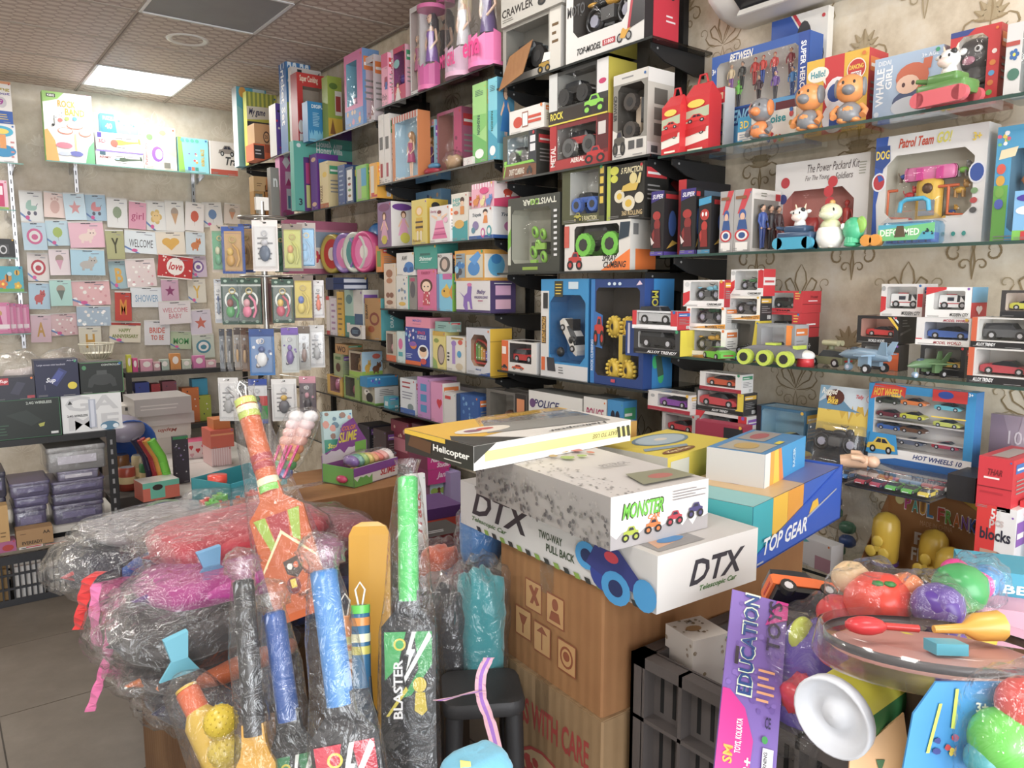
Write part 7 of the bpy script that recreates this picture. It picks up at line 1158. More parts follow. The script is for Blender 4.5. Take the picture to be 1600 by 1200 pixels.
# rail the packs hang above, and the dark gift shelf with its small goods
zr=ony(270,579,6.1).z;xg0=ony(196,579,6.1).x;xg1=ony(342,579,6.1).x+.35
o=empty('gift_rack','black steel gift rack below the hanging party packs','rack',((xg0+xg1)/2,6.3,0));w=xg1-xg0
for zz,nm in ((CZ+zr,'top_shelf'),(CZ+zr-.42,'lower_shelf')):q=MB();q.box(-w/2,w/2,-.2,.2,zz-.035,zz,'2c2c2e');q.build(nm,'steel',o)
for sx in (-1,1):
    for sy in (-1,1):q=MB();q.box(sx*(w/2-.02)-.018,sx*(w/2-.02)+.018,sy*.19-.012,sy*.19+.012,0,CZ+zr,'232325');q.build('post','steel',o)
def smallbox(px,py_top,wpx,Y,z,col,label,name='soap_box',d=.05,g='small goods on the gift rack',f=(),cat='box'):
    return yb(z,Y,px-wpx/2,px+wpx/2,py_top,d,name,label,cat,col,g=g,f=f)
for i,(px,pt,wp,c_,l) in enumerate([(203,555,7,'c8c82c','slim yellow green gift box at the near end of the rack'),(212,560,8,'d84a8a','hot pink little gift box beside the slim yellow one'),(230,562,20,'dc9ab0','pale pink wrapped soap pack on the rack'),(246,566,14,'cfa0a8','dusty pink wrapped soap pack'),(258,562,14,'b0c0b4','pale green wrapped favour pack'),(275,553,16,'d8904a','orange tray of wrapped sweets on the rack'),(292,562,14,'c8d0c0','mint wrapped favour pack'),(312,556,18,'d87ab0','pink topped stack of erasers'),(330,563,16,'e0b0bc','rose wrapped favour pack at the rack end')]):
    smallbox(px,pt,wp,6.16,zr,c_,l,f=[('e',.5,.6,.3,.25,'f0e8e4')])
zl2=zr-.42
for i,(px,pt,wp,c_,l) in enumerate([(206,612,12,'c8c0c0','white carton with grey edge on the lower rack shelf'),(226,598,22,'3a4a9c','navy box with a white emblem on the lower rack shelf'),(247,600,14,'a8343c','red and black toy pack on the lower rack shelf'),(268,596,22,'8a4a5a','heap of red and blue ribbon packs'),(300,606,26,'d8783a','orange pack under the blue case'),(318,618,26,'a8b43a','lime green box at the end of the lower rack shelf')]):
    smallbox(px,pt,wp,6.14+.01*i,zl2,c_,l,d=.1,f=[('s',.1,.1,.9,.9,5,.06,['e8e0e0','3a3a4c'])])
smallbox(313,592,24,6.22,T(),'3aa0c8','small bright blue case lying on the orange pack','blue_case',.08)
# cream wire basket
p=ony(154,562,6.2);o=empty('wire_basket','cream wire bowl basket standing on a carton near the party packs','basket',(p.x,6.25,CZ+p.z+.002));r=.115
for i in range(24):
    a=2*math.pi*i/24;q=MB();q.tube([(math.cos(a)*r*.55,math.sin(a)*r*.55,0),(math.cos(a)*r*.85,math.sin(a)*r*.85,.04),(math.cos(a)*r,math.sin(a)*r,.11)],.003,4,'d8d4c0');q.build('wire','plastic',o)
for rr,zz in ((r*.55,0),(r,.11)):q=MB();q.torus((0,0,zz),rr,.004,(0,0,1),'d8d4c0',24,5);q.build('ring','plastic',o)
q=MB();q.lathe([(0,.004),(r*.54,.004),(r*.84,.045)],'cfcbb8',24);q.build('liner','plastic',o)
zbk=p.z;px0=x_at(130,6.2,zbk);px1=x_at(178,6.2,zbk)
mkbox(((px0+px1)/2,6.12,0),0,px1-px0,.3,CZ+zbk,'tall_carton','tall grey carton under the cream wire basket','carton','8a8078',m='matte')
# low white tiled plinth
q=MB();q.box(-.36,.36,0,1.66,0,.299,'cfccc6');o=q.build('display_plinth','plastic',None,(1.42,4.36,0));tag(o,'low white tiled plinth carrying the gift boxes and white cartons','plinth')
for i in range(2):
    for j in range(4):q=MB();q.box(.002,.356,.002,.411,0,.004,'d6d3cd');q.build('tile','plastic',o,(-.36+.36*i,.415*j,.297))
# wrapped white boxes on the plinth
def fl_box(Y,pl,pr,pt,d,label,col,z=-1.148,**k):return yb(z,Y,pl,pr,pt,d,k.pop('name','white_carton'),label,k.pop('cat','carton'),col,g=k.pop('g','white cartons by the gift rack'),**k)
fl_box(5.6,221,299,684,.35,'plain white carton at the bottom of the wrapped stack','cfc8c0')
fl_box(5.6,220,299,663,.35,'white carton with upside-down red script in the wrapped stack','d8d2ca',z=T(),f=[('t','Maplin',.34,.4,.72,.74,'a8584c','us')])
fl_box(5.56,222,304,646,.36,'clear wrapped flat carton under the topmost one','c4c0bc',z=T(),m='plastic')
fl_box(5.5,211,300,622,.36,'clear wrapped shallow carton on top of the white stack','b8b4b2',z=T(),m='plastic',f=[('l',.1,.3,.9,.7,2,'d8d4d0')])
fl_box(5.72,193,216,634,.2,'upright white carton with red script beside the wrapped stack','d4cec6',f=[('t','Maplin',.3,.1,.62,.5,'a8584c','v'),('r',.3,.9,.6,.97,'444')])
o=fl_box(5.32,293,326,690,.16,'small white gift box with pink and red hearts on the floor','e4d4d4',name='heart_box',cat='gift box',tc='cc4a78',f=[('h',.1,.5,.3,.8,'c83a4a'),('h',.4,.3,.62,.6,'c8303c'),('h',.68,.5,.92,.82,'d84a70'),('h',.7,.1,.88,.34,'d88a98'),('h',.12,.08,.32,.34,'d8a0a8')],g=None)
fl_box(5.0,332,362,700,.2,'pale pink striped gift carton standing next to the heart box','dcb4b4',name='pink_carton',f=[('r',.12*i,0,.12*i+.05,1,'e8d0d0') for i in range(8)],g='pink gift cartons',key='pc')
fl_box(5.0,330,366,672,.2,'coral red gift carton on top of the striped one','d0604c',name='pink_carton',z=T('pc'),f=[('r',0,.7,1,.8,'e89a6a')],g='pink gift cartons')
fl_box(5.04,334,360,655,.14,'flat orange pack on the coral gift carton','d07a3c',name='pink_carton',z=T(),g='pink gift cartons')

# ================================================================ black rack at the left
YK=4.2;zk=ony(90,681,YK).z;xk1=ony(181,672,YK).x;xk0=-.75;zk2=ony(100,822,YK).z
o=empty('storage_rack','black slotted-angle storage rack with games on top and purple boxes below','rack',((xk0+xk1)/2,YK+.25,0));w=xk1-xk0
for zz,nm,c_ in ((CZ+zk,'top_shelf','1e1e20'),(CZ+zk2,'middle_shelf','c8c4bc')):
    q=MB();q.box(-w/2,w/2,-.245,.245,zz-.03,zz,c_);q.build(nm,'steel',o)
for sx in (-1,1):
    for sy in (-1,1):
        q=MB();x=sx*(w/2-.004);q.box(x-.04 if sx > 0 else x,x if sx > 0 else x+.04,sy*.247-.003,sy*.247+.003,0,CZ+zk,'1a1a1c');q.box(x-.003,x+.003,sy*.247-(.04 if sy > 0 else 0),sy*.247+(0 if sy > 0 else .04),0,CZ+zk,'1a1a1c')
        pst=q.build('post','steel',o);q=MB()
        for i in range(int((CZ+zk)/.05)):q.box((x-.025 if sx > 0 else x+.015),(x-.015 if sx > 0 else x+.025),sy*.25-.0008-(.0 if sy < 0 else .006),sy*.25+.0008,.02+.05*i,.045+.05*i,'000' if False else '8a8a8c')
        q.build('slots','steel',pst)['kind']='stuff'
GR='game console boxes on the black rack'
def kb(z,pl,pr,pt,d,label,col,Y=YK+.02,**k):return yb(z,Y,pl,pr,pt,d,k.pop('name','game_box'),label,k.pop('cat','game box'),col,g=k.pop('g',GR),**k)
kb(zk,-10,97,624,.1,'black wireless game stick box with green edging','1f2622',f=[('t','2.4G WIRELESS',.5,.86,.88,.93,'b8c0b8'),('p',[(.2,.62),(.5,.72),(.72,.44),(.56,.3)],'2c3430'),('p',[(.66,.34),(.76,.38),(.74,.28),(.68,.26)],'a8a848'),('r',.84,.06,.95,.12,'cfcfcf'),('l',.06,.1,.24,.4,4,'3a5a44'),('r',0,0,1,.015,'3a6a4a'),('r',0,.985,1,1,'3a6a4a'),('r',.985,0,1,1,'3a6a4a')],key='k1')
kb(zk,99,192,616,.1,'white wireless game console box with grey letters','dedede',f=[('t','GA',.06,.56,.95,.96,'c4c4c6'),('t','ME',.1,.06,.95,.46,'c4c4c6'),('t','2.4G WIRELESS',.08,.42,.42,.48,'333'),('r',.44,.1,.56,.86,'aab0c0'),('r',.47,.12,.53,.84,'d0d4e0'),('e',.78,.12,.16,.12,'5a84a0'),('e',.68,.1,.05,.06,'dfe8ee'),('e',.88,.1,.05,.06,'dfe8ee'),('p',[(.1,.76),(.14,.86),(.18,.76)],'333')],key='k2',Y=YK+.03)
kb(T('k1'),-10,56,590,.09,'dark handheld game box with a red corner label','2c2c3a',f=[('r',.14,.68,.38,.98,'b8303a'),('t','Sup',.16,.74,.36,.92,'f0e0e0','s'),('p',[(.4,.3),(.58,.8),(.78,.72),(.6,.2)],'3c3c4e'),('r',.8,.04,.98,.16,'a83a44')])
kb(T('k1'),57,125,562,.09,'navy handheld game box with a yellow round sticker','222544',f=[('t','Large screen mini handheld',.06,.83,.7,.89,'a8a8b8'),('t','AG-999',.74,.94,.97,.98,'b8b8c8'),('p',[(.3,.4),(.56,.78),(.74,.66),(.48,.28)],'3a4278'),('p',[(.36,.46),(.54,.72),(.66,.64),(.5,.4)],'4a5498'),('t','Sup',.24,.36,.46,.52,'e8e8ee','s'),('e',.84,.28,.11,.1,'d8c42c'),('r',.2,.2,.22,.34,'667')])
kb(T('k2'),127,194,566,.09,'black game controller box with green edging on the white console box','1c211e',f=[('e',.5,.46,.28,.2,'3a3d3c'),('p',[(.2,.5),(.16,.22),(.26,.2),(.36,.42)],'3a3d3c'),('p',[(.8,.5),(.84,.22),(.74,.2),(.64,.42)],'3a3d3c'),('r',.38,.6,.62,.74,'4a4d4c'),('t','CONTROLLER',.5,.88,.95,.94,'c0c8c0'),('e',.1,.84,.05,.07,'4a8a5a'),('r',0,0,1,.015,'4a8a4a'),('r',.985,0,1,1,'4a8a4a'),('r',0,.985,1,1,'4a8a4a')],Y=YK+.03)
for i,(px,py,rx,ry,l) in enumerate([(26,572,.14,.08,'crumpled clear plastic sheets over the handheld boxes at the frame edge'),(98,560,.1,.06,'crumpled clear plastic bag with a pink and purple wrapper behind the navy box')]):
    Y=YK+.2;p=ony(px,py,Y);o=empty('plastic_bag',l,'plastic bag',(p.x,Y,CZ+p.z-.06),0,'loose clear plastic bags')
    q=MB();q.ell((0,0,.05),(rx,.1,ry),'fff',22,12,lambda v:1+.14*math.sin(7*v[0]+3*v[1])*math.cos(6*v[2]+2*v[0]));q.build('film','bagfilm',o)
    q=MB();q.ell((.03,0,.02),(rx*.6,.06,.03),['d8ccc8','c87ab0'][i],12,7,lambda v:1+.2*math.sin(6*v[0]));q.build('wrapper','matte',o)
    q=MB();q.box(-.05,.05,-.05,.05,CZ*0-.14+.0,-.01,'c4bcb4');q.build('carton','matte',o)
# purple clear storage boxes
def stor(pl,pr,pt,label,col,z,Y=YK+.03,d=.25,clear=False):
    x0=x_at(pl,Y,z);x1=x_at(pr,Y,z);w=x1-x0;h=z_at(pt,(x0+x1)/2,Y)-z
    o=empty('storage_box',label,'storage box',((x0+x1)/2,Y+d/2,CZ+z+.0008),0,'stacked storage boxes on the rack')
    q=MB();q.rbox((0,0,0),(w*.95,d*.95,h*.8),.012,col);q.build('box_body','plastic',o);q=MB();q.rbox((0,0,h*.78),(w,d,h*.22),.014,col);q.build('lid','plastic',o)
    q=MB();q.box(-w*.32,w*.32,-d*.5-.002,-d*.475,h*.3,h*.62,'c8c4d0' if clear else '6a648c');q.build('label_panel','card',o)
    q=MB();q.rbox((0,-.004,0),(w*1.02,d*1.02,h*.99),.02,'fff');q.build('shrink_wrap','bagfilm',o)
    TOP['_']=z+h+.001
    return o
stor(84,164,786,'purple storage box, bottom of the taller stack','4c4668',zk2)
stor(82,164,769,'purple storage box, second from the bottom of the taller stack','4c4668',T())
stor(80,165,750,'purple storage box with glossy wrap, third in the taller stack','544c70',T())
stor(90,156,735,'small clear lilac box near the top of the taller stack','7a7490',T(),clear=True)
stor(74,168,697,'large clear box stuffed with papers on top of the taller stack','8a8888',T(),clear=True)
stor(24,76,792,'violet storage box, bottom of the short stack','4a4468',zk2,YK+.0)
stor(22,78,776,'violet storage box with pale label, middle of the short stack','5a5480',T(),YK+.0)
stor(16,80,754,'violet clear storage box on top of the short stack','5a5478',T(),YK+.0)
stor(-30,14,780,'dark navy storage box at the frame edge, lower one','2c2a44',zk2);stor(-30,12,740,'dark navy storage box at the frame edge, upper one','34324a',T())
# below the rack
o=empty('plastic_basket','black slatted plastic basket on the floor under the rack','basket',(.16,YK+.0,.001));bw,bd,bh=.78,.3,.235
q=MB();q.box(-bw/2,bw/2,-.14,.16,0,.006,'1e1f22');q.build('base','plastic_rough',o)
for (x0,x1,y0,y1) in ((-bw/2,bw/2,-.146,-.138),(-bw/2,bw/2,.152,.16),(-bw/2,-bw/2+.008,-.14,.16),(bw/2-.008,bw/2,-.14,.16)):
    for z0_,z1_ in ((0,.03),(.075,.085),(.14,.15),(bh-.04,bh)):
        q=MB();q.box(x0,x1,y0,y1,z0_,z1_,'24252a');q.build('band','plastic_rough',o)
for i in range(34):
    q=MB();x=-bw/2+.02+i*(bw-.04)/33;q.box(x-.0035,x+.0035,-.145,-.139,.03,bh-.04,'24252a');q.build('slat','plastic_rough',o)
for i in range(5):q=MB();q.box(-.34+.14*i,-.22+.14*i,-.12,.1,.008,.17,['b8b4b0','c8c4c0','8a6a3a','d8d4d0','b0a89c'][i]);q.build('packet','card',o)
zf=-1.45+.237
kb(zf,30,67,853,.08,'white battery box with a red label in the basket','d4d0cc',f=[('r',.3,.4,.95,.85,'b83a40'),('e',.2,.4,.12,.2,'444')],Y=YK-.08,name='battery_box',g='battery boxes in the basket')
kb(T(),27,84,826,.08,'brown battery carton with black lettering on the white box','a8845c',f=[('t','EVEREADY',.14,.1,.7,.3,'3a2c20'),('t','AA',.72,.62,.92,.82,'3a2c20'),('l',.1,.7,.3,.8,1,'6a4a30')],Y=YK-.08,name='battery_carton',m='matte',g='battery boxes in the basket',cat='carton')
kb(zf,71,104,848,.08,'red and white battery box with a yellow stripe in the basket','d0c8c0',f=[('r',0,.5,1,1,'b04438'),('r',.3,.1,.9,.3,'d8a83a')],Y=YK-.08,name='battery_box',g='battery boxes in the basket')
kb(zf,-20,26,848,.08,'purple comic box with a red masked face in the basket','a85a84',f=[('e',.72,.4,.2,.3,'b03a34')],Y=YK-.08,name='comic_box',g=None)
kb(T(),-20,16,792,.075,'tan kraft carton at the frame edge above the basket','c09a64',Y=YK-.08,name='kraft_carton',m='matte',g=None,cat='carton',f=[('l',.6,.1,.9,.3,2,'7a5a34')])
# goods on the floor past the rack
GX_='tins and tubes past the rack'
def put(px,py,z):p=onz(px,py,z);return (p.x,p.y,CZ+z+.001)
def can(px,py,r,h,c_,top,label,z=-1.14):
    x,y,zz=put(px,py,z);o=empty('drink_tin',label,'tin',(x,y,zz),0,GX_)
    q=MB();q.lathe([(0,0),(r,0),(r,h*.92),(r*.85,h)],c_,16);q.build('tin_body','plastic',o);q=MB();q.lathe([(r*.86,h*.995),(0,h)],top,14);q.build('tin_lid','metal',o)
    q=MB();q.lathe([(r*1.01,h*.3),(r*1.01,h*.6)],'e0c890',16);q.build('label_band','print',o)
mkbox((.895,4.52,0),0,.32,.62,.309,'low_carton','low dark carton under the tins beside the rack','carton','4a4440',m='matte')
for a in [(190,752,.05,.16,'8a5a2c','d8d8dc','gold printed tin at the near left of the tins'),(200,765,.045,.13,'b84a30','d8d8dc','orange tin with a silver lid'),(222,755,.05,.17,'c8b88a','d8d4cc','cream tin with red lettering among the tins'),(232,757,.045,.13,'2c7a44','d8d8dc','green tin beside the cream one'),(228,742,.045,.19,'b0582c','d8d8dc','copper tin with a foil top, tallest of the tins')]:can(*a)
for i,(px,c_,l) in enumerate([(236,'241c3c','dark purple bendy tube'),(246,'a8242c','red bendy tube'),(254,'d8902c','orange bendy tube'),(262,'6ac02c','lime green bendy tube')]):
    x,y,zz=put(px,765+i,-1.14);o=empty('bendy_tube',l+' leaning in a rainbow row','toy tube',(x,y,zz),0,GX_)
    q=MB();pts=[(0,0,.02),(.0,0,.1),(-.02,0,.2),(-.07,0,.3)];q.tube(pts,.024,10,c_);q.build('tube','plastic',o)
    for j in range(6):t_=j/5*2.9;k_=int(t_);f_=t_-k_;pp=Vector(pts[k_]).lerp(Vector(pts[min(k_+1,3)]),f_);q=MB();q.torus(pp,.0235,.003,(.1*k_,0,1),c_,10,4);q.build('rib','plastic',o)
x,y,zz=put(240,775,-1.14);mkbox((x+.02,y-.1,zz),R(6),.19,.14,.1,'lunch_box','mint and coral lunch box with a clear lid','lunch box','d8705c',tc='e0dcd8',f=[('r',0,.7,1,1,'6ac0a8'),('r',.2,.1,.6,.8,'6ac0a8'),('e',.4,.7,.14,.16,'3a2c2c')],m='plastic')
x,y,zz=put(272,757,-1.148);mkbox((1.14,y,zz),0,.085,.03,.28,'label_carton','slim black and purple carton with silver letters standing on the plinth','carton','3a3440',f=[('s',.1,.1,.9,.9,16,.07,['8a7aa8','c8c8c8','4a4a50']),('r',0,.94,1,1,'3a8a5a')])
p=at(200,690,4.6);o=empty('blue_basin','blue plastic basin and lids leaning behind the rack','basin',(p.x+.02,5.02,.31));q=MB();q.lathe([(0,0),(.09,.01),(.125,.08),(.13,.08),(.095,0)],'2a5cb0',22);q.xf(Matrix.Translation((0,0,.2)) @ Matrix.Rotation(R(70),4,'X'));q.build('basin_shell','plastic',o)
q=MB();q.lathe([(0,0),(.11,0),(.12,.012),(0,.014)],'9a94a8',22);q.xf(Matrix.Translation((-.05,-.06,.3)) @ Matrix.Rotation(R(35),4,'X'));q.build('lid','plastic',o)
q=MB();q.box(-.1,.1,-.05,.12,0,.06,'3a3836');q.build('stand','matte',o)

# ================================================================ spinner of hanging blister packs
P=at(420,600,3.75);sx,sy=P.x,P.y
o=empty('spinner_stand','grey wire spinner stand hung with keychain packs','display stand',(sx,sy,0))
q=MB();q.cyl((0,0,.02),(0,0,CZ+.40),.014,n=10,col='c8c6c0');q.build('pole','metal',o)
q=MB();q.lathe([(0,.02),(.22,.02),(.2,.0),(0,0)],'8a8a88',20);q.build('base','steel',o)
q=MB();q.box(-.03,.03,-.012,.012,CZ+.36,CZ+.42,'e0ddd6');q.build('top_cap','plastic',o)
ROWZ=[.325,.05,-.21,-.48]
for r_,zz in enumerate(ROWZ):
    q=MB();q.torus((0,0,CZ+zz),.11,.005,(0,0,1),'c4c2bc',24,5);q.tube([(-.11,0,CZ+zz),(.11,0,CZ+zz)],.004,5,'c4c2bc');q.tube([(0,-.11,CZ+zz),(0,.11,CZ+zz)],.004,5,'c4c2bc');q.build('ring','metal',o)
# rows of packs: px of centre, width px, height px, depth offset, colours
def hang(px,ptop,wpx,hpx,dz,kind,label,c1,c2,c3,r_):
    zc=3.71+dz*1.3;p=at(px,ptop,zc);w=wpx*(1.18 if wpx > 13 else 1)/F_PX*zc;h=hpx*1.04/F_PX*zc
    e=empty('keychain_pack',label,'keychain',(p.x,p.y,CZ+p.z-h),-YAW*.8+R(rnd.uniform(-8,8)),'packs on the spinner stand')
    q=MB();q.box(-w/2,w/2,-.0015,.0015,0,h,c1);q.build('backing_card','card',e)
    sp_=[('e',.5,.95,.07,.018,'222')]
    if kind == 'logo':sp_+=[('r',0,.82,1,.86,'c8ccc4'),('e',.5,.52,.36,.2,'e8ece4'),('e',.5,.52,.28,.155,c1),('e',.2,.93,.08,.03,'9ab0a0'),('e',.8,.93,.08,.03,'9ab0a0'),('e',.2,.06,.08,.03,'9ab0a0'),('e',.8,.06,.08,.03,'9ab0a0')]
    elif kind == 'wood':sp_+=[('r',.12,.05,.88,.9,'c8a068')]
    elif kind == 'flag':sp_+=[('r',0,.62,1,.85,'e0e0e0'),('r',0,.4,1,.62,'c83a3a'),('r',0,.1,1,.4,'3a9a4a')]
    elif kind == 'anime':sp_+=[('s',.08,.2,.92,.75,11,.12,[c2,c3,'e8e0dc','3a3a4c']),('r',0,.84,1,1,c2)]
    elif kind == 'white':sp_+=[('r',.1,.1,.9,.9,'e8e6e4'),('l',.2,.2,.8,.7,5,'8a8a8c')]
    else:sp_+=[('r',.08,.06,.92,.88,c2)]
    q=MB();draw(q,Vector((-w/2,-.0015,0)),Vector((1,0,0)),Vector((0,0,1)),Vector((0,-1,0)),w,h,sp_);q.build('card_print','print',e)
    q=MB()
    if kind in ('logo','charm','wood'):
        q.torus((0,-.012,h*.72),w*.13,.003,(0,1,0),'c8b060',12,5)
        q.ell((-w*.1,-.014,h*.28),(w*.2,.012,h*.13),c2,10,7);q.ell((-w*.1,-.016,h*.46),(w*.15,.012,h*.09),c3,10,7);q.tube([(w*.16,-.012,h*.15),(w*.28,-.012,h*.3),(w*.22,-.012,h*.5),(0,-.012,h*.62)],w*.06,6,c2)
    else:
        q.ell((0,-.012,h*.35),(w*.22,.01,h*.16),c3,10,7);q.ell((0,-.014,h*.56),(w*.14,.01,h*.07),c2,8,6);q.torus((0,-.012,h*.74),w*.1,.003,(0,1,0),'c8c8cc',10,5)
    q.build('charm','plastic',e)
    q=MB();b_=.028;q.loft([[(-w*.46,-.002,h*.04),(w*.46,-.002,h*.04),(w*.46,-.002,h*.88),(-w*.46,-.002,h*.88)],[(-w*.4,-b_,h*.08),(w*.4,-b_,h*.08),(w*.4,-b_,h*.84),(-w*.4,-b_,h*.84)]],'fff',sm=False);q.build('bubble','clear_plastic',e)
    q=MB();c_=Vector((sx-p.x,sy-p.y,0));c_.rotate(Matrix.Rotation(-e.rotation_euler.z,3,'Z'));q.tube([(c_.x*.7,c_.y*.7,h*.98),(0,.0,h*.96),(0,-.05,h*.96),(0,-.06,h*.985)],.0022,5,'e4e2de');q.build('hook','metal',e)
HG=[
 (342,352,22,70,-.1,'charm','clear keychain pack with a green charm at the end of the top row','b8a898','4a9a6a','c8c8a0',0),(363,354,30,70,-.12,'wood','blue edged keychain pack with a wood strip and a gold wheel','3a58a0','c8963a','d8b04a',0),(384,350,20,72,.06,'wood','blue edged keychain pack turned behind the wheel keychain','3a58a0','c89a5a','b88a4a',0),(413,344,34,76,-.14,'white','white framed pack with a silvery mirror card','ece4e0','c8c8cc','5a6a80',0),(456,350,26,70,-.1,'charm','clear keychain pack with a yellow printed bag charm','8a7a70','c8c85a','e0a060',0),(478,348,24,68,-.06,'charm','clear keychain pack with a bright blue pouch charm','b0a49c','3a9ac8','3a9ac8',0),(438,356,18,66,.08,'charm','narrow green beaded keychain pack at the back of the top row','5a7a6a','2a7a5a','3a8a6a',0),
 (362,434,28,70,-.12,'logo','dark green card pack with a brown and green charm','2c4a3c','3a9a48','8a3a30',1),(389,434,30,70,-.12,'logo','dark green card pack with a pink haired charm','2c4a3c','e87a9a','e0a0a8',1),(414,434,18,70,.04,'charm','tan keychain pack turned edge-on in the second row','a8806a','8a4a4a','b89a7a',1),(441,436,28,66,-.12,'logo','dark green card pack with a rainbow clown charm','2c4a3c','c83a5a','e0b83a',1),(473,430,26,68,-.1,'charm','clear pack with yellow and blue charm figures and a pink header','7a6a60','d8c03a','4a6ac0',1),(497,438,14,56,-.08,'white','slim white pack with an orange mascot strip','e0dcdc','e8785a','e8785a',1),(340,436,12,66,-.05,'white','slim clear pen pack at the end of the second row','c8ccd4','3a5a9a','8a9ab0',1),
 (346,514,8,64,-.06,'anime','thin black figure pack, first of the third row','4a4a4c','3a3a44','8a8a8c',2),(358,514,8,64,-.06,'anime','thin grey figure pack, second of the third row','5a5a5c','4a4a54','a8a8a8',2),(370,512,10,64,-.06,'anime','thin beige figure pack, third of the third row','8a7a6a','5a4a44','c89a5a',2),(382,512,12,66,-.06,'anime','thin brown doll pack before the game hedge card','8a6a54','6a4a3a','c8a070',2),(408,514,32,70,-.14,'anime','blue card pack with a dark figure in a glass jar','3a78b8','2a4a8a','e8e8e8',2),(452,512,22,68,-.1,'anime','white lined pack with a purple pony charm','c8ccc8','7a5ab0','6a4a9a',2),(474,510,16,66,-.08,'anime','clear pack with a small soldier charm','a8a49c','6a5a4a','8a6a5a',2),(494,508,20,64,-.04,'white','white barcode back card facing out in the third row','dedcda','c8c8c8','b8b8b8',2),
 (356,590,26,66,-.1,'white','white barcode back card in the lowest row','dcdad8','c8c8c8','b0b0b0',3),(402,592,24,68,-.12,'flag','flag striped keychain pack in blue, white, red and green','2c4aa0','2a5a3a','2c4a8c',3),(443,592,32,64,-.12,'white','white card pack with a gold trident charm','e2e0de','d8b048','6a6a70',3),(480,588,22,64,-.08,'anime','pink topped pack with a dark hooded figure','6a5a64','d898a8','3a3038',3),(376,596,14,60,-.02,'anime','grey figure pack behind the flag pack','8a8886','5a5a60','a09a94',3)]
for h_ in HG:hang(*h_)

# ================================================================ kraft carton table with the slime displays
def kbox(loc,rz,w,d,h,name,label,m='kraft',f=(),l=(),s=(),flaps=True):
    """closed carton, origin middle of the lower front edge; children: taped seam, worn edges, print"""
    o=empty(name,label,'carton',loc,rz,'brown cartons');q=MB();b_=.004
    q.loft([[(-w/2+b_,0,0),(w/2-b_,0,0),(w/2,b_,0),(w/2,d-b_,0),(w/2-b_,d,0),(-w/2+b_,d,0),(-w/2,d-b_,0),(-w/2,b_,0)][k:k+1][0] and [(-w/2+b_,0,z),(w/2-b_,0,z),(w/2,b_,z),(w/2,d-b_,z),(w/2-b_,d,z),(-w/2+b_,d,z),(-w/2,d-b_,z),(-w/2,b_,z)] for k,z in ((0,0),(1,h*.5),(2,h))],'a87',sm=False)
    body=q.build('carton_body',m,o)
    for k in (0,1):
        q=MB();q.box(-w/2+.002,w/2-.002,d*.5*k+.001,d*.5*(k+1)-.001,h,h+.003,'a87');q.build('top_flap',m,o)
    q=MB();q.box(-w/2-.0006,w/2+.0006,d/2-.024,d/2+.024,h+.0031,h+.0036,'fff');q.box(-w/2-.0012,-w/2-.0006,d/2-.024,d/2+.024,h-.07,h+.003,'fff');q.build('packing_tape','film',o)
    for nm,sp_,O,U,N,ww in (('front_print',f,(-w/2,0,0),(1,0,0),(0,-1,0),w),('side_print',l,(-w/2,d,0),(0,-1,0),(-1,0,0),d),('side_print',s,(w/2,0,0),(0,1,0),(1,0,0),d)):
        if sp_:q=MB();draw(q,Vector(O),Vector(U),Vector((0,0,1)),Vector(N),ww,h,sp_);q.build(nm,'print',o)
    return o
P=at(545,762,2.8);zt=P.z
kbox((P.x+.02,P.y-.08,0),R(2),.44,.42,CZ+zt-.004,'display_carton','large brown carton under the slime display box')
# slime display
o=empty('slime_display','white slime display box with purple drips and a raised back card','display box',(P.x+.035,P.y-.01,CZ+zt+.001),R(20));w,d,h=.24,.16,.07
q=MB();q.box(-w*.1,w*.9,0,.003,0,h,'e4e2e0');q.box(-w*.1,-w*.1+.003,0,d,0,h,'6aa850');q.box(w*.9-.003,w*.9,0,d,0,h,'e4e2e0');q.box(-w*.1,w*.9,0,d,0,.003,'b8a0c0');q.build('tray','card',o)
q=MB();pr_=[(-w*.1,0),(w*.9,0),(w*.9,.12),(w*.74,.17),(w*.6,.22),(w*.36,.2),(w*.22,.12),(-w*.1,.1)];q.loft([[(x,d,z) for x,z in pr_],[(x,d+.003,z) for x,z in pr_]],'8a4a98',sm=False);q.build('back_card','card',o)
q=MB();draw(q,Vector((-w*.1,0,0)),Vector((1,0,0)),Vector((0,0,1)),Vector((0,-1,0)),w,h,[('z',0,.55,1,1,11,'8a4aa0'),('r',0,.75,1,1,'8a4aa0'),('z',0,0,.4,.5,6,'6ab050'),('t','SLIME',.58,.25,.95,.6,'c83a4a','s')]);draw(q,Vector((-w*.1,d,0)),Vector((1,0,0)),Vector((0,0,1)),Vector((0,-1,0)),w,.22,[('t','SLIME',.36,.6,.78,.78,'e0d03a','s'),('z',.0,.3,.95,.5,10,'d8d0dc'),('r',.72,.36,.98,.56,'7ab84a'),('t','COLOR',.44,.8,.74,.88,'e88a3a','s')]);q.build('print','print',o)
for i in range(7):
    e=empty('slime_pouch','%s rainbow slime pouch in the slime tray' % ['leftmost','second','third','fourth','fifth','sixth','rightmost'][i],'slime',tuple(o.matrix_basis @ Vector((-.0+.032*i,.05+.06*(i % 2),.012))),R(24+rnd.uniform(-20,20)),'rainbow slime pouches in the tray')
    for j,c_ in enumerate(['c83a6a','e8a05a','dcd070','9ac060']):q=MB();q.ell((-.03+.02*j,0,.014),(.016,.03,.014),c_,10,6);q.build('stripe','plastic',e)
e=empty('slime_pouch','large rainbow candy slime pouch heaped on the slime display','slime',tuple(o.matrix_basis @ Vector((.12,.06,.055))),R(10))
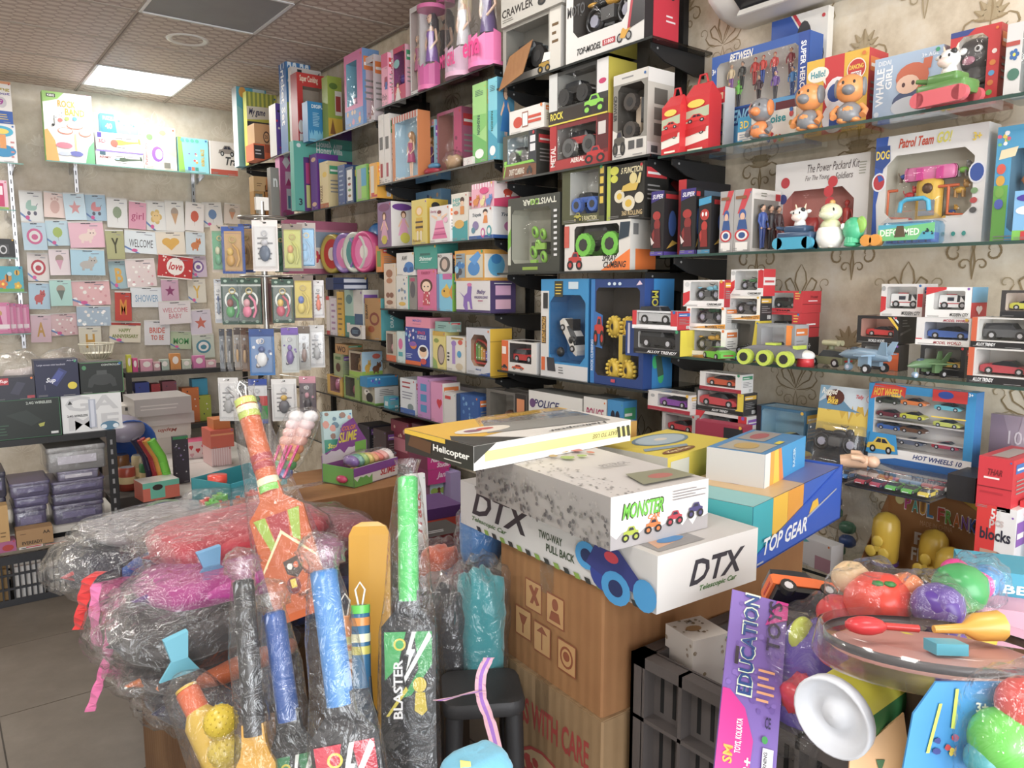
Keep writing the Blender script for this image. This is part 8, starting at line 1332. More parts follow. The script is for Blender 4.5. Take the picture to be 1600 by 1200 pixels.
for j,c_ in enumerate(['7a5aa0','5a9a8a','8ab04a','d8c05a','e8a06a','e87a6a','e8a8a0','f0e8e4']):q=MB();q.ell((-.08+.023*j,0,.022),(.02,.045,.022+.004*math.sin(j)),c_,10,7);q.build('stripe','plastic',e)
q=MB();q.ell((0,0,.025),(.12,.055,.032),'fff',18,10,lambda v:1+.08*math.sin(9*v[0]+4*v[2]));q.build('wrapper','bagfilm',e)
# mosaic box leaning behind
p=at(533,720,2.98);mkbox((p.x,p.y,CZ+zt+.001),R(-12),.115,.05,.25,'mosaic_box','tall pale teal card game box with a green band, leaning behind the slime box','game box','a8c4c4',f=[('s',.06,.56,.94,.96,10,.12,['8a6a5a','c88a7a','5a7a8a']),('r',0,.34,1,.56,'2f8a70'),('t','Story Box',.1,.4,.9,.5,'d8d04a','s'),('s',.06,.04,.94,.3,8,.12,['4a4a6a','8a9ab0'])],sc='b4d4d8',tilt=R(-10))
# teal eye display on a second carton
P2=at(420,800,2.75);z2=P2.z
kbox((P2.x-.09,P2.y+.0,0),R(26),.26,.26,CZ+z2-.004,'display_carton','brown carton under the turquoise eyeball display','kraft_dark')
o=mkbox((P2.x-.02,P2.y+.02,CZ+z2+.001),R(26),.28,.2,.055,'slime_carton','purple and teal slime carton under the eyeball display tray','toy box','5aa0c0',lc='5a3a7c',tc='4a7a9a',f=[('z',.3,.3,.75,.95,8,'3a9a4a'),('r',0,0,.3,1,'7a3a9a'),('t','SLIME',.62,.15,.8,.5,'c83a8a','s')]);zt2=T()
o=empty('eyeball_display','turquoise open display tray with an orange lashed eye print','display box',(P2.x-.02,P2.y+.02,CZ+zt2+.001),R(26));w,d,h=.27,.19,.075
q=MB();q.box(-w/2,w/2,0,.003,0,h,'2aa4b4');q.box(-w/2,-w/2+.003,0,d,0,h,'2a8a94');q.box(w/2-.003,w/2,0,d,0,h,'2a8a94');q.box(-w/2,w/2,d-.003,d,0,h,'2a8a94');q.box(-w/2,w/2,0,d,0,.003,'2a8a94');q.build('tray','card',o)
q=MB();draw(q,Vector((-w/2,0,0)),Vector((1,0,0)),Vector((0,0,1)),Vector((0,-1,0)),w,h,[('f',.56,.1,.9,.95,'e0a050'),('e',.73,.5,.11,.22,'f4f0e8'),('e',.73,.5,.06,.17,'6a3a24'),('e',.73,.5,.03,.09,'111')]);q.build('eye_print','print',o)
e=empty('slime_jar','amber jar with an orange red lid standing in the turquoise tray','jar',tuple(o.matrix_basis @ Vector((-.1,.1,.004))));q=MB();q.lathe([(0,0),(.03,0),(.033,.05),(.028,.06)],'b05a28',14);q.build('jar_body','plastic',e);q=MB();q.lathe([(.032,.058),(.033,.06),(.033,.085),(0,.086)],'d8402c',14);q.build('lid','plastic',e)
# marshmallow candy pack leaning in the tray
A0=at(428,745,2.62);A1=at(466,645,2.66)
for k in (0,1):
    B0=A0+RT*(.03*k-.0)+Vector((0,0,.0));B1=A1+RT*(.048*k)
    e=empty('candy_pack',['clear candy kebab pack with pink tongs, the taller one','clear candy kebab pack with pink tongs, leaning beside the taller one'][1-k],'candy',(B0.x,B0.y,CZ+B0.z),0,'candy kebab packs');D=B1-B0
    for j,c_ in enumerate(['3a6ac0','4aa85a','d8b83a','e89a6a','e8b0a0','f0c0b8','f4d8d8','f4f0f0']):q=MB();q.ell(tuple(D*(j+.5)/8),(.03,.025,.022),c_,10,6);q.build('candy','plastic',e)
    q=MB();q.tube([tuple(RT*.012-FW*.03),tuple(D*.5+RT*.012-FW*.03)],.005,6,'e8308a');q.tube([tuple(-RT*.012-FW*.03),tuple(D*.5-RT*.012-FW*.03)],.005,6,'e8308a');q.build('tongs','plastic',e)
    q=MB();q.tube([tuple(-D*.02),tuple(D*.3),tuple(D*.7),tuple(D*1.02),tuple(D*1.08)],[.02,.042,.042,.036,.012],12,'fff');q.build('wrapper','bagfilm',e)

# ================================================================ pile of bagged school bags
def sup(mb,c,r,col,e=.55,nu=26,nv=14,amp=.03,seed=1,M_=None):
    q=random.Random(seed);ph=[q.uniform(0,6) for _ in range(6)];s0=len(mb.v)
    def sg(v):return math.copysign(abs(v)**e,v)
    vs=[];fs=[]
    for j in range(nv+1):
        th=math.pi*j/nv
        for i in range(nu):
            a=2*math.pi*i/nu;x,y,z=sg(math.cos(a))*sg(math.sin(th)),sg(math.sin(a))*sg(math.sin(th)),sg(math.cos(th))
            k=1+amp*(math.sin(5*x+3*z+ph[0])+math.sin(7*y-4*x+ph[1])*.8+math.sin(11*z+6*y+ph[2])*.6+math.sin(13*x-9*y+ph[3])*.5)
            vs.append((c[0]+x*r[0]*k,c[1]+y*r[1]*k,c[2]+z*r[2]*k))
    for j in range(nv):
        for i in range(nu):
            k=(i+1) % nu;fs.append([j*nu+i,(j+1)*nu+i,(j+1)*nu+k,j*nu+k])
    mb.add(vs,fs,col,True)
    if M_:mb.xf(M_,s0)
ZP=-1.02
Pc=onz(294,1120,ZP);wx=x_at(400,Pc.y,ZP)-Pc.x;dy=y_at(214,Pc.x,ZP)-Pc.y
kbox((Pc.x+wx/2,Pc.y,0),0,wx,dy,CZ+ZP-.004,'bag_carton','dark brown carton under the pile of bagged school bags','kraft_dark')
kbox((.86,2.1,0),R(8),.42,.34,CZ-1.0,'bag_carton','brown carton hidden under the back of the school bag pile','kraft_dark')
def schoolbag(px,py,zc,L,Wd,H,rz,label,c1,c2,c3,seed,film=True,tagc=None,tilt=0,fl=1.04):
    p=at(px,py,zc);e=empty('school_bag',label,'school bag',(p.x,p.y,CZ+p.z),rz,'bagged school bags in the pile');e.rotation_euler=(0,tilt,rz)
    q=MB();sup(q,(0,0,0),(L/2,Wd/2,H/2),c1,.6,28,14,.018,seed);q.build('main_body','fabric',e)
    q=MB();sup(q,(L*.04,-Wd*.36,0),(L*.36,Wd*.2,H*.36),c2,.6,22,12,.02,seed+1);q.build('front_pocket','fabric',e)
    q=MB();q.tube([(L*.46*math.cos(t),-Wd*.3+Wd*.0*t,H*.44*math.sin(t)) for t in [math.pi*2*i/24 for i in range(25)]],H*.035,5,c3);q.build('piping','fabric',e)
    q=MB();q.tube([(-L*.44,-Wd*.1,H*.1),(-L*.56,-Wd*.1,H*.02),(-L*.46,-Wd*.1,-H*.12)],.008,6,c3);q.build('handle','fabric',e)
    if film:
        q=MB();sup(q,(-.01,0,0),(L*.52*fl,Wd*.55*fl,H*.6*fl),'fff',.62,44,24,.035,seed+7);q.build('plastic_cover','bagfilm',e)
        q=MB();n=10;rs=[]
        for k,rr,xx in ((0,.5,-.44),(1,.3,-.5),(2,.34,-.56),(3,.2,-.6)):
            rs.append([(xx*L*fl,math.cos(6.283*i/14)*Wd*rr*.8*(1+.2*math.sin(3*i+seed)),math.sin(6.283*i/14)*H*rr*.9*(1+.25*math.cos(4*i+k))) for i in range(14)])
        q.loft(rs,'fff',False);q.build('gathered_end','bagfilm',e)
    if tagc:
        q=MB();q.loft([[(-L*.42,-Wd*.62,H*.34),(-L*.3,-Wd*.64,H*.42),(-L*.3,-Wd*.6,H*.44),(-L*.42,-Wd*.58,H*.36)],[(-L*.4,-Wd*.66,H*.0),(-L*.32,-Wd*.68,H*.02),(-L*.32,-Wd*.66,H*.02),(-L*.4,-Wd*.64,H*.0)],[(-L*.46,-Wd*.64,-H*.3),(-L*.26,-Wd*.68,-H*.26),(-L*.26,-Wd*.66,-H*.26),(-L*.46,-Wd*.62,-H*.3)]],tagc,sm=False);q.build('paper_tag','card',e)
    return e
schoolbag(345,1062,2.0,.34,.30,.11,R(14),'navy school bag in clear plastic at the bottom of the pile','26263c','2c2c44','3a3a5a',3,tagc='6ab0c8')
schoolbag(335,1013,2.02,.42,.30,.07,R(12),'orange and black school bag squeezed flat in the pile','3a3234','d8682c','e87a30',5)
schoolbag(318,957,2.02,.44,.32,.14,R(10),'charcoal school bag with a blue tag in hazy plastic at the front of the pile','3c3838','4a4646','2a2828',8,tagc='6ab8d0',fl=1.07)
schoolbag(455,915,2.35,.48,.36,.15,R(8),'navy and black school bag at the back of the pile behind the bats','1c1e38','24346c','2c3a8a',11)
schoolbag(385,884,2.12,.56,.3,.085,R(10),'magenta and purple shiny school bag across the pile','a82a80','c03a98','6a3a8a',14)
schoolbag(375,832,2.25,.5,.32,.11,R(8),'red school bag on top of the pile','b83040','c43a48','a02838',17,tagc='6aa0c8',fl=1.05)
schoolbag(505,838,2.45,.30,.30,.14,R(6),'dull red school bag in grey plastic behind the tiger bat','8a3a48','9a4450','4a3a58',19)
schoolbag(228,862,2.4,.46,.32,.14,R(16),'black and blue school bag with red piping in crinkled film at the far end','1e2030','2a5aa8','c83038',21,fl=1.06)
schoolbag(245,815,2.42,.40,.30,.05,R(14),'flat silver wrapped school bag on top of the black one','8a8486','9a5a54','6a6a70',23,fl=1.04)
schoolbag(212,928,2.2,.2,.28,.1,R(20),'small bright magenta bag hanging off the far end of the pile','c0307c','d03a8c','d87aa8',26)
def strap(pts,w,cols,label,name='bag_strap',th=.0025):
    e=empty(name,label,'strap',(pts[0].x,pts[0].y,CZ+pts[0].z),0);n=len(cols)
    for ci,c_ in enumerate(cols):
        q=MB();rs=[]
        for i,p in enumerate(pts):
            tw=R(25*math.sin(i*1.7));s_=RT*math.cos(tw)+FW*math.sin(tw);a=-w/2+w*ci/n;b_=-w/2+w*(ci+1)/n;o_=p-pts[0]
            rs.append([o_+s_*a,o_+s_*b_,o_+s_*b_+FW*th,o_+s_*a+FW*th])
        q.loft(rs,c_,sm=False);q.build('webbing','fabric',e)
def smooth(pts,n=5):
    out=[]
    for i in range(len(pts)-1):
        p0=pts[max(i-1,0)];p1=pts[i];p2=pts[i+1];p3=pts[min(i+2,len(pts)-1)]
        for j in range(n):t=j/n;out.append(.5*((2*p1)+(p2-p0)*t+(2*p0-5*p1+4*p2-p3)*t*t+(3*p1-p0-3*p2+p3)*t**3))
    return out+[pts[-1]]
strap(smooth([at(158,893,1.98),at(137,908,1.96),at(129,945,1.96),at(122,984,1.96)]),.03,['d02c2c'],'bright red strap hanging from the far end of the pile')
strap(smooth([at(150,912,1.96),at(147,960,1.94),at(152,1010,1.94)]),.026,['d870a4'],'short pink strap next to the red strap')
strap(smooth([at(190,935,1.94),at(172,985,1.92),at(166,1030,1.92),at(153,1072,1.92),at(140,1112,1.92)]),.024,['d86a9c'],'long pink strap trailing towards the floor')
# building block bag on the pile
p=at(350,780,2.62);e=empty('block_bag','clear bag of green, blue and orange building blocks behind the red school bag','toy bag',(p.x,p.y,CZ+p.z-.03))
for i in range(14):q=MB();x,y=rnd.uniform(-.12,.12),rnd.uniform(-.06,.06);q.box(x-.02,x+.02,y-.018,y+.018,-.01+.02*(i % 2),.025+.02*(i % 2),['e8703a','5ac03a','3a90d0','d84a3a'][i % 4]);q.cyl((x,y,.025+.02*(i % 2)),(x,y,.034+.02*(i % 2)),.009,n=8,col=['e8703a','5ac03a','3a90d0','d84a3a'][i % 4]);q.build('block','plastic',e)
q=MB();sup(q,(0,0,.02),(.16,.1,.05),'fff',.8,34,18,.04,4);q.build('bag','bagfilm',e)
p=at(318,800,2.85);e=empty('blue_ball_cover','round navy blue folding cover leaning behind the block bag','toy',(p.x-.1,p.y+.1,CZ+p.z-.1));q=MB();q.lathe([(0,.01),(.13,.006),(.14,0),(.13,-.006),(0,-.01)],'223a80',26);q.xf(Matrix.Rotation(R(62),4,'X'));q.build('disc','fabric',e);q=MB();q.torus((0,0,0),.138,.006,(0,0,1),'3a9a4a',26,6);q.xf(Matrix.Rotation(R(62),4,'X'));q.build('rim','plastic',e)

# ================================================================ cricket bats
def bat(px0,py0,px1,py1,z0,z1,grip,blade,grip_c,blade_c,w,label,spec=(),sleeve=True,loop=False,rg=.018,knot=True,tape=None,ph=.24,thick=.03):
    """from the handle top down; lengths in metres along the bat"""
    a=at(px0,py0,z0);b_=at(px1,py1,z1);ax=(b_-a).normalized();tot=grip+blade
    R_=(RT-ax*RT.dot(ax)).normalized();N_=R_.cross(ax).normalized()
    if N_.dot(FW) > 0:N_=-N_
    e=empty('cricket_bat',label,'cricket bat',(a.x,a.y,CZ+a.z),0,'cricket bats standing together')
    def P_(s_,x,n_):return ax*s_+R_*x+N_*n_
    q=MB();rs=[[P_(s_,math.cos(6.283*i/12)*r_,math.sin(6.283*i/12)*r_) for i in range(12)] for s_,r_ in ((0,rg*.7),(.004,rg),(grip*.5,rg),(grip,rg))];q.loft(rs,grip_c);g_=q.build('grip','plastic',e)
    if tape:
        q=MB()
        for s0_,c_ in tape:q.loft([[P_(s_,math.cos(6.283*i/12)*rg*1.05,math.sin(6.283*i/12)*rg*1.05) for i in range(12)] for s_ in (s0_*grip,s0_*grip+.016)],c_)
        q.build('grip_tape','plastic',g_)
    q=MB();rs=[]
    for s_,ww,t_ in ((grip-.02,rg,rg),(grip+.015,rg*1.1,rg),(grip+.035,w*.38,thick*.4),(grip+.05,w*.5,thick*.5),(tot-.03,w*.5,thick*.6),(tot-.01,w*.4,thick*.5),(tot,w*.2,thick*.3)):
        rs.append([P_(s_,-ww,t_*.5),P_(s_,0,t_*.62),P_(s_,ww,t_*.5),P_(s_,ww,-t_*.2),P_(s_,0,-t_),P_(s_,-ww,-t_*.2)])
    q.loft(rs,blade_c,sm=False);bo=q.build('blade','plastic',e)
    if spec:q=MB();draw(q,P_(grip+.055+ph,-w*.48,thick*.33+.002),R_,-ax,N_,w*.96,ph,spec);q.build('blade_print','print',bo)
    if sleeve:
        q=MB();rs=[]
        for k,(s_,ww,t_) in enumerate(((-.035,rg*1.3,rg*1.2),(-.01,rg*.9,rg*.9),(.03,rg*1.3,rg*1.2),(grip*.5,rg*1.9,rg*1.5),(grip*.9,w*.46,rg*1.6),(grip+.06,w*.58,thick*.95),(tot*.7,w*.6,thick*.95),(tot,w*.56,thick*.8))):
            rs.append([P_(s_,math.copysign(abs(math.cos(6.283*i/20))**.8,math.cos(6.283*i/20))*ww*(1+.08*math.sin(5*i+k)),math.sin(6.283*i/20)*t_*(1+.12*math.sin(4*i+2*k))) for i in range(20)])
        q.loft(rs,'fff',False);so=q.build('plastic_sleeve','sleeve',e)
        if knot:
            q=MB();q.ell((0,0,0),(rg*1.7,rg*1.7,rg*1.5),'fff',22,14,lambda v:1+.16*math.sin(9*v[0]+5*v[1])*math.cos(8*v[2]));q.xf(Matrix.Translation(P_(-.03,0,0)));q.build('sleeve_knot','sleeve',so)
    if loop:q=MB();q.tube([P_(0,-.004,0),P_(-.03,-.01,0),P_(-.045,0,0),P_(-.03,.01,0),P_(0,.004,0)],.0022,5,'eceae4');q.build('hang_loop','plastic',e)
    return e
BL=lambda c1,c2:[('p',[(.04,.98),(.46,.98),(.3,.7),(.06,.6)],c1),('p',[(.62,.98),(.96,.98),(.96,.72),(.56,.48),(.4,.46),(.7,.68)],c2),('p',[(.58,.98),(.66,.98),(.56,.84),(.64,.84),(.46,.66),(.52,.8),(.46,.8)],'e8ece8'),('p',[(.9,.98),(.96,.94),(.44,.58),(.42,.62)],'e8ece8'),('e',.34,.88,.12,.05,'d8c83a'),('e',.34,.88,.08,.035,c1),('e',.72,.56,.13,.06,'d8c02c'),('p',[(.64,.5),(.82,.5),(.86,.36),(.76,.32),(.62,.36)],'d8c02c'),('p',[(.08,.32),(.14,.32),(.5,.52),(.46,.55)],'d8c83a'),('t','BLASTER',.22,.3,.4,.76,'f0f0f0','v')]
bat(637,744,640,1200,1.60,1.50,.25,.66,'44c860','1a1b1e',.108,'large black bat with a bright green grip and green lightning print',BL('3aa858','2f9c50'),rg=.021,knot=False)
bat(505,890,545,1200,1.34,1.28,.225,.40,'3f86cc','26262a',.115,'bat with a sky blue grip and red lightning print in front',BL('c83048','c02840'),rg=.024)
bat(428,955,462,1200,1.47,1.42,.2,.42,'2a5aa8','222326',.09,'dark bat with a deep blue grip half hidden behind the sky blue one',BL('3a8a58','2f8450'),rg=.021)
bat(380,905,402,1200,1.46,1.40,.28,.36,'2c2c2e','d8a02c',.072,'yellow bat with a long black grip knotted in plastic',[('t','ZO',.5,.8,.95,.94,'2a3a6a'),('p',[(.3,.7),(1,.84),(1,.74),(.3,.6)],'a83a4a'),('p',[(.3,.54),(1,.68),(1,.58),(.3,.44)],'2a3a7a')],rg=.02)
bat(382,622,474,945,1.86,1.72,.245,.28,'c85c1e','c85c1e',.128,'orange and lime toy bat with a tiger badge leaning over the school bags',[('r',0,0,1,1,'c85c1e'),('p',[(.3,1),(.7,1),(.64,.74),(.5,.8),(.36,.74)],'a82c34'),('p',[(.06,1),(.28,1),(.34,.74),(.24,.66)],'9ab83a'),('p',[(.72,1),(.94,1),(.8,.68),(.68,.74)],'9ab83a'),('p',[(0,.52),(.5,.84),(1,.52),(1,.49),(.5,.8),(0,.49)],'e8e4b0'),('p',[(.38,.54),(.66,.56),(.7,.42),(.56,.36),(.4,.42)],'4a3a34'),('e',.48,.48,.05,.03,'e8e4dc'),('e',.6,.48,.05,.03,'d86a3a'),('e',.46,.3,.13,.08,'7a2a2c'),('r',.42,.28,.52,.36,'e0c83a'),('t','PARAMOUNT',.5,.18,.84,.22,'5a2c14'),('t','TOYS',.58,.13,.76,.17,'5a2c14')],rg=.025,sleeve=True,knot=False,loop=True,tape=[(.02,'c8d860'),(.1,'e8e8c0'),(.16,'b8c850'),(.62,'a82c34'),(.7,'a82c34'),(.86,'e8e8c0'),(.93,'7ac84a')])
bat(580,1190,578,838,1.72,1.78,.01,.52,'d8a020','d8a020',.095,'plain yellow bat standing upside down behind the green gripped bat',sleeve=False,rg=.02)
bat(540,962,548,1200,1.62,1.55,.14,.36,'e08a3a','2a4a6a',.055,'small toy bat with an orange tip and a white loop',loop=True,sleeve=False,tape=[(.3,'d8d070'),(.5,'e8e8c0')],rg=.017)
bat(563,945,568,1200,1.58,1.52,.16,.38,'2a6a94','2a3a4a',.06,'small toy bat with a lime tip and blue grip beside the green bat',loop=True,sleeve=False,tape=[(.0,'5ac84a'),(.15,'d88a3a'),(.35,'e8e8c0'),(.5,'c8c050')],rg=.019)
# low carton holding the bats
P=at(475,1199,1.45);o=empty('bat_carton','open brown carton the cricket bats stand in','carton',(P.x,P.y,0),R(-37));w,d,h=.46,.36,.36
for x0,x1,y0,y1 in ((-w/2,w/2,-d/2,-d/2+.005),(-w/2,w/2,d/2-.005,d/2),(-w/2,-w/2+.005,-d/2,d/2),(w/2-.005,w/2,-d/2,d/2)):q=MB();q.box(x0,x1,y0,y1,0,h,'a87');q.build('side_panel','kraft',o)
q=MB();q.box(-w/2,w/2,-d/2,d/2,0,.005,'a87');q.build('base_panel','kraft',o)
# mini bat and ball set
P=at(292,1078,1.72);P1=at(355,1200,1.66);o=empty('bat_ball_set','orange and yellow mini bat with two yellow balls in a clear bag','toy set',(P.x,P.y,CZ+P.z));D=P1-P
q=MB();q.tube([(0,0,0),tuple(D*.02),tuple(D*.3)],[.022,.026,.026],12,'e0642c');q.build('handle','plastic',o);q=MB();q.cyl((0,0,0),tuple(-D*.03),.024,n=12,col='e0b82c');q.build('end_cap','plastic',o)
q=MB();q.tube([tuple(D*.28),tuple(D*.4),tuple(D*1.2)],[.026,.04,.045],12,'dcb428');q.build('blade','plastic',o)
for k,(px,py) in enumerate(((345,1128),(352,1172))):
    c_=at(px,py,1.64)-P;q=MB();q.ell(tuple(c_),.036,'dcc024',20,14);s_=q.build('ball','plastic',o);q=MB()
    for i in range(110):
        t_=math.acos(1-2*(i+.5)/110);f_=i*2.39996;q.ell(tuple(c_+Vector((math.sin(t_)*math.cos(f_),math.sin(t_)*math.sin(f_),math.cos(t_)))*.0352),.0028,'d0b21e',5,3)
    q.build('dimples','plastic',s_)['kind']='stuff'
q=MB();q.tube([tuple(-D*.22),tuple(-D*.08),tuple(D*.3+RT*.015),tuple(D*.75+RT*.02),tuple(D*1.2+RT*.02)],[.012,.05,.07,.085,.08],20,'fff');q.build('bag','bagfilm',o)
o2=kbox((P1.x+.02,P1.y+.02,0),R(-20),.2,.2,.40,'small_carton','small brown carton under the mini bat set','kraft_dark')

# ================================================================ central stack of boxes
UC=lambda x,y,ic:[('r',x,y,x+.17,y+.26,'8a4a2c'),('r',x+.008,y+.012,x+.162,y+.248,'b98d58')]+ic
S1=UC(.28,.52,[('p',[(.33,.58),(.36,.58),(.42,.74),(.39,.74)],'8a4a2c'),('p',[(.32,.72),(.35,.74),(.43,.6),(.4,.58)],'8a4a2c')])+UC(.5,.5,[('e',.585,.68,.03,.05,'8a4a2c'),('p',[(.53,.54),(.64,.54),(.62,.62),(.55,.62)],'8a4a2c')])+UC(.18,.24,[('p',[(.22,.44),(.31,.44),(.28,.36),(.25,.36)],'8a4a2c'),('r',.258,.28,.272,.37,'8a4a2c')])+UC(.38,.2,[('p',[(.41,.38),(.52,.38),(.465,.44)],'8a4a2c'),('r',.46,.24,.47,.4,'8a4a2c')])+UC(.62,.18,[('e',.705,.31,.06,.09,'8a4a2c'),('e',.705,.31,.045,.07,'b98d58'),('e',.705,.32,.03,.04,'8a4a2c')])
c_,s_=math.cos(R(3)),math.sin(R(3))
def near(x,y,z,rz,w):return (x+math.cos(rz)*w/2,y+math.sin(rz)*w/2,CZ+z)
kbox(near(.985,1.0,-1.449,R(-2),.6),R(-2),.6,.38,.611,'stacked_carton','lower brown carton with red handle-with-care lettering','kraft_pale',l=[('t','GLASS WITH CARE',.12,.80,.9,.9,'9c3a34'),('e',.5,.58,.28,.16,'9c3a34'),('e',.5,.58,.26,.148,'a88c66'),('s',.3,.5,.7,.68,12,.04,['9c3a34']),('p',[(.16,.5),(.2,.5),(.2,.7),(.24,.7),(.18,.78),(.12,.7),(.16,.7)],'9c3a34'),('p',[(.8,.5),(.84,.5),(.84,.7),(.88,.7),(.82,.78),(.76,.7),(.8,.7)],'9c3a34')])
kbox(near(.99,1.008,-.8345,R(-3.5),.62),R(-3.5),.62,.36,.262,'stacked_carton','upper brown carton with red handling symbols','kraft',l=S1)
zD=-.5685
ROCK=[('s',0,.0,1,.62,170,.011,['5a5658','77736f','6a6668','98928e']),('s',0,.5,1,.85,60,.007,['8a8684','a49e9a'])]
mkbox(near(.978,.864,zD,R(-2),.275),R(-2),.275,.65,.106,'pull_back_car_box','long white pull-back car box with slanted black letters and a blue truck print','toy box','dddbd8',tc='c4c0bc',lc='c6c4c2',sc='d4d2ce',
  f=[('t','DTX',.3,.3,.86,.74,'3a3840','s'),('t','Telescopic Car',.4,.14,.78,.26,'4a7a3a','s')],
  l=[('t','DTX',.08,.34,.44,.9,'2c2a30','s'),('t','Telescopic Car',.08,.16,.3,.29,'4a6a3a','s'),('t','TWO-WAY',.48,.46,.6,.62,'3a4a34'),('t','PULL BACK',.52,.24,.66,.4,'3a4a34')]+[('p',[(.12+.05*i,0),(.145+.05*i,0),(.135+.05*i,.1),(.11+.05*i,.1)],['2a2c2a','7a9a3a'][i % 2]) for i in range(17)]+[('e',.72,.52,.05,.26,'3a90c8'),('e',.72,.52,.025,.13,'1c2a5a'),('e',.8,.3,.06,.3,'2a3a8a'),('p',[(.72,.4),(.76,.8),(.86,.86),(.94,.5),(.97,.2),(.78,.3)],'2c3478'),('e',.83,.68,.03,.1,'c83a4a'),('e',.85,.16,.06,.3,'3a90c8'),('e',.85,.16,.03,.15,'1c2a5a'),('e',.965,.26,.045,.28,'3a90c8')],
  t=[('r',.06,.02,.5,.12,'8a8886'),('p',[(.1,.04),(.4,.06),(.44,.1),(.14,.1)],'c89a7a'),('t','PULL BACK',.1,.135,.6,.16,'55504e'),('e',.3,.075,.12,.02,'3a80b8')])
zM=T()+.001
mkbox(near(.928,.93,zM,R(-4),.245),R(-4),.245,.46,.097,'monster_truck_box','grey rock print truck box with green splash lettering and four small trucks','toy box','e2e0de',tc='c4bfbb',lc='9c9794',
  f=[('z',0,0,1,.3,18,'a8a4a6'),('t','MONSTER',.1,.52,.52,.84,'3a4a2a','s'),('t','MONSTER',.11,.54,.51,.82,'6ac03a','s'),('t','CAR',.36,.44,.48,.54,'e07a3a','s'),('m',.1,.1,.28,.4,'a8b83a'),('m',.32,.16,.5,.46,'d8783a'),('m',.54,.22,.72,.52,'b83a4a'),('m',.76,.28,.94,.6,'4a4478'),('l',.6,.7,.96,.92,4,'8a8688')],
  l=ROCK,t=[('s',.0,.0,.3,1,110,.014,['8a8684','9a9592','7a7674']),('p',[(.4,.05),(.95,.05),(.95,.2),(.5,.22)],'8a8a70'),('e',.7,.12,.12,.035,'b06a60'),('s',.4,.55,.9,.9,9,.08,['c0604a','8aa84a','b8964a']),('t','PETROL',.5,.36,.8,.4,'8a8684')])
zH=T()+.001
o=mkbox(near(.846,1.232,zH,R(3),.47),R(3),.47,.25,.05,'helicopter_box','flat yellow, black and white helicopter box on top of the stack','toy box','ecebe6',tc='dcd8d0',lc='26241f',
  f=[('r',.06,.3,1,.72,'e8dc8a'),('t','EASY TO USE',.72,.42,.9,.62,'8a8448','us')]+[('p',[(.905+.035*i,.26),(.925+.035*i,.26),(.915+.035*i,.78),(.895+.035*i,.78)],'4a4a34') for i in range(3)]+[('p',[(0,.0),(.0,1),(.12,1),(.0,.3)],'3a3a36')],
  l=[('t','Helicopter',.44,.3,.95,.66,'f0eee8'),('l',.6,.12,.95,.24,1,'c8c4b8'),('p',[(.05,.3),(.4,.2),(.42,.7),(.1,.8)],'5a3a1c'),('r',0,.8,.62,1,'e0b820')],
  t=[('p',[(0,.2),(.5,.4),(.6,1),(0,1)],'dcac20'),('r',.55,.85,1,1,'dcac20'),('p',[(0,0),(.3,0),(.05,.45),(0,.3)],'34342e'),('p',[(.22,.34),(.92,.12),(.98,.7),(.4,.86)],'8c8a84'),('e',.26,.5,.16,.12,'e0d8c8'),('e',.2,.5,.05,.05,'8a5a6a'),('e',.28,.52,.05,.04,'c84a3a'),('t','Helicopter',.46,.03,.86,.11,'4a4a48','us')])
q=MB();q.loft([[(-.1,.15,.0505),(.2,.08,.0505),(.22,.24,.0505),(-.04,.25,.0505)],[(-.09,.16,.056),(.19,.09,.056),(.21,.23,.056),(-.03,.24,.056)]],'fff',sm=False);q.build('window_film','film',o)
# blue display with sloped sides
zG=-.5685;rg=R(10);w,d=.485,.215
o=empty('car_display','blue top gear display box with turquoise, yellow and orange stripes and sloped sides','display box',near(1.288,.888,zG,rg,w),rg)
q=MB();q.box(-w/2+.006,w/2-.01,.006,d-.006,.01,.13,'2a4a94',top='b8a890');q.build('inner_box','card',o)
q=MB();pr_=[(-w/2,0),(w/2,0),(w/2,.135),(-w/2,.02)];q.loft([[(x,0,z) for x,z in pr_],[(x,.004,z) for x,z in pr_]],'2f5cc0',sm=False);q.box(-w/2,-w/2+.004,0,d,0,.03,'2f5cc0');q.box(w/2-.004,w/2,0,d,0,.135,'2f5cc0');q.box(-w/2,w/2,0,d,0,.004,'2f5cc0');q.build('tray','card',o)
q=MB();draw(q,Vector((-w/2,0,0)),Vector((1,0,0)),Vector((0,0,1)),Vector((0,-1,0)),w,.135,[('t','TOP GEAR',.1,.14,.56,.4,'eef2f6','s'),('p',[(.58,.42),(.62,.6),(.68,.62),(.7,.46)],'e8b830'),('r',.04,.04,.1,.07,'a8b0c0'),('p',[(.56,.36),(.92,.6),(.92,.63),(.56,.4)],'a8b0c0')])
draw(q,Vector((-w/2+.006,.006,.01)),Vector((1,0,0)),Vector((0,0,1)),Vector((0,-1,0)),w-.016,.12,[('r',0,0,.2,1,'2aa8b4'),('r',.2,0,.36,1,'e8b82c'),('r',.36,0,.54,1,'e09a2c'),('r',.54,0,1,1,'3a62bc')])
draw(q,Vector((-w/2+.006,d-.006,.01)),Vector((0,-1,0)),Vector((0,0,1)),Vector((-1,0,0)),d-.012,.12,[('r',0,.62,1,1,'3aa8ac'),('r',0,0,1,.62,'2a4aa0')])
draw(q,Vector((-w/2+.006,.006,.13)),Vector((1,0,0)),Vector((0,1,0)),Vector((0,0,1)),w-.016,d-.012,[('r',0,0,.2,1,'7ab4b4'),('r',.2,0,.54,1,'c8a878'),('r',.54,0,1,1,'6a74b0'),('r',.3,.5,.5,.9,'8a6a6a'),('e',.62,.4,.06,.12,'a8b4d0')]);q.build('print','print',o)
TOP['tg']=zG+.1305
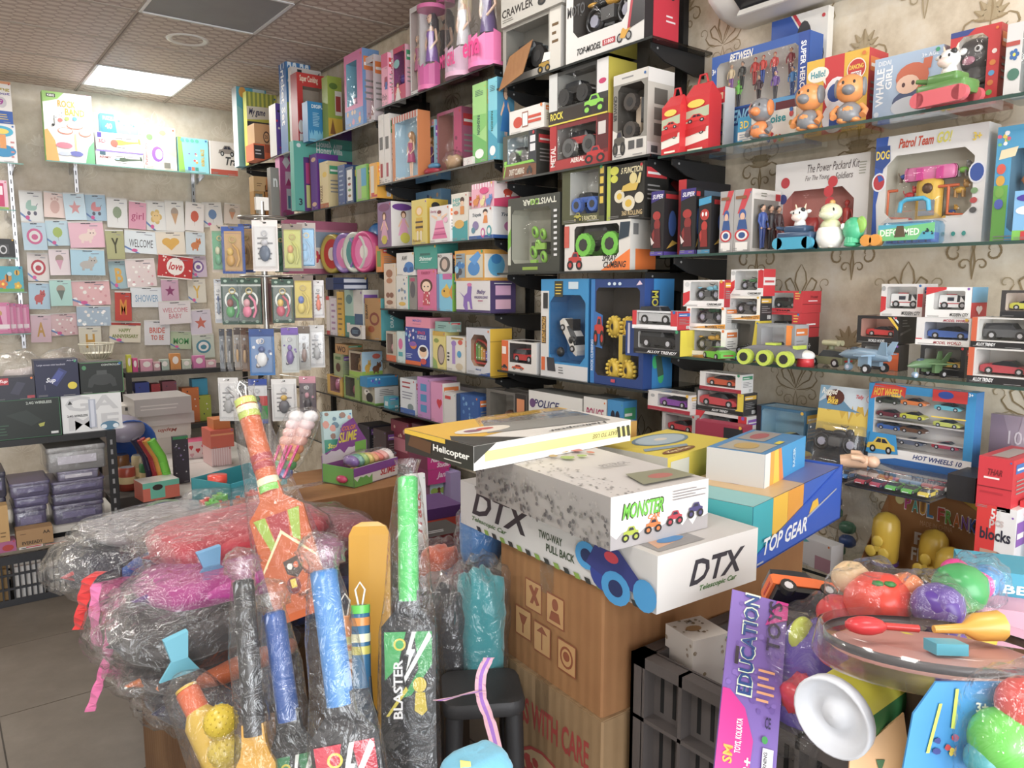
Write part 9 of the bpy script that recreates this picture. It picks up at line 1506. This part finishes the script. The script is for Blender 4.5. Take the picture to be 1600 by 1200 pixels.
mkbox(near(1.43,.965,T('tg'),R(14),.27),R(14),.27,.135,.076,'grey_end_box','box with a blank grey end and flame striped side on the blue display','toy box','3a9ad0',lc='c4c0bc',tc='4a86b8',f=[('r',0,0,.12,1,'e8e4e0'),('r',.12,0,.2,1,'f0a83a'),('p',[(.2,0),(.4,0),(.3,1),(.2,1)],'f0c83a'),('p',[(.34,0),(.44,0),(.36,1),(.3,1)],'e88a3a'),('t','RACER',.66,.2,.72,.8,'c8e4f0','v')],t=[('r',.04,.1,.44,.86,'a8a294'),('r',.5,.4,.96,.9,'9a9490'),('e',.72,.64,.16,.14,'a85a60'),('e',.24,.5,.14,.2,'b89a5a'),('r',.46,.1,.6,.2,'d8c83a')])
mkbox(near(1.31,1.135,zG,R(8),.3),R(8),.3,.2,.185,'drum_box','yellow toy box with a silver tray and spoon picture behind the blue display','toy box','d8be2c',tc='d8c23a',sc='b8b4a8',f=[('r',.04,.06,.3,.94,'c8c4b4')],l=[('r',.1,.2,.9,.8,'c8c4b4')],t=[('e',.56,.66,.34,.26,'6a8494'),('e',.56,.66,.3,.22,'a8b8c0'),('e',.56,.66,.08,.06,'d8d0c0'),('p',[(.05,.36),(.5,.2),(.56,.28),(.12,.46)],'8a9ca8'),('e',.3,.14,.22,.08,'7a4a2c'),('t','King Drum',.14,.1,.46,.18,'e8d8a0','s')])
mkbox(near(1.31,1.44,-.568,R(4),.24),R(4),.24,.2,.2,'disc_box','orange and grey box with round discs on its lid behind the helicopter box','toy box','c89a4a',tc='8a8a8c',t=[('e',.35,.4,.26,.3,'c8824a'),('e',.35,.4,.12,.14,'d8d0c4'),('e',.75,.6,.2,.26,'4a5a78')],l=[('l',.2,.2,.8,.6,2,'e8d8b0')])
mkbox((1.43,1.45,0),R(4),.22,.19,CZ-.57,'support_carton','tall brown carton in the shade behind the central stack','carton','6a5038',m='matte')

# ================================================================ crates and bags at the near right
def crate(z,label):
    o=empty('plastic_crate',label,'crate',(1.04,.50,CZ+z),0,'grey brown plastic crates');X_,Y_,H_=.42,.48,.37;K='4f4846'
    q=MB();q.box(0,X_,0,Y_,0,.01,K);q.build('base','plastic_rough',o)
    for x0,x1,y0,y1 in ((.028,.036,0,Y_),(X_-.036,X_-.028,0,Y_),(0,X_,.028,.036),(0,X_,Y_-.036,Y_-.028)):q=MB();q.box(x0,x1,y0,y1,0,H_,K);q.build('wall_panel','plastic_rough',o)
    for zz in (0,.12,.24,H_-.022):
        for x0,x1,y0,y1 in ((0,.03,0,Y_),(X_-.03,X_,0,Y_),(0,X_,0,.03),(0,X_,Y_-.03,Y_)):q=MB();q.box(x0,x1,y0,y1,zz,zz+.022 if zz > .3 else zz+.008,K);q.build('rim_rib','plastic_rough',o)
    for i in range(5):
        y=i*(Y_-.008)/4
        for x0,x1 in ((0,.03),(X_-.03,X_)):q=MB();q.box(x0,x1,y,y+.008,0,H_,K);q.build('upright_rib','plastic_rough',o)
        x=i*(X_-.008)/4
        for y0,y1 in ((0,.03),(Y_-.03,Y_)):q=MB();q.box(x,x+.008,y0,y1,0,H_,K);q.build('upright_rib','plastic_rough',o)
    for i in range(4):
        for j in range(3):
            for k in range(3):q=MB();y=.02+i*.118+.03*k+.015;q.box(.0268,.0282,y,y+.008,.02+.12*j,.1+.12*j,'0c0b0b');q.build('vent_slot','matte',o)
crate(-.70-.37,'grey brown ribbed plastic crate at the near right, upper one');crate(-1.449,'grey brown ribbed plastic crate under the upper one')
mkbox((1.135,.865,CZ-.78),R(-12),.085,.085,.125,'stamp_box','small white box speckled brown at the corner of the crate','box','d0cac4',t=[('s',.05,.05,.95,.95,14,.05,['8a7a60','6a5a44']),('e',.4,.5,.2,.13,'9a7a54'),('t','JM',.4,.75,.6,.9,'7a6a5a')],l=[('s',.05,.1,.95,.95,14,.05,['8a7a60','a09080'])],f=[('s',.05,.1,.95,.95,14,.05,['8a7a60','a09080'])])
mkbox((1.25,.60,CZ-1.055),0,.3,.25,.27,'inner_carton','dark carton inside the upper crate','carton','3a3230',m='matte')
# bag with the purple header card
cn=at(1176,1068,1.2);U_=(RT*math.cos(R(15))-UP*math.sin(R(15))).normalized();V_=(UP*math.cos(R(15))+RT*math.sin(R(15))+FW*.5).normalized();N_=U_.cross(V_);w,h=.094,.275;BL_=cn-U_*w/2-V_*h/2
o=empty('educational_toy_bag','toy bag with a tall purple header card and magenta corner hanging over the crate','toy bag',(BL_.x,BL_.y,CZ+BL_.z))
q=MB();q.add([U_*0,U_*w,U_*w+V_*h,V_*h,N_*-.003,U_*w-N_*.003,U_*w+V_*h-N_*.003,V_*h-N_*.003],[[0,1,2,3],[7,6,5,4],[0,4,5,1],[1,5,6,2],[2,6,7,3],[3,7,4,0]],'8064b4');q.build('header_card','card',o)
q=MB();draw(q,Vector((0,0,0)),U_,V_,N_,w,h,[('s',.05,.05,.95,.95,40,.05,['7458a8','8a6ec0']),('p',[(.0,.0),(.55,.0),(.58,.2),(.4,.36),(.12,.44),(0,.44)],'d42c92'),('p',[(.62,.84),(1,.9),(1,1),(.8,1)],'d42c92'),('t','EDUCATION',.22,.42,.5,1.0,'e0f0d0','v'),('t','EDUCATION',.24,.43,.48,.99,'2a4a8a','v'),('t','TOYS',.66,.7,.9,.99,'30243c','v'),('t','TOYS, KOLKATA',.28,.12,.4,.3,'f4e8f0','v'),('t','SM',.1,.06,.26,.15,'f0b040','v'),('t','3+',.44,.03,.58,.11,'fff','v'),('r',.74,.02,.92,.18,'e4e0e4'),('t','WARNING',.76,.03,.82,.16,'444','v'),('t','CE',.74,.28,.84,.34,'332850'),('e',.76,.22,.05,.02,'3a9a4a'),('l',.56,.4,.86,.6,5,'e8a878'),('p',[(.14,.58),(.2,.58),(.2,.68),(.14,.68)],'3a3038')]);q.build('header_print','print',o)
q=MB();c0=at(1266,1062,1.26)-BL_;sup(q,tuple(c0),(.062,.05,.1),'5a3fa8',.8,22,14,.03,3);q.build('purple_toy','plastic',o)
q=MB();c1=at(1252,992,1.24)-BL_;q.ell(tuple(c1),(.028,.016,.03),'c8d83a',14,9);q.build('lime_button','plastic',o)
q=MB();c1=at(1250,1085,1.2)-BL_;sup(q,tuple(c1),(.03,.02,.03),'c83a4a',.6,14,9,.12,6);q.build('red_gear','plastic',o)
q=MB();sup(q,tuple(c0+Vector((-.01,-.01,.0))),(.085,.075,.135),'fff',.75,34,20,.05,9);q.build('bag','bagfilm',o)
# orange toy jeep on its side
p=at(1256,946,1.3);o=empty('toy_jeep','orange and black toy jeep tipped over on the purple header bag','toy car',(p.x,p.y,CZ+p.z),0);o.rotation_euler=(R(-62),R(8),R(-35));L=.115
q=MB();car3d(q,L,.06,('car','e8681c',0,0,1,'suv'),.01,False);q.build('body','plastic',o);q=MB();q.box(-L*.46,L*.46,-.024,.024,.006,.018,'1a1a1c');q.build('underbody','plastic',o)
for a in (-.3,.31):
    for b_ in (-1,1):q=MB();wheel(q,0,0,0,.014,.012,'1a1a1c','d0d0d4');q.build('wheel','plastic',o,(a*L,b_*.026,.012))
# heap on a carton at the right edge
mkbox((1.48,.06,0),R(0),.66,.42,CZ-.63,'heap_carton','brown carton under the bagged play fruit','carton','7a5a3c',m='matte')
def fruitbag(px,py,t,r,label,items,seed):
    p=at(px,py,t);o=empty('play_food_bag',label,'toy bag',(p.x,p.y,CZ+p.z),0,'clear bags of play fruit')
    for dx,dz,dn,rr,c_,nm in items:q=MB();v=RT*dx+UP*dz-FW*dn;sup(q,tuple(v),(rr,rr,rr*.92),c_,.9,20,12,.02,seed);q.build(nm,'plastic',o);
    q=MB();sup(q,(0,0,0),(r,r*.8,r*.78),'fff',.75,36,20,.06,seed+5);q.build('bag','bagfilm',o);return o
o=fruitbag(1358,938,1.2,.075,'clear bag with a big red tomato and play vegetables',[(.0,.005,.03,.048,'e03a24','tomato'),(-.05,-.02,.0,.03,'c83a3c','pepper'),(-.03,-.05,.0,.034,'d89a5a','onion'),(.02,-.05,.01,.02,'3a8a3a','cucumber'),(-.02,.03,-.02,.028,'d8b88a','bun')],5)
q=MB();c0=RT*0+UP*.04-FW*.045
for i in range(5):q.ell(tuple(c0+RT*.014*math.cos(i*1.257)+FW*.012*math.sin(i*1.257)),(.01,.01,.004),'2a7a34',7,4)
q.build('tomato_stalk','plastic',o)
fruitbag(1458,950,1.15,.072,'clear bag with purple rings, lemons and green play fruit',[(-.01,.01,.03,.036,'5a3a9a','plum'),(.0,-.045,.03,.03,'6a4aa8','grape'),(.05,-.03,.02,.03,'e0b82c','lemon'),(.04,.03,.0,.038,'3a9a54','melon'),(-.03,.025,-.02,.024,'e07a3a','orange'),(-.05,-.03,.0,.028,'4a2a6a','aubergine')],9)
fruitbag(1522,912,1.2,.055,'small bag with a pink toy on a blue card',[(0,.0,.01,.022,'e8409a','pink_toy'),(-.03,.02,0,.02,'d8308a','pink_toy'),(.03,.0,-.02,.026,'2f8ac8','blue_toy')],12)
p=at(1455,1004,.98);o=empty('tray_toy','clear blister tray with a dark rim, red and yellow play brushes inside','toy tray',(p.x,p.y,CZ+p.z),R(-35));o.rotation_euler=(R(-11),R(2),R(-37));r=.135
q=MB();q.lathe([(0,-.03),(r*1.02,-.03),(r*1.06,-.022),(r*1.03,-.006),(r,.014),(r*.96,.016)],'fff',40);q.build('outer_shell','clear_plastic',o)
q=MB();q.lathe([(r*.94,-.006),(r*.95,-.006),(r*.95,.005),(r*.94,.005)],'4a4648',40);q.build('dark_rim','plastic',o);q=MB();q.lathe([(0,-.012),(r*.9,-.012)],'c08a80',30);q.build('insert_card','card',o)
q=MB();q.ell((-.07,.03,.012),(.028,.018,.012),'d02c34',12,7);q.tube([(-.045,.03,.012),(.0,.03,.01)],.005,7,'c8302c');q.build('red_brush','plastic',o)
q=MB();q.tube([(.02,.03,.01),(.06,.03,.012),(.075,.03,.014),(.11,.035,.016)],[.005,.007,.018,.02],9,'e0a83a');q.build('yellow_brush','plastic',o);q=MB();q.box(-.01,.03,-.03,.0,-.008,.006,'4ab0c8');q.build('blue_clip','plastic',o)
q=MB();q.cyl((0,0,-.03),(0,0,-.15),.03,n=10,col='5a4638');q.build('inner_stand','matte',o)
A=at(1298,1122,.96);B=at(1425,1035,1.08);D=(B-A).normalized();o=empty('toy_can','white dished end of a green and yellow printed can','toy can',(A.x,A.y,CZ+A.z));a_=D.orthogonal().normalized();b_=D.cross(a_);r=.052
def rings(prof):return [[D*z+a_*math.cos(6.2832*i/28)*rr+b_*math.sin(6.2832*i/28)*rr for i in range(28)] for rr,z in prof]
q=MB();q.loft(rings([(r*.001,.004),(r*.3,.006),(r*.4,.016),(r*.8,.014),(r*.93,-.002),(r,.0),(r*.98,.014),(r*.86,.02)]),'d8dce4',False);q.build('dished_end','plastic',o)
for i0,i1,c_ in ((0,9,'d8d02c'),(9,19,'2a7a3c'),(19,28,'2c3a34')):
    q=MB();rr=rings([(r*.86,.018),(r*.86,.2)]);q.loft([x[i0:i1+1] if i1 < 28 else x[i0:]+x[:1] for x in rr],c_,False,True,False);q.build('can_label','card',o)
q=MB();q.tube([D*.2,D*.2+Vector((0,0,-.5))],.05,10,'2a2624');q.build('inner_support','matte',o)
p=at(1520,1130,.84);o=empty('party_popper_bag','bag with a bright blue header card and red and green domed toys','toy bag',(p.x,p.y,CZ+p.z))
q=MB();pr_=[RT*-.078+UP*-.06,RT*-.01+UP*-.06,RT*.06+UP*.045,RT*-.04+UP*.045,RT*-.065+UP*.01];q.loft([pr_,[x+FW*.003 for x in pr_]],'2a8ccc',sm=False);q.build('header_card','card',o)
q=MB();draw(q,RT*-.07+UP*-.05-FW*.001,RT,UP,-FW,.09,.09,[('p',[(.2,.2),(.24,.2),(.4,.8),(.36,.8)],'c8d84a'),('p',[(.5,.5),(.54,.5),(.6,.98),(.56,.98)],'c8d84a'),('s',.3,.1,.6,.5,7,.05,['c83a3a','e0c83a','2a3a8a']),('t','3+',.8,.7,.95,.82,'f0f0f0')]);q.build('header_print','print',o)
for dx,dz,rr,c_ in ((.045,.028,.03,'d83a34'),(.02,-.01,.034,'5ac83a'),(.06,-.012,.03,'58c038'),(.045,-.048,.032,'d83a34'),(.0,-.03,.02,'3aa0a8')):q=MB();q.ell(tuple(RT*dx+UP*dz-FW*.02),rr,c_,18,12);q.build('dome','plastic',o)
q=MB();sup(q,tuple(RT*.04-UP*.01-FW*.02),(.075,.06,.08),'fff',.8,30,18,.04,3);q.build('bag','bagfilm',o)
q=MB();q.cyl(tuple(FW*.06+UP*-.02),tuple(FW*.06+Vector((0,0,-.6))),.03,n=10,col='2c2826');q.build('inner_support','matte',o)
p=at(1368,1190,.95);o=empty('fruit_card','pale orange card with small pineapples at the bottom edge','card',(p.x,p.y,CZ+p.z));pr_=[RT*-.034+UP*-.05,RT*.05+UP*-.05,RT*.035+UP*.06,RT*.0+UP*.03,RT*-.032+UP*.0];q=MB();q.loft([pr_,[x+FW*.003 for x in pr_]],'e0b07a',sm=False);q.build('card_sheet','card',o);q=MB();draw(q,RT*-.02+UP*-.05-FW*.001,RT,UP,-FW,.05,.07,[('e',.5,.4,.14,.14,'7a5a2c'),('p',[(.5,.5),(.4,.76),(.62,.76)],'3a6a3a'),('e',.2,.2,.1,.1,'d88a4a')]);q.build('card_print','print',o)
# teal block box at the right edge
mkbox(tuple(at(1590,925,1.25)+Vector((0,0,CZ-.02))),R(-60),.16,.1,.05,'bubble_box','turquoise bubble toy box at the right edge','toy box','3a9ab4',f=[('t','BUBB',.1,.3,.6,.6,'e0eef0')]);mkbox(tuple(at(1592,975,1.2)+Vector((0,0,CZ-.04))),R(-60),.16,.12,.06,'pink_box','plain pink box under the turquoise box','box','d8a0b4')
# between the bats and the stack
def lump(px,py,t,r,c_,label,name,seed,film=True,parts=()):
    p=at(px,py,t);o=empty(name,label,'bag',(p.x,p.y,CZ+p.z));q=MB();sup(q,(0,0,0),r,c_,.75,26,16,.06,seed);q.build('contents','fabric',o)
    if film:q=MB();sup(q,(0,0,.01),tuple(x*1.18 for x in r),'fff',.75,34,20,.06,seed+3);q.build('bag','bagfilm',o)
    return o
lump(705,1000,1.75,(.06,.07,.12),'2c2a2c','black cloth bag in clear plastic behind the green gripped bat','cloth_bag',2);lump(752,985,1.72,(.05,.06,.14),'1f8c94','teal cloth bag in clear plastic beside the cartons','cloth_bag',4);lump(720,905,1.95,(.10,.08,.05),'9a8684','crumpled grey plastic bag in front of the red box','cloth_bag',6)
o=lump(688,890,1.95,(.05,.05,.06),'c85a34','net bag of orange and green play fruit behind the green bat','play_fruit_bag',8);lump(752,840,1.9,(.055,.05,.075),'3a78b8','clear bag with a green ball and blue toys next to the stack','ball_bag',10)
p=at(748,818,1.88);q=MB();q.ell((0,0,0),.026,'3ac84a',16,10);tag(q.build('toy_ball','plastic',None,(p.x,p.y,CZ+p.z+.02)),'bright green ball on top of the blue toy bag','ball')
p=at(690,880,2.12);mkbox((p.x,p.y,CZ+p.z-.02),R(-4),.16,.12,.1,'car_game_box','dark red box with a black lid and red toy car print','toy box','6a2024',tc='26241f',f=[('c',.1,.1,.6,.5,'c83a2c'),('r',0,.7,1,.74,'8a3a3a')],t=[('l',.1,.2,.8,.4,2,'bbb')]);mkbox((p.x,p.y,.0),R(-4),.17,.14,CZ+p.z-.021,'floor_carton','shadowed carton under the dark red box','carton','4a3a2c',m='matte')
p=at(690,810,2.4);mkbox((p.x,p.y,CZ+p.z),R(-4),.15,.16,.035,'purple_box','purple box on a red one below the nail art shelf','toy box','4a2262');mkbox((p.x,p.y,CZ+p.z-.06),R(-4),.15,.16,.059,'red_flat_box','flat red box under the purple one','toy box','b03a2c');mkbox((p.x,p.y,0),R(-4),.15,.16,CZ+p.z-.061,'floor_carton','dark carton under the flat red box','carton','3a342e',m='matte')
p=at(752,1072,1.6);o=empty('black_stool','black plastic stool between the bats and the cartons','stool',(p.x,p.y,0),R(-30));h=CZ+p.z
q=MB();q.rbox((0,0,h-.03),(.17,.15,.03),.03,'232224');q.build('seat','plastic_rough',o)
for a in (-1,1):
    for b_ in (-1,1):q=MB();q.tube([(a*.06,b_*.05,h-.03),(a*.08,b_*.07,0)],[.02,.016],6,'1c1b1d');q.build('leg','plastic_rough',o)
strap(smooth([at(764,1028,1.5),at(752,1055,1.48),at(752,1090,1.46),at(766,1130,1.42),at(782,1195,1.36)]),.022,['d8a8b8','9a6ac0','d8a8b8'],'lilac and pink striped strap hanging beside the cartons');strap([at(750,1080,1.46),at(715,1088,1.46),at(686,1095,1.46)],.024,['d8a8b8','9a6ac0','d8a8b8'],'lilac and pink strap end lying across the stool')
p=at(745,1195,1.2);o=empty('blue_pouch','pale blue pouch with a yellow tag and bubble wrap at the bottom edge','pouch',(p.x,p.y,CZ+p.z-.03));q=MB();sup(q,(0,0,0),(.055,.04,.05),'6ab4d0',.5,24,14,.02,2);q.build('pouch_body','fabric',o);q=MB();pr_=[RT*-.022+UP*.03-FW*.04,RT*-.006+UP*.028-FW*.04,RT*-.008+UP*.05-FW*.036,RT*-.024+UP*.052-FW*.036];q.loft([pr_,[x+FW*.002 for x in pr_]],'e0d84a',sm=False);q.build('yellow_tag','card',o)
q=MB();q.cyl((0,0,-.03),(0,0,-.5),.05,n=10,col='3a3634');q.build('inner_support','matte',o)
p=at(655,790,2.0);mkbox((p.x,p.y,CZ+p.z-.12),R(-10),.05,.02,.2,'white_card','white card with red script leaning behind the green grip','card','d8d8d6',f=[('t','Track',.3,.2,.7,.8,'b84a44','vs')],tilt=R(-6))
p=at(580,835,2.2);mkbox((p.x,p.y,CZ+p.z-.05),R(-8),.09,.01,.07,'good_card','white picture card with red lettering behind the yellow bat','card','d8d2ca',f=[('e',.35,.6,.25,.25,'a83a2c'),('t','GOOD',.4,.2,.95,.4,'a83a2c')],tilt=R(-30))
